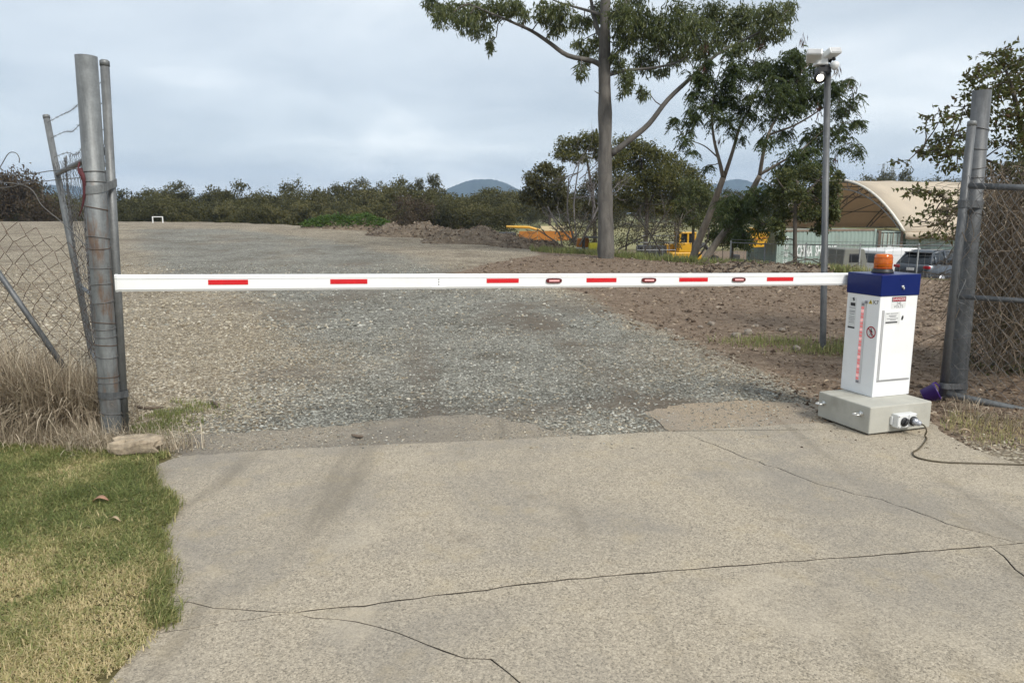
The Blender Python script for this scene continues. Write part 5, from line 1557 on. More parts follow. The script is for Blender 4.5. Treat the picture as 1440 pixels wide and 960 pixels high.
# bare twiggy shrubs
def bare_shrub(label, base, Yd, tips, r0, mat, seed, depth=4, group=None):
    t = thing('bare_shrub', base, label, 'shrub', group=group); r = np.random.default_rng(seed); mb = MB()

    def grow(a, b, rad, d):
        L = np.linalg.norm(b - a); m = (a + b) / 2 + r.normal(0, 0.07 * L, 3)
        mb.tube(smooth_path([a, m, b], 3), np.linspace(rad, rad * 0.6, 7), 5 if d > 1 else 3, False)
        if d <= 0: return
        for _ in range(3):
            q = a + (b - a) * r.uniform(0.35, 1.0); dirn = nz(nz(b - a) + r.normal(0, 0.65, 3)); grow(q, q + dirn * L * r.uniform(0.35, 0.6), rad * 0.5, d - 1)
    for (x0, y0), (x1, y1) in tips: grow(at(x0, y0, Yd), at(x1, y1, Yd + r.normal(0, 0.5)), r0, depth)
    part('branches', mb, mat, t)['kind'] = 'stuff'
    return t


bare_shrub('bare grey twiggy shrub left of the gum trunk', (at(815, 330, 36)[0], 36, float(terrain(at(815, 330, 36)[0], 36))), 36, [((812, 345), (800, 250)), ((815, 345), (835, 255)), ((812, 345), (770, 290)), ((822, 330), (850, 262)), ((812, 345), (815, 225))], 0.05, M_GREYTWIG, 61)
bare_shrub('tangle of bare brown branches right of the gum trunk', (at(900, 350, 31)[0], 31.5, float(terrain(at(900, 350, 31)[0], 31.5))), 31.5, [((880, 352), (905, 285)), ((905, 356), (945, 290)), ((930, 356), (890, 300)), ((950, 350), (960, 300)), ((870, 350), (930, 320))], 0.035, M_DARKBARK, 62)
bare_shrub('dead brush heaped at the end of the spoil heap', (at(800, 345, 32)[0], 32.5, float(terrain(at(800, 345, 32)[0], 32.5))), 32.5, [((790, 345), (770, 312)), ((800, 345), (822, 308)), ((808, 345), (795, 305)), ((785, 342), (755, 322)), ((815, 345), (845, 300))], 0.04, M_DARKBARK, 63)
bare_shrub('fallen dead branches on the crest below the shrub tree', (at(1130, 378, 20.5)[0], 20.8, 0.0), 20.8, [((1100, 372), (1150, 364)), ((1165, 378), (1120, 362)), ((1020, 380), (1050, 366)), ((1175, 382), (1195, 376))], 0.02, M_DARKBARK, 64, 3)

for k_, (lb, x_, Yb) in enumerate([('low brown brush in front of the caged trailer', 880, 34.0), ('low brown brush left of the yellow excavator', 935, 33.0), ('low dry brush between the leaning trunks and the dumper', 1015, 29.5), ('low brush at the foot of the gum tree, left side', 812, 34.5)]):
    p0 = at(x_, 340, Yb); leafy('low_brush', lb, 'brush', (p0[0], Yb, float(terrain(p0[0], Yb))), [([(x_, 300 + (CAM_H - float(terrain(p0[0], Yb))) * F_PX / Yb), (x_ + 2, 325)], 0.02, 0.01)],
          [(x_ - 18, 322, 14, 12), (x_, 315, 16, 14), (x_ + 18, 322, 14, 12), (x_ - 10, 338, 18, 12), (x_ + 12, 338, 18, 12)], Yb, M_BRUSH, 1200 + 50 * k_, 0.10, 0.42, rdep=0.8, tr=(0.012, 0.006), group='low brush beyond the yard edge')

# vines and tree behind the right gate
leafy('vine_thicket', 'dark tangled vines and dead stems growing behind the right gate', 'vines', gz(1420, 560), [([(1425, 575), (1418, 450), (1425, 330), (1440, 240)], 0.06, 0.03), ([(1395, 565), (1400, 430), (1392, 330), (1410, 250)], 0.03, 0.015), ([(1450, 580), (1470, 420), (1460, 300)], 0.05, 0.02)],
      [(1400, 300, 22, 45), (1430, 280, 25, 50), (1460, 320, 30, 50), (1395, 380, 20, 40), (1425, 390, 25, 45), (1455, 400, 25, 45), (1385, 450, 18, 35), (1415, 470, 25, 40), (1450, 480, 30, 45), (1375, 510, 12, 30), (1400, 530, 20, 30), (1440, 540, 30, 30), (1500, 350, 40, 80), (1500, 480, 40, 70), (1410, 240, 18, 18), (1440, 225, 22, 18), (1480, 240, 30, 30)],
      7.7, M_VINELEAF, 701, 0.055, 1.5, rdep=0.35, tr=(0.005, 0.003))
vt = thing('dead_vine_stems', gz(1430, 566), 'mass of dead brown vine stems hanging over the right gate mesh', 'vines'); r = np.random.default_rng(77); mb = MB()
for k in range(1700):
    x0 = r.uniform(1368, 1500); y0 = r.uniform(225, 480); p0 = at(x0, y0, 6.75 + r.uniform(-0.15, 0.9)); L = r.uniform(0.25, 0.8)
    d = nz(np.array([r.normal(0, 0.45), r.normal(0, 0.2), -1])); P = [p0]
    for j in range(5): d = nz(d + r.normal(0, 0.28, 3)); P.append(P[-1] + d * L / 5)
    if P[-1][2] < 0.02: continue
    mb.tube(P, r.uniform(0.0018, 0.0045), 3, False)
part('stems', mb, simple('dead_vine', (0.14, 0.108, 0.075), 0.9, 0, 0.5, 6), vt)
leafy('broad_leaved_tree', 'green and red leaved tree rising behind the right gate post', 'tree', gz(1440, 545), [([(1470, 570), (1462, 400), (1450, 250), (1430, 150), (1415, 100)], 0.06, 0.015), ([(1452, 260), (1400, 230), (1350, 215), (1300, 205)], 0.022, 0.005), ([(1455, 300), (1400, 290), (1350, 285), (1290, 265)], 0.02, 0.004)],
      [(1375, 110, 14, 16), (1400, 95, 16, 14), (1430, 85, 20, 16), (1395, 130, 18, 16), (1425, 125, 22, 20), (1365, 130, 10, 12), (1355, 150, 10, 12), (1345, 165, 8, 8), (1440, 160, 22, 24), (1405, 165, 18, 16), (1320, 172, 14, 8), (1305, 165, 8, 6), (1345, 190, 16, 12), (1325, 195, 12, 12), (1360, 210, 14, 12),
       (1330, 220, 14, 12), (1345, 235, 14, 10), (1290, 218, 8, 8), (1278, 225, 4, 5), (1312, 212, 10, 8), (1420, 200, 24, 18), (1455, 100, 20, 20), (1480, 150, 30, 40), (1480, 220, 30, 30), (1300, 268, 12, 6), (1275, 266, 6, 5), (1322, 275, 12, 8), (1335, 295, 10, 12), (1315, 300, 10, 10), (1300, 312, 8, 7), (1330, 318, 10, 8),
       (1318, 330, 10, 6), (1340, 335, 8, 8), (1285, 270, 6, 5), (1400, 60 + 14, 10, 8)], 9.0, M_REDLEAF, 801, 0.062, 1.4, M_DARKBARK, ratio=0.55, rdep=0.4, tr=(0.005, 0.0025))

# ------------------------------------------------------------------ distant woodland


def proto_tree(seed, H, wid, nl, ls_, kind):
    r = np.random.default_rng(seed); out = []
    nc = {'round': 10, 'gum': 9, 'conifer': 14, 'shrub': 8}[kind]
    for k in range(nc):
        if kind == 'conifer':
            f = k / nc; c = np.array([0, 0, H * (0.12 + 0.88 * f)]); rad = np.array([wid * (1 - f) + 0.12, wid * (1 - f) + 0.12, H * 0.06])
        elif kind == 'gum':
            a_ = r.uniform(0, 6.28); q = wid * math.sqrt(r.random()) * 0.75; c = np.array([q * math.cos(a_), q * math.sin(a_), H * r.uniform(0.5, 0.92)]); rad = np.array([wid * 0.36, wid * 0.36, H * 0.09])
        elif kind == 'shrub':
            a_ = r.uniform(0, 6.28); q = wid * math.sqrt(r.random()) * 0.7; c = np.array([q * math.cos(a_), q * math.sin(a_), H * r.uniform(0.25, 0.75)]); rad = np.array([wid * 0.42, wid * 0.42, H * 0.24])
        else:
            a_ = r.uniform(0, 6.28); q = wid * math.sqrt(r.random()) * 0.62; c = np.array([q * math.cos(a_), q * math.sin(a_), H * r.uniform(0.3, 0.85)]); rad = np.array([wid * 0.42, wid * 0.42, H * 0.15])
        n_ = nl // nc; C, _ = clump_pts(c, rad, n_, r)
        out.append(leaves(C, droop(n_, r, 0.3, 0.9), ls_ * (0.7 + 0.6 * r.random(n_)), ls_ * 0.5 * (0.7 + 0.6 * r.random(n_)), np.clip(r.normal(0.42, 0.24, n_) + r.normal(0, 0.12), 0, 1), seed + k))
    return merge(out)


PROTO = [proto_tree(900 + k, 1.0, w_, 2100, 0.042, kd) for k, (w_, kd) in enumerate([(0.42, 'round'), (0.38, 'round'), (0.5, 'round'), (0.5, 'gum'), (0.42, 'gum'), (0.55, 'shrub'), (0.65, 'shrub')])]
CON = proto_tree(980, 1.0, 0.17, 2600, 0.035, 'conifer')


def wood(name, label, spots, mat, seed):
    r = np.random.default_rng(seed); tw = MB(); Vs = []
    for (px, ytop, Y, zoff) in spots:
        c = at(px, 300, Y); zb = float(terrain(c[0], Y)) - 0.2; top = at(px, ytop, Y)[2]; H = max(1.5, top - zb)
        V, Fs, S = PROTO[r.integers(0, len(PROTO))]
        a_ = r.uniform(0, 6.28); c_, s_ = math.cos(a_), math.sin(a_); w_ = H * r.uniform(0.8, 1.25) if H < 9 else H * r.uniform(0.6, 0.95)
        Q = np.stack([(V[:, 0] * c_ - V[:, 1] * s_) * w_, (V[:, 0] * s_ + V[:, 1] * c_) * w_, V[:, 2] * H], 1) + np.array([c[0], Y, zb])
        Vs.append((Q, Fs, np.clip(S + r.normal(0, 0.22), 0, 1)))
    V, Fs, S = merge(Vs)
    return tag(link(name, raw_mesh(name, V, Fs, mat, {'shade': S})), label, 'trees', kind='stuff')


r = np.random.default_rng(55)
prof_x = [-200, 0, 80, 160, 240, 300, 340, 400, 460, 520, 560, 620, 680, 740, 800, 900, 1000, 1200, 1500]
prof_y = [252, 244, 256, 262, 259, 261, 265, 259, 255, 253, 251, 260, 263, 257, 253, 258, 258, 258, 252]
ytop = lambda x: np.interp(x, prof_x, prof_y)
sp = []
for x_ in np.arange(-190, 720, 9.0): sp.append((x_ + r.normal(0, 4), ytop(x_) + r.uniform(0, 14) + 3, 88 + r.uniform(-6, 12), 0))
for x_ in np.arange(-190, 720, 11.0): sp.append((x_ + r.normal(0, 4), 284 + r.uniform(-8, 8), 78 + r.uniform(-3, 4), 0))
wood('woodland', 'dark olive belt of scrubby trees behind the gravel yard', sp, M_DISTLEAF, 71)
sp = []
for x_ in np.arange(660, 1240, 9.0): sp.append((x_ + r.normal(0, 4), 262 + r.uniform(-2, 14), 150 + r.uniform(-5, 25), 0))
for x_ in np.arange(700, 1240, 9.0): sp.append((x_ + r.normal(0, 4), 280 + r.uniform(-6, 8), 142 + r.uniform(-3, 4), 0))
for x_ in np.arange(1180, 1640, 9.0): sp.append((x_ + r.normal(0, 4), 246 + r.uniform(-3, 8), 150 + r.uniform(-5, 25), 0))
for x_ in np.arange(1180, 1640, 9.0): sp.append((x_ + r.normal(0, 4), 262 + r.uniform(-3, 8), 140 + r.uniform(-5, 5), 0))
wood('woodland', 'dark line of trees beyond the paddock and the dome shelter', sp, M_DISTLEAF, 72)


def lone(label, px, ytop_, Y, proto, wf, mat, trunk_r=0.12, cat='tree', name='distant_tree'):
    c = at(px, 300, Y); zb = float(terrain(c[0], Y)); H = at(px, ytop_, Y)[2] - zb
    t = thing(name, (c[0], Y, zb), label, cat, group='standout trees in the distant woodland')
    V, Fs, S = proto; V = V * np.array([H * wf, H * wf, H])
    link('crown', raw_mesh('crown', V, Fs, mat, {'shade': S}), t)
    part('trunk', MB().tube([(0, 0, -0.2), (0.05, 0, H * 0.4), (0, 0.05, H * 0.85)], [trunk_r, trunk_r * 0.7, trunk_r * 0.25], 7), M_DARKBARK, t, False, True)


for lb, px, yt, Y, pr, wf, mt in [('round topped tree above the far woodland, right of the left gate post', 238, 255, 95, PROTO[3], 0.75, M_DISTLEAF), ('lone spreading tree standing above the woodland left of centre', 320, 248, 95, PROTO[4], 0.95, M_DISTLEAF),
                          ('low dome shaped tree between two gaps in the woodland', 368, 260, 95, PROTO[0], 0.9, M_DISTLEAF), ('tall woodland tree above the left half of the boom', 412, 250, 95, PROTO[1], 0.75, M_DISTLEAF),
                          ('airy gum crown in the woodland left of the weed mound', 462, 252, 95, PROTO[4], 0.7, M_DISTLEAF), ('airy gum crown in the woodland above the weed mound', 492, 250, 95, PROTO[3], 0.7, M_DISTLEAF),
                          ('dark tall tree left of the pointed conifers', 550, 242, 95, PROTO[4], 0.7, M_DISTLEAF), ('tallest pointed conifer left of the blue hill', 611, 243, 90, CON, 0.8, M_DISTLEAF), ('thin ragged conifer left of the tallest one', 591, 249, 91, CON, 0.6, M_DISTLEAF),
                          ('russet bushy tree below the conifers behind the spoil heap', 575, 268, 72, PROTO[2], 1.0, M_DISTBROWN), ('russet tree rising behind the far left fence', 28, 226, 71, PROTO[0], 0.95, M_DISTBROWN),
                          ('brown bushy tree at the left picture edge', -8, 222, 72, PROTO[2], 0.9, M_DISTBROWN), ('lower brown tree beside the open gate leaf', 62, 246, 71, PROTO[5], 0.9, M_DISTBROWN),
                          ('round dark tree on the skyline left of the power pylon', 1240, 232, 150, PROTO[0], 0.7, M_DISTLEAF), ('round dark tree on the skyline right of the power pylon', 1270, 234, 150, PROTO[1], 0.7, M_DISTLEAF),
                          ('small dark skyline tree above the shelter ridge', 1216, 240, 150, PROTO[2], 0.7, M_DISTLEAF)]:
    lone(lb, px, yt, Y, pr, wf, mt)

# hills
M_HILL = simple('forested_hill', (0.04, 0.055, 0.045), 0.95, 0, 0.45, 0.03)


def hill(name, label, pxs, pys, Y, depth):
    xs_ = np.linspace(pxs[0], pxs[-1], 90); top = np.interp(xs_, pxs, pys); V = []; rows = 14
    k_ = np.ones(7) / 7; top = np.convolve(np.pad(top, 3, mode='edge'), k_, 'valid'); top = top - 1.6 * vnoise(xs_ * 0.55, xs_ * 0)
    for j in range(rows):
        f = math.sin(PI * j / (rows - 1))
        for x_, t_ in zip(xs_, top):
            c = at(x_, t_, Y); V.append((c[0], Y + depth * (j / (rows - 1) - 0.5), -6 + (c[2] + 6) * f * (1 + 0.10 * (float(fbm(c[0] * 0.012 + 5, j * 0.9)) - 0.47) * (f < 0.99))))
    Fs = [(j * 90 + i, j * 90 + i + 1, (j + 1) * 90 + i + 1, (j + 1) * 90 + i) for j in range(rows - 1) for i in range(89)]
    o = link(name, MB().add(V, Fs).data(name, M_HILL, True)); tag(o, label, None, kind='structure')


hill('hill', 'blue wooded hill on the horizon left of the gum tree', [590, 606, 622, 640, 662, 685, 700, 718, 732, 760, 800], [288, 280, 270, 261, 254, 252, 254, 261, 269, 281, 288], 2300, 300)
hill('hill', 'low blue ridge seen between the feathery tree trunks', [960, 990, 1010, 1035, 1060, 1090, 1140], [278, 266, 258, 252, 257, 266, 278], 2400, 250)
hill('hill', 'faint blue ridge behind the open gate leaf at left', [-200, -40, 40, 85, 115, 150, 200], [280, 272, 264, 260, 264, 276, 286], 2400, 250)

# ------------------------------------------------------------------ spoil heaps, weed mound
M_SPOIL = NT('spoil_earth')
p = M_SPOIL.pos(); f_ = M_SPOIL.noise(3.5, 6, 0.7, p); f2 = M_SPOIL.noise(22, 4, 0.6, p)
M_SPOIL.set(M_SPOIL.ramp(M_SPOIL.math('ADD', M_SPOIL.math('MULTIPLY', f_, 0.55), M_SPOIL.math('MULTIPLY', f2, 0.45)), [(0.34, (0.07, 0.053, 0.038)), (0.5, (0.17, 0.132, 0.095)), (0.66, (0.31, 0.255, 0.185))]), 0.95)
M_SPOIL.bump(f2, 0.8, 0.08); M_SPOIL = M_SPOIL.m


def heap(name, label, cat, x0, x1, ytop_, ybase, Y, depth, mat, seed, twigs=60, rough=1.0):
    a, b = at(x0, ybase, Y), at(x1, ybase, Y); L = b[0] - a[0]; hh = (ybase - ytop_) * Y / F_PX
    zb = float(terrain((a[0] + b[0]) / 2, Y)) - 0.05; zt_w = at(x0, ytop_, Y)[2]; hh = max(0.3, (zt_w - zb)); t = thing(name, ((a[0] + b[0]) / 2, Y, zb), label, cat); nx_, ny_ = 70, 26; V = []
    for j in range(ny_):
        for i in range(nx_):
            u = i / (nx_ - 1); v = j / (ny_ - 1); e_ = (math.sin(PI * u) ** 0.45) * (math.sin(PI * v) ** 0.8)
            X = (u - 0.5) * L; Yy = (v - 0.5) * depth + 0.25 * math.sin(u * 9 + seed)
            n_ = float(fbm(X * 1.0 + seed * 3.1, Yy * 1.0)); n2 = float(fbm(X * 4.5 + seed, Yy * 4.5))
            V.append((X, Yy, hh * e_ * (0.36 + 0.68 * n_) + (n2 - 0.47) * 0.30 * rough * e_ - 0.08 * (1 - e_)))
    Fs = [(j * nx_ + i, j * nx_ + i + 1, (j + 1) * nx_ + i + 1, (j + 1) * nx_ + i) for j in range(ny_ - 1) for i in range(nx_ - 1)]
    part('earth', MB().add(V, Fs), mat, t, False, False)
    V = np.array(V); r = np.random.default_rng(seed); mb = MB()
    for _ in range(twigs):
        q = V[r.integers(0, len(V))]; d = r.normal(0, 1, 3); d[2] = abs(d[2]) * 0.5; d = nz(d); l_ = r.uniform(0.2, 0.7); mid = q + d * l_ * 0.5 + r.normal(0, 0.05, 3)
        mb.tube([q - d * 0.1, mid, q + d * l_], [0.018, 0.013, 0.005], 4, False)
    if twigs: part('sticks', mb, M_TWIG, t, False)['kind'] = 'stuff'
    n_ = 900; idx = r.integers(0, len(V), n_); P = V[idx] + r.normal(0, 0.05, (n_, 3)); P[:, 2] = V[idx][:, 2] + 0.02
    me = scatter_stones('clods', P, 0.02 + 0.07 * r.random(n_) ** 3, 2 + 0.98 * r.random(n_), M_STONE, 0.7, seed); o = link('clods', me, t); o['kind'] = 'stuff'
    return t, V


heap('spoil_heap', 'brown heap of earth and sticks left of the yellow machine', 'spoil heap', 515, 640, 306, 333, 43.0, 3.0, M_SPOIL, 3)
heap('spoil_heap', 'long brown spoil heap in the middle of the yard edge', 'spoil heap', 590, 745, 309, 341, 38.5, 3.0, M_SPOIL, 5)
heap('spoil_heap', 'dark spoil heap with dead brush in front of the orange machine', 'spoil heap', 695, 805, 318, 345, 35.5, 2.4, M_SPOIL, 8, 160)
heap('earth_bank', 'low bank of earth and litter along the crest behind the boom', 'earth bank', 950, 1200, 366, 383, 21.0, 1.6, M_SPOIL, 11, 70, 0.5)
wm, WV = heap('weed_mound', 'bright green weed covered mound at the yard edge', 'weed mound', 425, 550, 300, 321, 49.0, 3.5, M_SPOIL, 7, 0)
r = np.random.default_rng(90); n_ = 5200; idx = r.integers(0, len(WV), n_); C = WV[idx] + r.normal(0, 0.10, (n_, 3)); C[:, 2] = WV[idx][:, 2] + 0.22 * r.random(n_); k = WV[idx][:, 2] > 0.10; C = C[k]; n_ = len(C)
V, Fs, S = leaves(C, np.stack([r.normal(0, 1, n_), r.normal(0, 1, n_), r.uniform(-0.2, 1, n_)], 1), 0.12 + 0.16 * r.random(n_), 0.06 + 0.06 * r.random(n_), r.random(n_), 91)
link('weeds', raw_mesh('weeds', V, Fs, M_WEEDLEAF, {'shade': S}), wm)

# white frame far out on the yard
gf = gp(221, 313.5); M_WPAINT = simple('white_paint', (0.8, 0.8, 0.78), 0.5, 0, 0.05, 5)
Yg = min(gf[1], 60.0); g0, g1 = at(215, 312.5, Yg), at(229, 312.5, Yg); zt = at(215, 305.5, Yg)[2]; zg = float(terrain(g0[0], Yg))
fr = thing('white_frame', (g0[0], Yg, zg), 'tiny white goal shaped frame far out on the gravel', 'frame')
for g_ in (g0, g1): part('leg', MB().bbox((g_[0] - 0.028, Yg - 0.03, zg), (g_[0] + 0.028, Yg + 0.05, zt)), M_WPAINT, fr)
part('crossbar', MB().bbox((g0[0] - 0.028, Yg - 0.03, zt + 0.002), (g1[0] + 0.028, Yg + 0.03, zt + 0.06)), M_WPAINT, fr)

# ------------------------------------------------------------------ works yard below the crest: shelter, containers, vehicles
M_CANVAS = simple('weathered_beige_canvas', (0.80, 0.71, 0.57), 0.85, 0, 0.10, 0.8, dirt=(0.62, 0.52, 0.39), dirt_amt=0.5)
_t = M_CANVAS.node_tree; _b = _t.nodes['Principled BSDF']; _tr = _t.nodes.new('ShaderNodeBsdfTranslucent'); _tr.inputs[0].default_value = (0.62, 0.50, 0.36, 1); _ms = _t.nodes.new('ShaderNodeMixShader'); _ms.inputs[0].default_value = 0.48
_t.links.new(_b.outputs[0], _ms.inputs[1]); _t.links.new(_tr.outputs[0], _ms.inputs[2]); _t.links.new(_ms.outputs[0], _t.nodes['Material Output'].inputs[0])
M_TRUSS = simple('galvanised_truss', (0.25, 0.25, 0.24), 0.5, 0.3, 0.2, 3)
gnd = lambda x_, y_: float(terrain(x_, y_))
c1 = at(1272, 325, 42); AX = np.array([0.96, 0.28, 0]); FX = np.array([-0.28, 0.96, 0]); SPAN, RISE, DLEN, ZS = 12.0, 3.05, 16.0, c1[2]
dome = thing('dome_shelter', (c1[0], c1[1], gnd(c1[0], c1[1])), 'open ended beige canvas dome shelter on curved steel trusses', 'shelter')
arch = lambda t, d, inset=0.0: np.array([c1[0], c1[1], ZS]) + FX * (SPAN / 2 + (SPAN / 2 - inset * 0.7) * (2 * t - 1)) + AX * d + np.array([0, 0, (RISE - inset) * (1 - abs(2 * t - 1) ** 2.15)])
NT_, ND_ = 28, 12
V = []
for i in range(NT_ + 1):
    for j in range(ND_ + 1):
        sagg = -0.05 * math.sin(PI * (j % 3) / 3.0) * math.sin(PI * i / NT_)
        V.append(arch(i / NT_, DLEN * j / ND_) + np.array([0, 0, sagg]))
Fs = [(i * (ND_ + 1) + j, i * (ND_ + 1) + j + 1, (i + 1) * (ND_ + 1) + j + 1, (i + 1) * (ND_ + 1) + j) for i in range(NT_) for j in range(ND_)]
cv = part('canvas_roof', MB().add(V, Fs), M_CANVAS, dome, True, True); sm = cv.modifiers.new('thick', 'SOLIDIFY'); sm.thickness = 0.02
# eave flap that hangs off the near edge
V = []; n_ = 40
for j in range(n_ + 1):
    d = DLEN * j / n_; b_ = arch(0, d)
    for h, o_ in ((0.0, 0.0), (-0.18, -0.10 - 0.04 * math.sin(d * 5)), (-0.42 - 0.06 * math.sin(d * 3), -0.06)): V.append(b_ + FX * (o_ - 0.02) + np.array([0, 0, h]))
Fs = [(j * 3 + k, j * 3 + k + 1, (j + 1) * 3 + k + 1, (j + 1) * 3 + k) for j in range(n_) for k in range(2)]
fl_ = part('eave_flap', MB().add(V, Fs), M_CANVAS, dome, True, True); sm = fl_.modifiers.new('thick', 'SOLIDIFY'); sm.thickness = 0.02
part('eave_rope', MB().tube([arch(0, DLEN * j / 40) + np.array([0, 0, -0.005]) - FX * 0.04 for j in range(41)], 0.03, 6), M_CANVAS, dome, True, True)
ed = [arch(i / 40, -0.02) for i in range(41)]
part('edge_hem', MB().tube(ed, 0.07, 8), simple('white_canvas_hem', (0.72, 0.68, 0.6), 0.8), dome, True, True)
for d in (0.12, 4.0, 8.0, 12.0, 15.8):
    tr_ = part('truss_arch', MB().tube([arch(i / 36, d, 0.10) for i in range(37)], 0.045, 7), M_TRUSS, dome, True, True)
    part('lower_chord', MB().tube([arch(i / 36, d, 0.55) for i in range(37)], 0.04, 7), M_TRUSS, tr_, True, True)
    for i in range(1, 24):
        part('truss_web', MB().tube([arch(i / 24, d, 0.10), arch((i + (0.5 if i % 2 else -0.5)) / 24, d, 0.55)], 0.022, 5), M_TRUSS, tr_)
for t_ in (0.1, 0.22, 0.36, 0.5, 0.64, 0.78, 0.9):
    part('purlin', MB().tube([arch(t_, 0.05, 0.14), arch(t_, DLEN - 0.1, 0.14)], 0.035, 6), M_TRUSS, dome, True, True)
for t_ in (0.06, 0.94):
    for d in (0.5, 4.5, 8.5, 12.5): part('brace', MB().tube([arch(t_, d, 0.3), arch(0.26 if t_ < 0.5 else 0.74, d + 3.0, 0.3)], 0.03, 6), M_TRUSS, dome, True, True)
# canvas end wall at the far end
V = [arch(i / NT_, DLEN - 0.05, 0.03) for i in range(NT_ + 1)]; base = [np.array([v[0], v[1], ZS - 2.2]) for v in V]
part('end_wall', MB().add(V + base, [(i, i + 1, NT_ + 2 + i, NT_ + 1 + i) for i in range(NT_)]), M_CANVAS, dome)


def corrug_mat(name, col, dirt):
    return simple(name, col, 0.6, 0, 0.10, 0.9, dirt=dirt, dirt_amt=0.6)


M_CONT = corrug_mat('faded_green_paint', (0.26, 0.33, 0.29), (0.18, 0.17, 0.13))
M_CONT2 = corrug_mat('pale_mint_paint', (0.42, 0.50, 0.44), (0.26, 0.26, 0.2))
M_CONT3 = corrug_mat('aqua_green_paint', (0.30, 0.41, 0.38), (0.2, 0.2, 0.17))
M_CFRAME = simple('rusty_container_frame', (0.19, 0.14, 0.10), 0.7, 0, 0.3, 2)
M_PAINTW = simple('white_stencil', (0.72, 0.74, 0.72), 0.6, 0, 0.12, 3)


def container(label, loc, rotz, L, mat, doors=False, Hc=2.59, Wc=2.44):
    t = thing('shipping_container', loc, label, 'container', rotz, 'shipping containers in the works yard')
    # corrugated long sides (local x = length, near side at y=0)
    for yy, sg_ in ((0.0, 1), (Wc, -1)):
        V = []; pitch = 0.278; k = 0; x_ = 0.12
        prof_ = []
        while x_ < L - 0.12:
            prof_ += [(x_, 0.0), (x_ + 0.07, 0.0), (x_ + 0.139, 0.036), (x_ + 0.209, 0.036)]; x_ += pitch
        prof_ = [(min(q[0], L - 0.12), q[1]) for q in prof_]; n_ = len(prof_)
        V = [(a_, yy + sg_ * (0.02 + b_), z_) for z_ in (0.16, Hc - 0.10) for a_, b_ in prof_]
        part('side_panel', MB().add(V, [(i, i + 1, n_ + i + 1, n_ + i) for i in range(n_ - 1)]), mat, t, False)
    for x_ in (0.0, L):
        s_ = 1 if x_ == 0 else -1
        if doors and x_ == 0:
            for k in range(2):
                y0 = 0.14 + k * (Wc / 2 - 0.13); dr = part('door', MB().bbox((0.03, y0, 0.18), (0.07, y0 + Wc / 2 - 0.16, Hc - 0.14)), mat, t, False, bevel=0.01)
                for q in (0.28, 0.78): part('lock_bar', MB().tube([(0.01, y0 + q * (Wc / 2 - 0.16), 0.16), (0.01, y0 + q * (Wc / 2 - 0.16), Hc - 0.1)], 0.017, 8), M_CFRAME, dr, False, True)
                part('placard', MB().bbox((0.024, y0 + 0.42, 1.45), (0.0285, y0 + 0.62, 1.75)), M_PAINTW, dr, False)
        else:
            V = []; n_ = 17
            for z_ in (0.16, Hc - 0.1):
                for k in range(n_): V.append((x_ + s_ * (0.03 + (0.036 if (k // 2) % 2 else 0)), 0.12 + (Wc - 0.24) * k / (n_ - 1), z_))
            part('end_panel', MB().add(V, [(i, i + 1, n_ + i + 1, n_ + i) for i in range(n_ - 1)]), mat, t, False)
    part('roof', MB().bbox((0.1, 0.1, Hc - 0.09), (L - 0.1, Wc - 0.1, Hc - 0.03)), mat, t, False)
    for x_ in (0.0, L - 0.14):
        for y_ in (0.0, Wc - 0.14): part('corner_post', MB().bbox((x_, y_, 0.0), (x_ + 0.14, y_ + 0.14, Hc)), M_CFRAME if doors else mat, t, False)
    for y_ in (0.005, Wc - 0.085):
        for z_ in (0.02, Hc - 0.115): part('rail', MB().bbox((0.141, y_, z_), (L - 0.141, y_ + 0.08, z_ + 0.11)), M_CFRAME if z_ > 1 else mat, t, False)
    return t


k0 = at(1094, 323, 39.5); zg = k0[2] - 2.59
A0 = np.array([k0[0], k0[1]]); B0 = at(1233, 324, 42.0)[:2]; rz = math.atan2(B0[1] - A0[1], B0[0] - A0[0]); L0 = float(np.hypot(*(B0 - A0)))
ct1 = container('faded green shipping container with white lettering behind the wire fence', (A0[0], A0[1], zg), rz, max(L0, 6.06), M_CONT)
text_part('lettering', 'CHINA', 0.84, M_PAINTW, ct1, (1.36, 0.012, 1.42), (1, 0, 0), (0, 0, 1), 0.40, 'LEFT', bold=0.03)
text_part('lettering', 'SHIPPING', 0.80, M_PAINTW, ct1, (2.62, 0.012, 1.42), (1, 0, 0), (0, 0, 1), 0.44, 'LEFT', bold=0.03)
for k, ch in enumerate('中国海运'): text_part('lettering', ch, 0.34, M_PAINTW, ct1, (0.62, 0.012, 2.1 - 0.42 * k), (1, 0, 0), (0, 0, 1))
k1 = at(1236, 324.5, 42.6); e1 = at(1271, 325, 42.2); rz1 = math.atan2(e1[1] - k1[1], e1[0] - k1[0])
container('pale mint shipping container with its double doors towards the yard', (e1[0], e1[1], k1[2] - 2.59), rz1 + PI / 2, 6.06, M_CONT2, True, Wc=float(np.hypot(e1[0] - k1[0], e1[1] - k1[1])))
k2 = at(1275, 329, 43.0); container('aqua green shipping container under the canvas eave, behind the cars', (k2[0], k2[1], k2[2] - 2.59), 0.25, 6.06, M_CONT3)

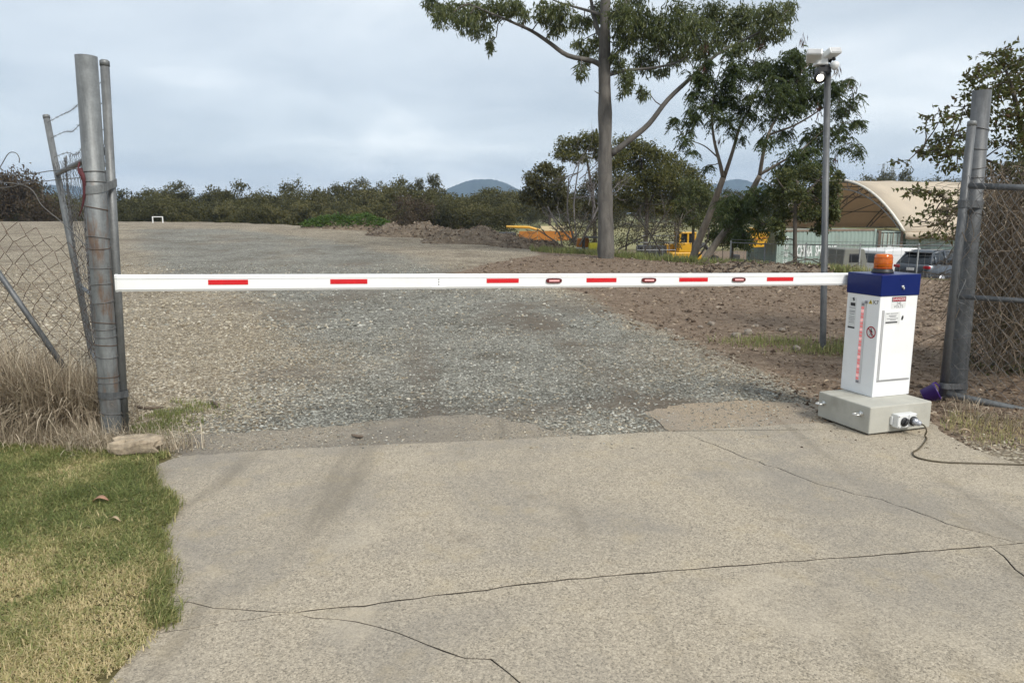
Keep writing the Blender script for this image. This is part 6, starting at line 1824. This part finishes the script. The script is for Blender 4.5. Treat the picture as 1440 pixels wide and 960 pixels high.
# wire yard fence on the crest
yf = thing('yard_fence', (8.0, 23.6, gnd(8.0, 23.6)), 'thin galvanised wire mesh fence along the back edge of the yard', 'fence')
FP = [(1028, 341, 24.5), (1076, 343, 24.0), (1134, 344, 23.4), (1210, 345, 22.8), (1292, 345, 22.3), (1375, 346, 22.0), (1450, 347, 22.0)]
FT = [at(*q) for q in FP]
for q in FT: part('post', MB().tube([(q[0], q[1], gnd(q[0], q[1]) - 0.2), q + np.array([0, 0, 0.06])], 0.025, 8), M_GALV, yf, True, True)
for a_, b_ in zip(FT[:-1], FT[1:]):
    part('top_rail', MB().tube([a_, b_], 0.018, 7), M_GALV, yf, True, True)
    part('strand_wire', MB().tube([a_ + np.array([0, 0, 0.10]), b_ + np.array([0, 0, 0.10])], 0.006, 4), M_GALV, yf)
    n_ = int(np.linalg.norm(b_ - a_) / 0.2)
    mb = MB()
    for k in range(1, n_):
        q = a_ + (b_ - a_) * k / n_; mb.tube([(q[0], q[1], max(gnd(q[0], q[1]), q[2] - 1.75)), q], 0.0045, 3, False)
    for h in (0.3, 0.6, 0.9, 1.2, 1.5): mb.tube([a_ - np.array([0, 0, h]), b_ - np.array([0, 0, h])], 0.004, 3, False)
    o = part('wire_panel', mb, M_GALV, yf); o['kind'] = 'stuff'

# ---- vehicles
M_CARGREY = simple('grey_blue_car_paint', (0.085, 0.098, 0.115), 0.25, 0.4, 0.05, 2)
M_CARWHITE = simple('white_car_paint', (0.75, 0.76, 0.75), 0.3, 0, 0.03, 2)
M_GLASS = simple('dark_window_glass', (0.018, 0.022, 0.026), 0.06, 0, 0.1, 2)
M_TYRE = simple('black_tyre', (0.018, 0.018, 0.018), 0.85, 0, 0.2, 12)
M_RIM = simple('alloy_rim', (0.42, 0.42, 0.43), 0.35, 0.7, 0.1, 6)
M_TAIL = simple('red_tail_lamp', (0.36, 0.01, 0.02), 0.2, 0, 0.05, 5)
M_GREYP = simple('grey_bumper_plastic', (0.06, 0.06, 0.062), 0.7, 0, 0.1, 6)


def loft(mb, st, closed=True):
    """st: list of rings (n,3)"""
    n_ = len(st[0]); V = np.vstack(st); Fs = []
    for i in range(len(st) - 1):
        for k in range(n_ if closed else n_ - 1):
            k2 = (k + 1) % n_; Fs.append((i * n_ + k, i * n_ + k2, (i + 1) * n_ + k2, (i + 1) * n_ + k))
    if closed: Fs += [tuple(range(n_ - 1, -1, -1)), tuple((len(st) - 1) * n_ + k for k in range(n_))]
    return mb.add(V, Fs)


def wheel(t, x_, y_, rad, wid=0.22):
    Rx = np.array([[1, 0, 0], [0, 0, 1], [0, -1, 0]]); s_ = 1 if y_ > 0 else -1
    w = part('wheel', MB().lathe([(rad * 0.62, -wid / 2), (rad * 0.95, -wid / 2), (rad, -wid * 0.35), (rad, wid * 0.35), (rad * 0.95, wid / 2), (rad * 0.62, wid / 2)], 24, (x_, y_, rad), Rx), M_TYRE, t, False, True)
    part('rim', MB().lathe([(0.02, -0.03), (rad * 0.6, -0.02), (rad * 0.62, 0.0), (rad * 0.6, 0.02), (0.02, 0.03)], 20, (x_, y_ + s_ * wid * 0.48, rad), Rx), M_RIM, w, False, True)


def car(name, label, loc, rotz, paint, hull, cabin, wheels, cat, rails=True, spoiler=True, lower=None):
    t = thing(name, loc, label, cat, rotz)
    rings = []
    for x_, hw, zb, zt in hull:
        zm = zb + (zt - zb) * 0.55
        h_ = [(hw * 0.86, zb), (hw, zb + (zt - zb) * 0.25), (hw * 1.0, zm), (hw * 0.95, zt - 0.04), (hw * 0.88, zt)]
        rings.append(np.array([(x_, y_, z_) for y_, z_ in h_] + [(x_, -y_, z_) for y_, z_ in h_[::-1]]))
    part('body', loft(MB(), rings), paint, t, False, True)
    rings = []
    for x_, wb, zb, wt, zt in cabin: rings.append(np.array([(x_, wb, zb), (x_, (wb + wt) / 2 * 1.02, (zb + zt) / 2), (x_, wt, zt - 0.02), (x_, wt * 0.8, zt), (x_, -wt * 0.8, zt), (x_, -wt, zt - 0.02), (x_, -(wb + wt) / 2 * 1.02, (zb + zt) / 2), (x_, -wb, zb)]))
    part('glasshouse', loft(MB(), rings), M_GLASS, t, False, True)
    rf = [(x_, wt, zt) for x_, wb, zb, wt, zt in cabin if zt - zb > 0.25]
    R_ = [np.array([(x_, wt + 0.015, zt - 0.06), (x_, wt + 0.02, zt - 0.01), (x_, wt * 0.8, zt + 0.02), (x_, -wt * 0.8, zt + 0.02), (x_, -wt - 0.02, zt - 0.01), (x_, -wt - 0.015, zt - 0.06)]) for x_, wt, zt in rf]
    part('roof', loft(MB(), R_), paint, t, False, True)
    for s_ in (-1, 1):
        for i in range(len(cabin)):
            x_, wb, zb, wt, zt = cabin[i]
            if i in (0, len(cabin) - 1): continue
            part('pillar', MB().tube([(x_ - 0.05, s_ * (wb + 0.01), zb - 0.02), (x_, s_ * ((wb + wt) / 2 * 1.02 + 0.012), (zb + zt) / 2), (x_ + 0.03, s_ * (wt + 0.01), zt - 0.02)], [0.07, 0.05, 0.045], 6), paint, t, False, True)
        a_, b_ = cabin[0], cabin[1]; part('pillar', MB().tube([(a_[0] + 0.05, s_ * a_[1], a_[2]), (b_[0], s_ * b_[3], b_[4] - 0.02)], 0.06, 6), paint, t, False, True)
        a_, b_ = cabin[-1], cabin[-2]; part('pillar', MB().tube([(a_[0] - 0.05, s_ * a_[1], a_[2]), (b_[0], s_ * b_[3], b_[4] - 0.02)], 0.05, 6), paint, t, False, True)
        if rails: part('roof_rail', MB().tube([(rf[0][0] + 0.2, s_ * rf[0][1] * 0.9, rf[0][2] + 0.07), (rf[-1][0] - 0.2, s_ * rf[-1][1] * 0.9, rf[-1][2] + 0.07)], 0.018, 6), M_BLACK, t, False, True)
        h0 = hull[1]; part('tail_lamp', MB().box((h0[0] - 0.02, s_ * h0[1] * 0.84, h0[3] - 0.12), (0.14, 0.30, 0.13)), M_TAIL, t, False, bevel=0.03)
        for wx in wheels: wheel(t, wx, s_ * (hull[2][1] - 0.08), 0.36)
    if spoiler: part('spoiler', MB().box((rf[0][0] - 0.12, 0, rf[0][2] - 0.01), (0.30, rf[0][1] * 1.9, 0.05)), M_BLACK, t, False, bevel=0.015)
    part('bumper', MB().box((0.02, 0, 0.52), (0.16, hull[1][1] * 1.9, 0.28)), M_GREYP, t, False, bevel=0.05)
    part('number_plate', MB().box((-0.062, 0, 0.82), (0.012, 0.37, 0.13)), M_CARWHITE, t, False)
    return t


sv = at(1302, 352, 34.0); zsv = sv[2] - 1.66
car('parked_car', 'grey sport utility car parked rear on behind the amber beacon', (sv[0] - 0.6, 34.0, zsv), math.radians(28), M_CARGREY,
    [(0.0, 0.74, 0.42, 0.98), (0.06, 0.86, 0.34, 1.04), (0.6, 0.92, 0.28, 1.06), (2.4, 0.93, 0.26, 1.0), (3.3, 0.91, 0.26, 0.98), (4.2, 0.84, 0.3, 0.86), (4.5, 0.62, 0.4, 0.72)],
    [(0.10, 0.80, 1.0, 0.74, 1.08), (0.55, 0.84, 1.02, 0.62, 1.56), (1.25, 0.87, 1.02, 0.64, 1.64), (2.3, 0.87, 0.98, 0.63, 1.62), (3.3, 0.84, 0.94, 0.76, 0.99)], (0.85, 3.55), 'car')
vn_ = at(1226, 350, 37.0); zvn = vn_[2] - 1.9
van = thing('parked_van', (vn_[0] - 0.1, 37.0, zvn), 'white van parked between the grey cabin and the grey car', 'van', math.radians(24))
part('body', MB().prism([(0.0, 0.35), (0.0, 1.15), (0.06, 1.82), (0.2, 1.9), (2.55, 1.92), (2.8, 1.84), (3.45, 1.12), (4.2, 0.98), (4.4, 0.75), (4.4, 0.35)], (0, 1.76, 0), (0, -0.88, 0), (1, 0, 0), (0, 0, 1)), M_CARWHITE, van, False, bevel=0.07, seg=3)
for s_ in (-1, 1):
    part('side_window', MB().prism([(1.95, 1.18), (3.15, 1.14), (2.72, 1.72), (1.98, 1.74)], (0, 0.012 * s_, 0), (0, s_ * 0.884, 0), (1, 0, 0), (0, 0, 1)), M_GLASS, van, False)
    part('sill_panel', MB().bbox((0.9, s_ * 0.892 - 0.01, 0.40), (3.1, s_ * 0.892 + 0.01, 0.98)), M_RIM, van, False)
    part('tail_lamp', MB().box((-0.012, s_ * 0.76, 1.02), (0.05, 0.14, 0.34)), M_TAIL, van, False, bevel=0.015)
    part('door_mirror', MB().box((3.0, s_ * 1.0, 1.2), (0.12, 0.2, 0.2)), M_BLACK, van, False, bevel=0.03)
    for wx in (0.75, 3.55): wheel(van, wx, s_ * 0.84, 0.34)
part('windscreen', MB().add([(2.84, -0.74, 1.80), (2.84, 0.74, 1.80), (3.42, 0.78, 1.16), (3.42, -0.78, 1.16)], [(0, 1, 2, 3)]), M_GLASS, van, False)
part('rear_window', MB().add([(-0.01, -0.66, 1.22), (-0.01, 0.66, 1.22), (0.035, 0.6, 1.68), (0.035, -0.6, 1.68)], [(0, 3, 2, 1)]), M_GLASS, van, False)
part('bumper', MB().box((0.0, 0, 0.45), (0.16, 1.74, 0.22)), M_GREYP, van, False, bevel=0.04)

gcx = at(1203, 350, 31.0); zc_ = gnd(gcx[0], 31.0); hcab = gcx[2] - zc_
cabn = thing('grey_cabin', (gcx[0], 31.0, zc_), 'small grey green cabin with one dark window beside the container', 'cabin', 0.12)
M_CAB = simple('grey_green_panel', (0.17, 0.175, 0.15), 0.7, 0, 0.12, 2, dirt=(0.1, 0.1, 0.08))
part('shell', MB().prism([(-0.62, 0), (0.60, 0), (0.56, hcab - 0.5), (0.42, hcab - 0.03), (0.36, hcab), (-0.40, hcab), (-0.46, hcab - 0.04)], (0, 1.9, 0), (0, 0, 0), (1, 0, 0), (0, 0, 1)), M_CAB, cabn, False, bevel=0.03)
wn_ = part('window_frame', MB().bbox((-0.24, -0.018, hcab - 0.56), (0.22, -0.002, hcab - 0.20)), M_BLACK, cabn, False, bevel=0.02); part('pane', MB().bbox((-0.20, -0.024, hcab - 0.53), (0.18, -0.0185, hcab - 0.23)), M_GLASS, wn_, False)
part('latch', MB().box((-0.27, -0.02, hcab - 0.72), (0.06, 0.04, 0.05)), M_BLACK, cabn, False)
part('door_seam', MB().bbox((0.30, -0.006, 0.2), (0.315, -0.001, hcab - 0.45)), M_BLACK, cabn, False)

# ---- yellow machines
M_YELLOW = simple('machine_yellow', (0.62, 0.33, 0.012), 0.45, 0, 0.10, 2, dirt=(0.3, 0.19, 0.06))
M_ORANGE = simple('machine_orange', (0.42, 0.16, 0.025), 0.5, 0, 0.12, 2, dirt=(0.28, 0.14, 0.05))
M_CREAM = simple('cream_panel', (0.66, 0.56, 0.34), 0.6, 0, 0.08, 2)
M_CHASSIS = simple('dark_chassis', (0.035, 0.035, 0.036), 0.7, 0, 0.2, 3)
ex = at(961, 326, 45.0); ze = gnd(ex[0], 45.0); he = ex[2] - ze
exc = thing('excavator', (ex[0], 45.0, ze), 'small yellow excavator cab showing between the trees', 'excavator', 0.15)
for s_ in (-1, 1): part('track', MB().prism([(-1.1, 0.2), (-0.85, 0.0), (0.85, 0.0), (1.1, 0.2), (1.1, 0.42), (0.85, 0.6), (-0.85, 0.6), (-1.1, 0.42)], (0, 0.4, 0), (0, s_ * 0.75 - 0.2, 0), (1, 0, 0), (0, 0, 1)), M_CHASSIS, exc, False)
part('slew_deck', MB().bbox((-1.0, -0.8, 0.68), (0.9, 0.8, 1.15)), M_YELLOW, exc, False, bevel=0.06)
cz0, cz1 = 1.16, he; cbn = part('cab', MB().bbox((-0.52, -0.75, cz0), (0.52, 0.1, cz0 + 0.55)).bbox((-0.54, -0.77, cz1 - 0.09), (0.54, 0.12, cz1)), M_YELLOW, exc, False, bevel=0.03)
for px_, py_ in ((-0.47, -0.70), (0.47, -0.70), (-0.47, 0.05), (0.47, 0.05), (0.02, -0.70)): part('cab_post', MB().bbox((px_ - 0.05, py_ - 0.04, cz0 + 0.55), (px_ + 0.05, py_ + 0.04, cz1 - 0.09)), M_YELLOW, cbn, False)
part('window', MB().bbox((-0.45, -0.66, cz0 + 0.551), (0.45, 0.0, cz1 - 0.091)), M_GLASS, cbn, False)
part('engine_cover', MB().bbox((-1.0, 0.15, 1.152), (0.1, 0.78, 1.6)), M_YELLOW, exc, False, bevel=0.08)
part('boom', MB().tube([(0.8, 0.4, 1.1), (1.5, 0.4, 1.55), (2.1, 0.4, 0.95)], [0.13, 0.15, 0.1], 6), M_GREYP, exc, False)
part('bucket', MB().prism([(0, 0), (0.5, 0.05), (0.45, 0.4), (0.1, 0.5)], (0, 0.6, 0), (1.9, 0.1, 0.45), (1, 0, 0), (0, 0, 1)), M_CHASSIS, exc, False)

dp = at(1060, 320, 40.0); zd_ = gnd(dp[0], 40.0); hd = dp[2] - zd_
dmp = thing('site_dumper', (dp[0], 40.0, zd_), 'site dumper with bright yellow tipping skip left of the container', 'dumper', 0.0)
part('chassis', MB().bbox((-1.15, -0.55, 0.45), (0.85, 0.55, 0.95)), M_CHASSIS, dmp, False, bevel=0.05)
sk = part('skip', MB().prism([(-0.78, hd - 0.62), (-0.30, hd - 1.05), (0.45, hd - 1.0), (0.72, hd - 0.20), (0.55, hd - 0.16), (0.20, hd - 0.30), (-0.05, hd), (-0.22, hd - 0.02), (-0.12, hd - 0.42)], (0, 1.3, 0), (0, -0.65, 0), (1, 0, 0), (0, 0, 1)), M_YELLOW, dmp, False, bevel=0.03)
part('skip_rib', MB().prism([(-0.6, hd - 0.72), (0.55, hd - 0.52), (0.56, hd - 0.45), (-0.66, hd - 0.66)], (0, 0.03, 0), (0, -0.685, 0), (1, 0, 0), (0, 0, 1)), M_ORANGE, sk, False)
part('seat_frame', MB().bbox((-1.1, -0.35, 0.952), (-0.75, 0.35, 1.25)), M_CHASSIS, dmp, False, bevel=0.04)
for wx in (-0.75, 0.55):
    for s_ in (-1, 1): wheel(dmp, wx, s_ * 0.72, 0.42, 0.34)

tk = at(758, 318, 43.0); zt_ = gnd(tk[0], 43.0); ht = tk[2] - zt_
trk = thing('tray_truck', (tk[0], 43.0, zt_), 'orange and cream tray truck half hidden by the dark spoil heap', 'truck', 0.05)
part('tray', MB().bbox((-1.2, -1.0, ht - 0.55), (1.9, 1.0, ht - 0.45)), M_ORANGE, trk, False)
for k in range(3): part('tray_side', MB().bbox((-1.2 + k * 1.04, -1.03, ht - 0.80), (-1.2 + k * 1.04 + 1.01, -1.001, ht - 0.26)), M_ORANGE, trk, False, bevel=0.01)
part('cream_board', MB().bbox((0.0, -0.99, ht - 0.24), (1.45, -0.93, ht + 0.02)), M_CREAM, trk, False, bevel=0.01)
part('crane_arm', MB().tube([(-1.9, -0.5, ht - 0.02), (-0.6, -0.5, ht - 0.05), (0.2, -0.5, ht - 0.28)], 0.07, 8), M_YELLOW, trk, False)
part('chassis', MB().bbox((-2.6, -0.4, 0.5), (1.8, 0.4, 0.75)), M_CHASSIS, trk, False)
cb_ = part('cab', MB().prism([(-2.9, 0.5), (-1.35, 0.5), (-1.35, ht - 0.35), (-2.3, ht - 0.35), (-2.8, 1.1)], (0, 1.9, 0), (0, -0.95, 0), (1, 0, 0), (0, 0, 1)), M_CHASSIS, trk, False, bevel=0.05); part('window', MB().bbox((-2.3, -0.965, 1.05), (-1.5, -0.952, ht - 0.5)), M_GLASS, cb_, False)
for wx in (-2.2, 1.0):
    for s_ in (-1, 1): wheel(trk, wx, s_ * 0.85, 0.42, 0.28)

tl = at(918, 330, 36.0); zt2 = gnd(tl[0], 36.0); h2 = tl[2] - zt2
trl = thing('cage_trailer', (tl[0], 36.0, zt2), 'grey cage trailer with pale rails behind the bare branches', 'trailer', 0.08)
part('deck', MB().bbox((-0.95, -0.7, 0.55), (0.95, 0.7, 0.63)), M_CHASSIS, trl, False)
for x_ in np.linspace(-0.93, 0.93, 7): part('cage_bar', MB().tube([(x_, -0.69, 0.63), (x_, -0.69, h2)], 0.02, 6), M_GALV, trl, False)
for z_ in (h2 - 0.03, h2 - 0.35, h2 - 0.7): part('cage_rail', MB().tube([(-0.95, -0.69, z_), (0.95, -0.69, z_)], 0.025, 6), M_GALV, trl, False)
part('load', MB().bbox((-0.7, -0.5, 0.632), (0.6, 0.5, h2 - 0.5)), M_GREYP, trl, False, bevel=0.1)
for s_ in (-1, 1): wheel(trl, 0.0, s_ * 0.82, 0.32)

wb_ = at(820, 335, 33.5); zw = gnd(wb_[0], 33.5); hw_ = wb_[2] - zw
wbr = thing('water_barrier', (wb_[0], 33.5, zw), 'orange and white plastic barrier left of the gum trunk', 'barrier')
part('base', MB().prism([(-0.36, 0), (0.36, 0), (0.30, hw_ * 0.72), (-0.30, hw_ * 0.72)], (0, 0.4, 0), (0, -0.2, 0), (1, 0, 0), (0, 0, 1)), M_WPLAST, wbr, False, bevel=0.03)
part('top', MB().prism([(-0.30, 0), (0.30, 0), (0.24, hw_ * 0.28), (-0.26, hw_ * 0.28)], (0, 0.34, 0), (0, -0.17, hw_ * 0.722), (1, 0, 0), (0, 0, 1)), M_ORANGE, wbr, False, bevel=0.03)
gn = at(834, 341, 33.0); zg2 = gnd(gn[0], 33.0); hg2 = gn[2] - zg2
gen = thing('generator', (gn[0], 33.0, zg2), 'small lime yellow generator in a dark frame beside the gum trunk', 'generator')
part('body', MB().bbox((-0.20, -0.2, 0.1), (0.18, 0.2, hg2)), simple('lime_yellow', (0.48, 0.44, 0.03), 0.5), gen, False, bevel=0.05)
for x_ in (-0.42, 0.30):
    for y_ in (-0.3, 0.3): part('frame_post', MB().bbox((x_ - 0.03, y_ - 0.03, 0), (x_ + 0.03, y_ + 0.03, hg2 + 0.2)), M_CHASSIS, gen, False)
part('frame_top', MB().bbox((-0.46, -0.34, hg2 + 0.202), (0.34, 0.34, hg2 + 0.26)), M_CHASSIS, gen, False)

# ---- pylons and far pole
M_PYL = simple('pylon_steel', (0.35, 0.36, 0.37), 0.6, 0.2, 0.1, 1)


def pylon(px, ytop_, Y, label, wb=4.0):
    c = at(px, 300, Y); zb = gnd(c[0], Y); top = at(px, ytop_, Y)[2]; H = top - zb; t = thing('power_pylon', (c[0], Y, zb), label, 'pylon')
    for sx in (-1, 1):
        for sy in (-1, 1): part('leg', MB().tube([(sx * wb / 2, sy * wb / 2, 0), (sx * 0.6, sy * 0.6, H * 0.7), (sx * 0.4, sy * 0.4, H)], 0.14, 4), M_PYL, t, False)
    for k in range(9):
        f0, f1 = k / 9, (k + 1) / 9; w0, w1 = wb / 2 * (1 - f0) + 0.4 * f0, wb / 2 * (1 - f1) + 0.4 * f1
        for sy in (-1, 1): part('lattice_bar', MB().tube([(-w0, sy * w0, H * f0), (w1, sy * w1, H * f1)], 0.08, 4), M_PYL, t, False); part('lattice_bar', MB().tube([(w0, sy * w0, H * f0), (-w1, sy * w1, H * f1)], 0.08, 4), M_PYL, t, False)
    for z_ in (0.72, 0.85, 0.97): part('cross_arm', MB().tube([(-4.2, 0, H * z_), (0, 0, H * z_ + 0.5), (4.2, 0, H * z_)], 0.12, 4), M_PYL, t, False)


pylon(1250, 226, 420, 'steel power pylon on the skyline above the shelter ridge')
pylon(1237, 230, 520, 'fainter steel power pylon left of the nearer one', 4.0)
lp = at(613, 300, 140); zl_ = gnd(lp[0], 140)
lpt = thing('light_pole', (lp[0], 140, zl_), 'thin pale light pole in front of the blue hill', 'light pole')
hl = at(613, 254, 140)[2] - zl_; part('pole', MB().tube([(0, 0, 0), (0, 0, hl)], [0.13, 0.08], 8), M_PYL, lpt, False); part('lamp_arm', MB().box((0.35, 0, hl + 0.03), (1.0, 0.25, 0.12)), M_PYL, lpt, False)

# ------------------------------------------------------------------ haze: one closed box of even, thin air round everything
hz = MB().bbox((-2700, -700, -12), (2700, 2700, 150))
t = NT('thin_air'); t.N.remove(t.b); pv = t.n('VolumePrincipled'); pv.inputs['Color'].default_value = (0.5, 0.70, 1.0, 1); pv.inputs['Density'].default_value = 0.00023
t.L.new(pv.outputs[0], t.out.inputs['Volume'])
tag(link('haze', hz.data('haze', t.m)), None, None, kind='stuff')
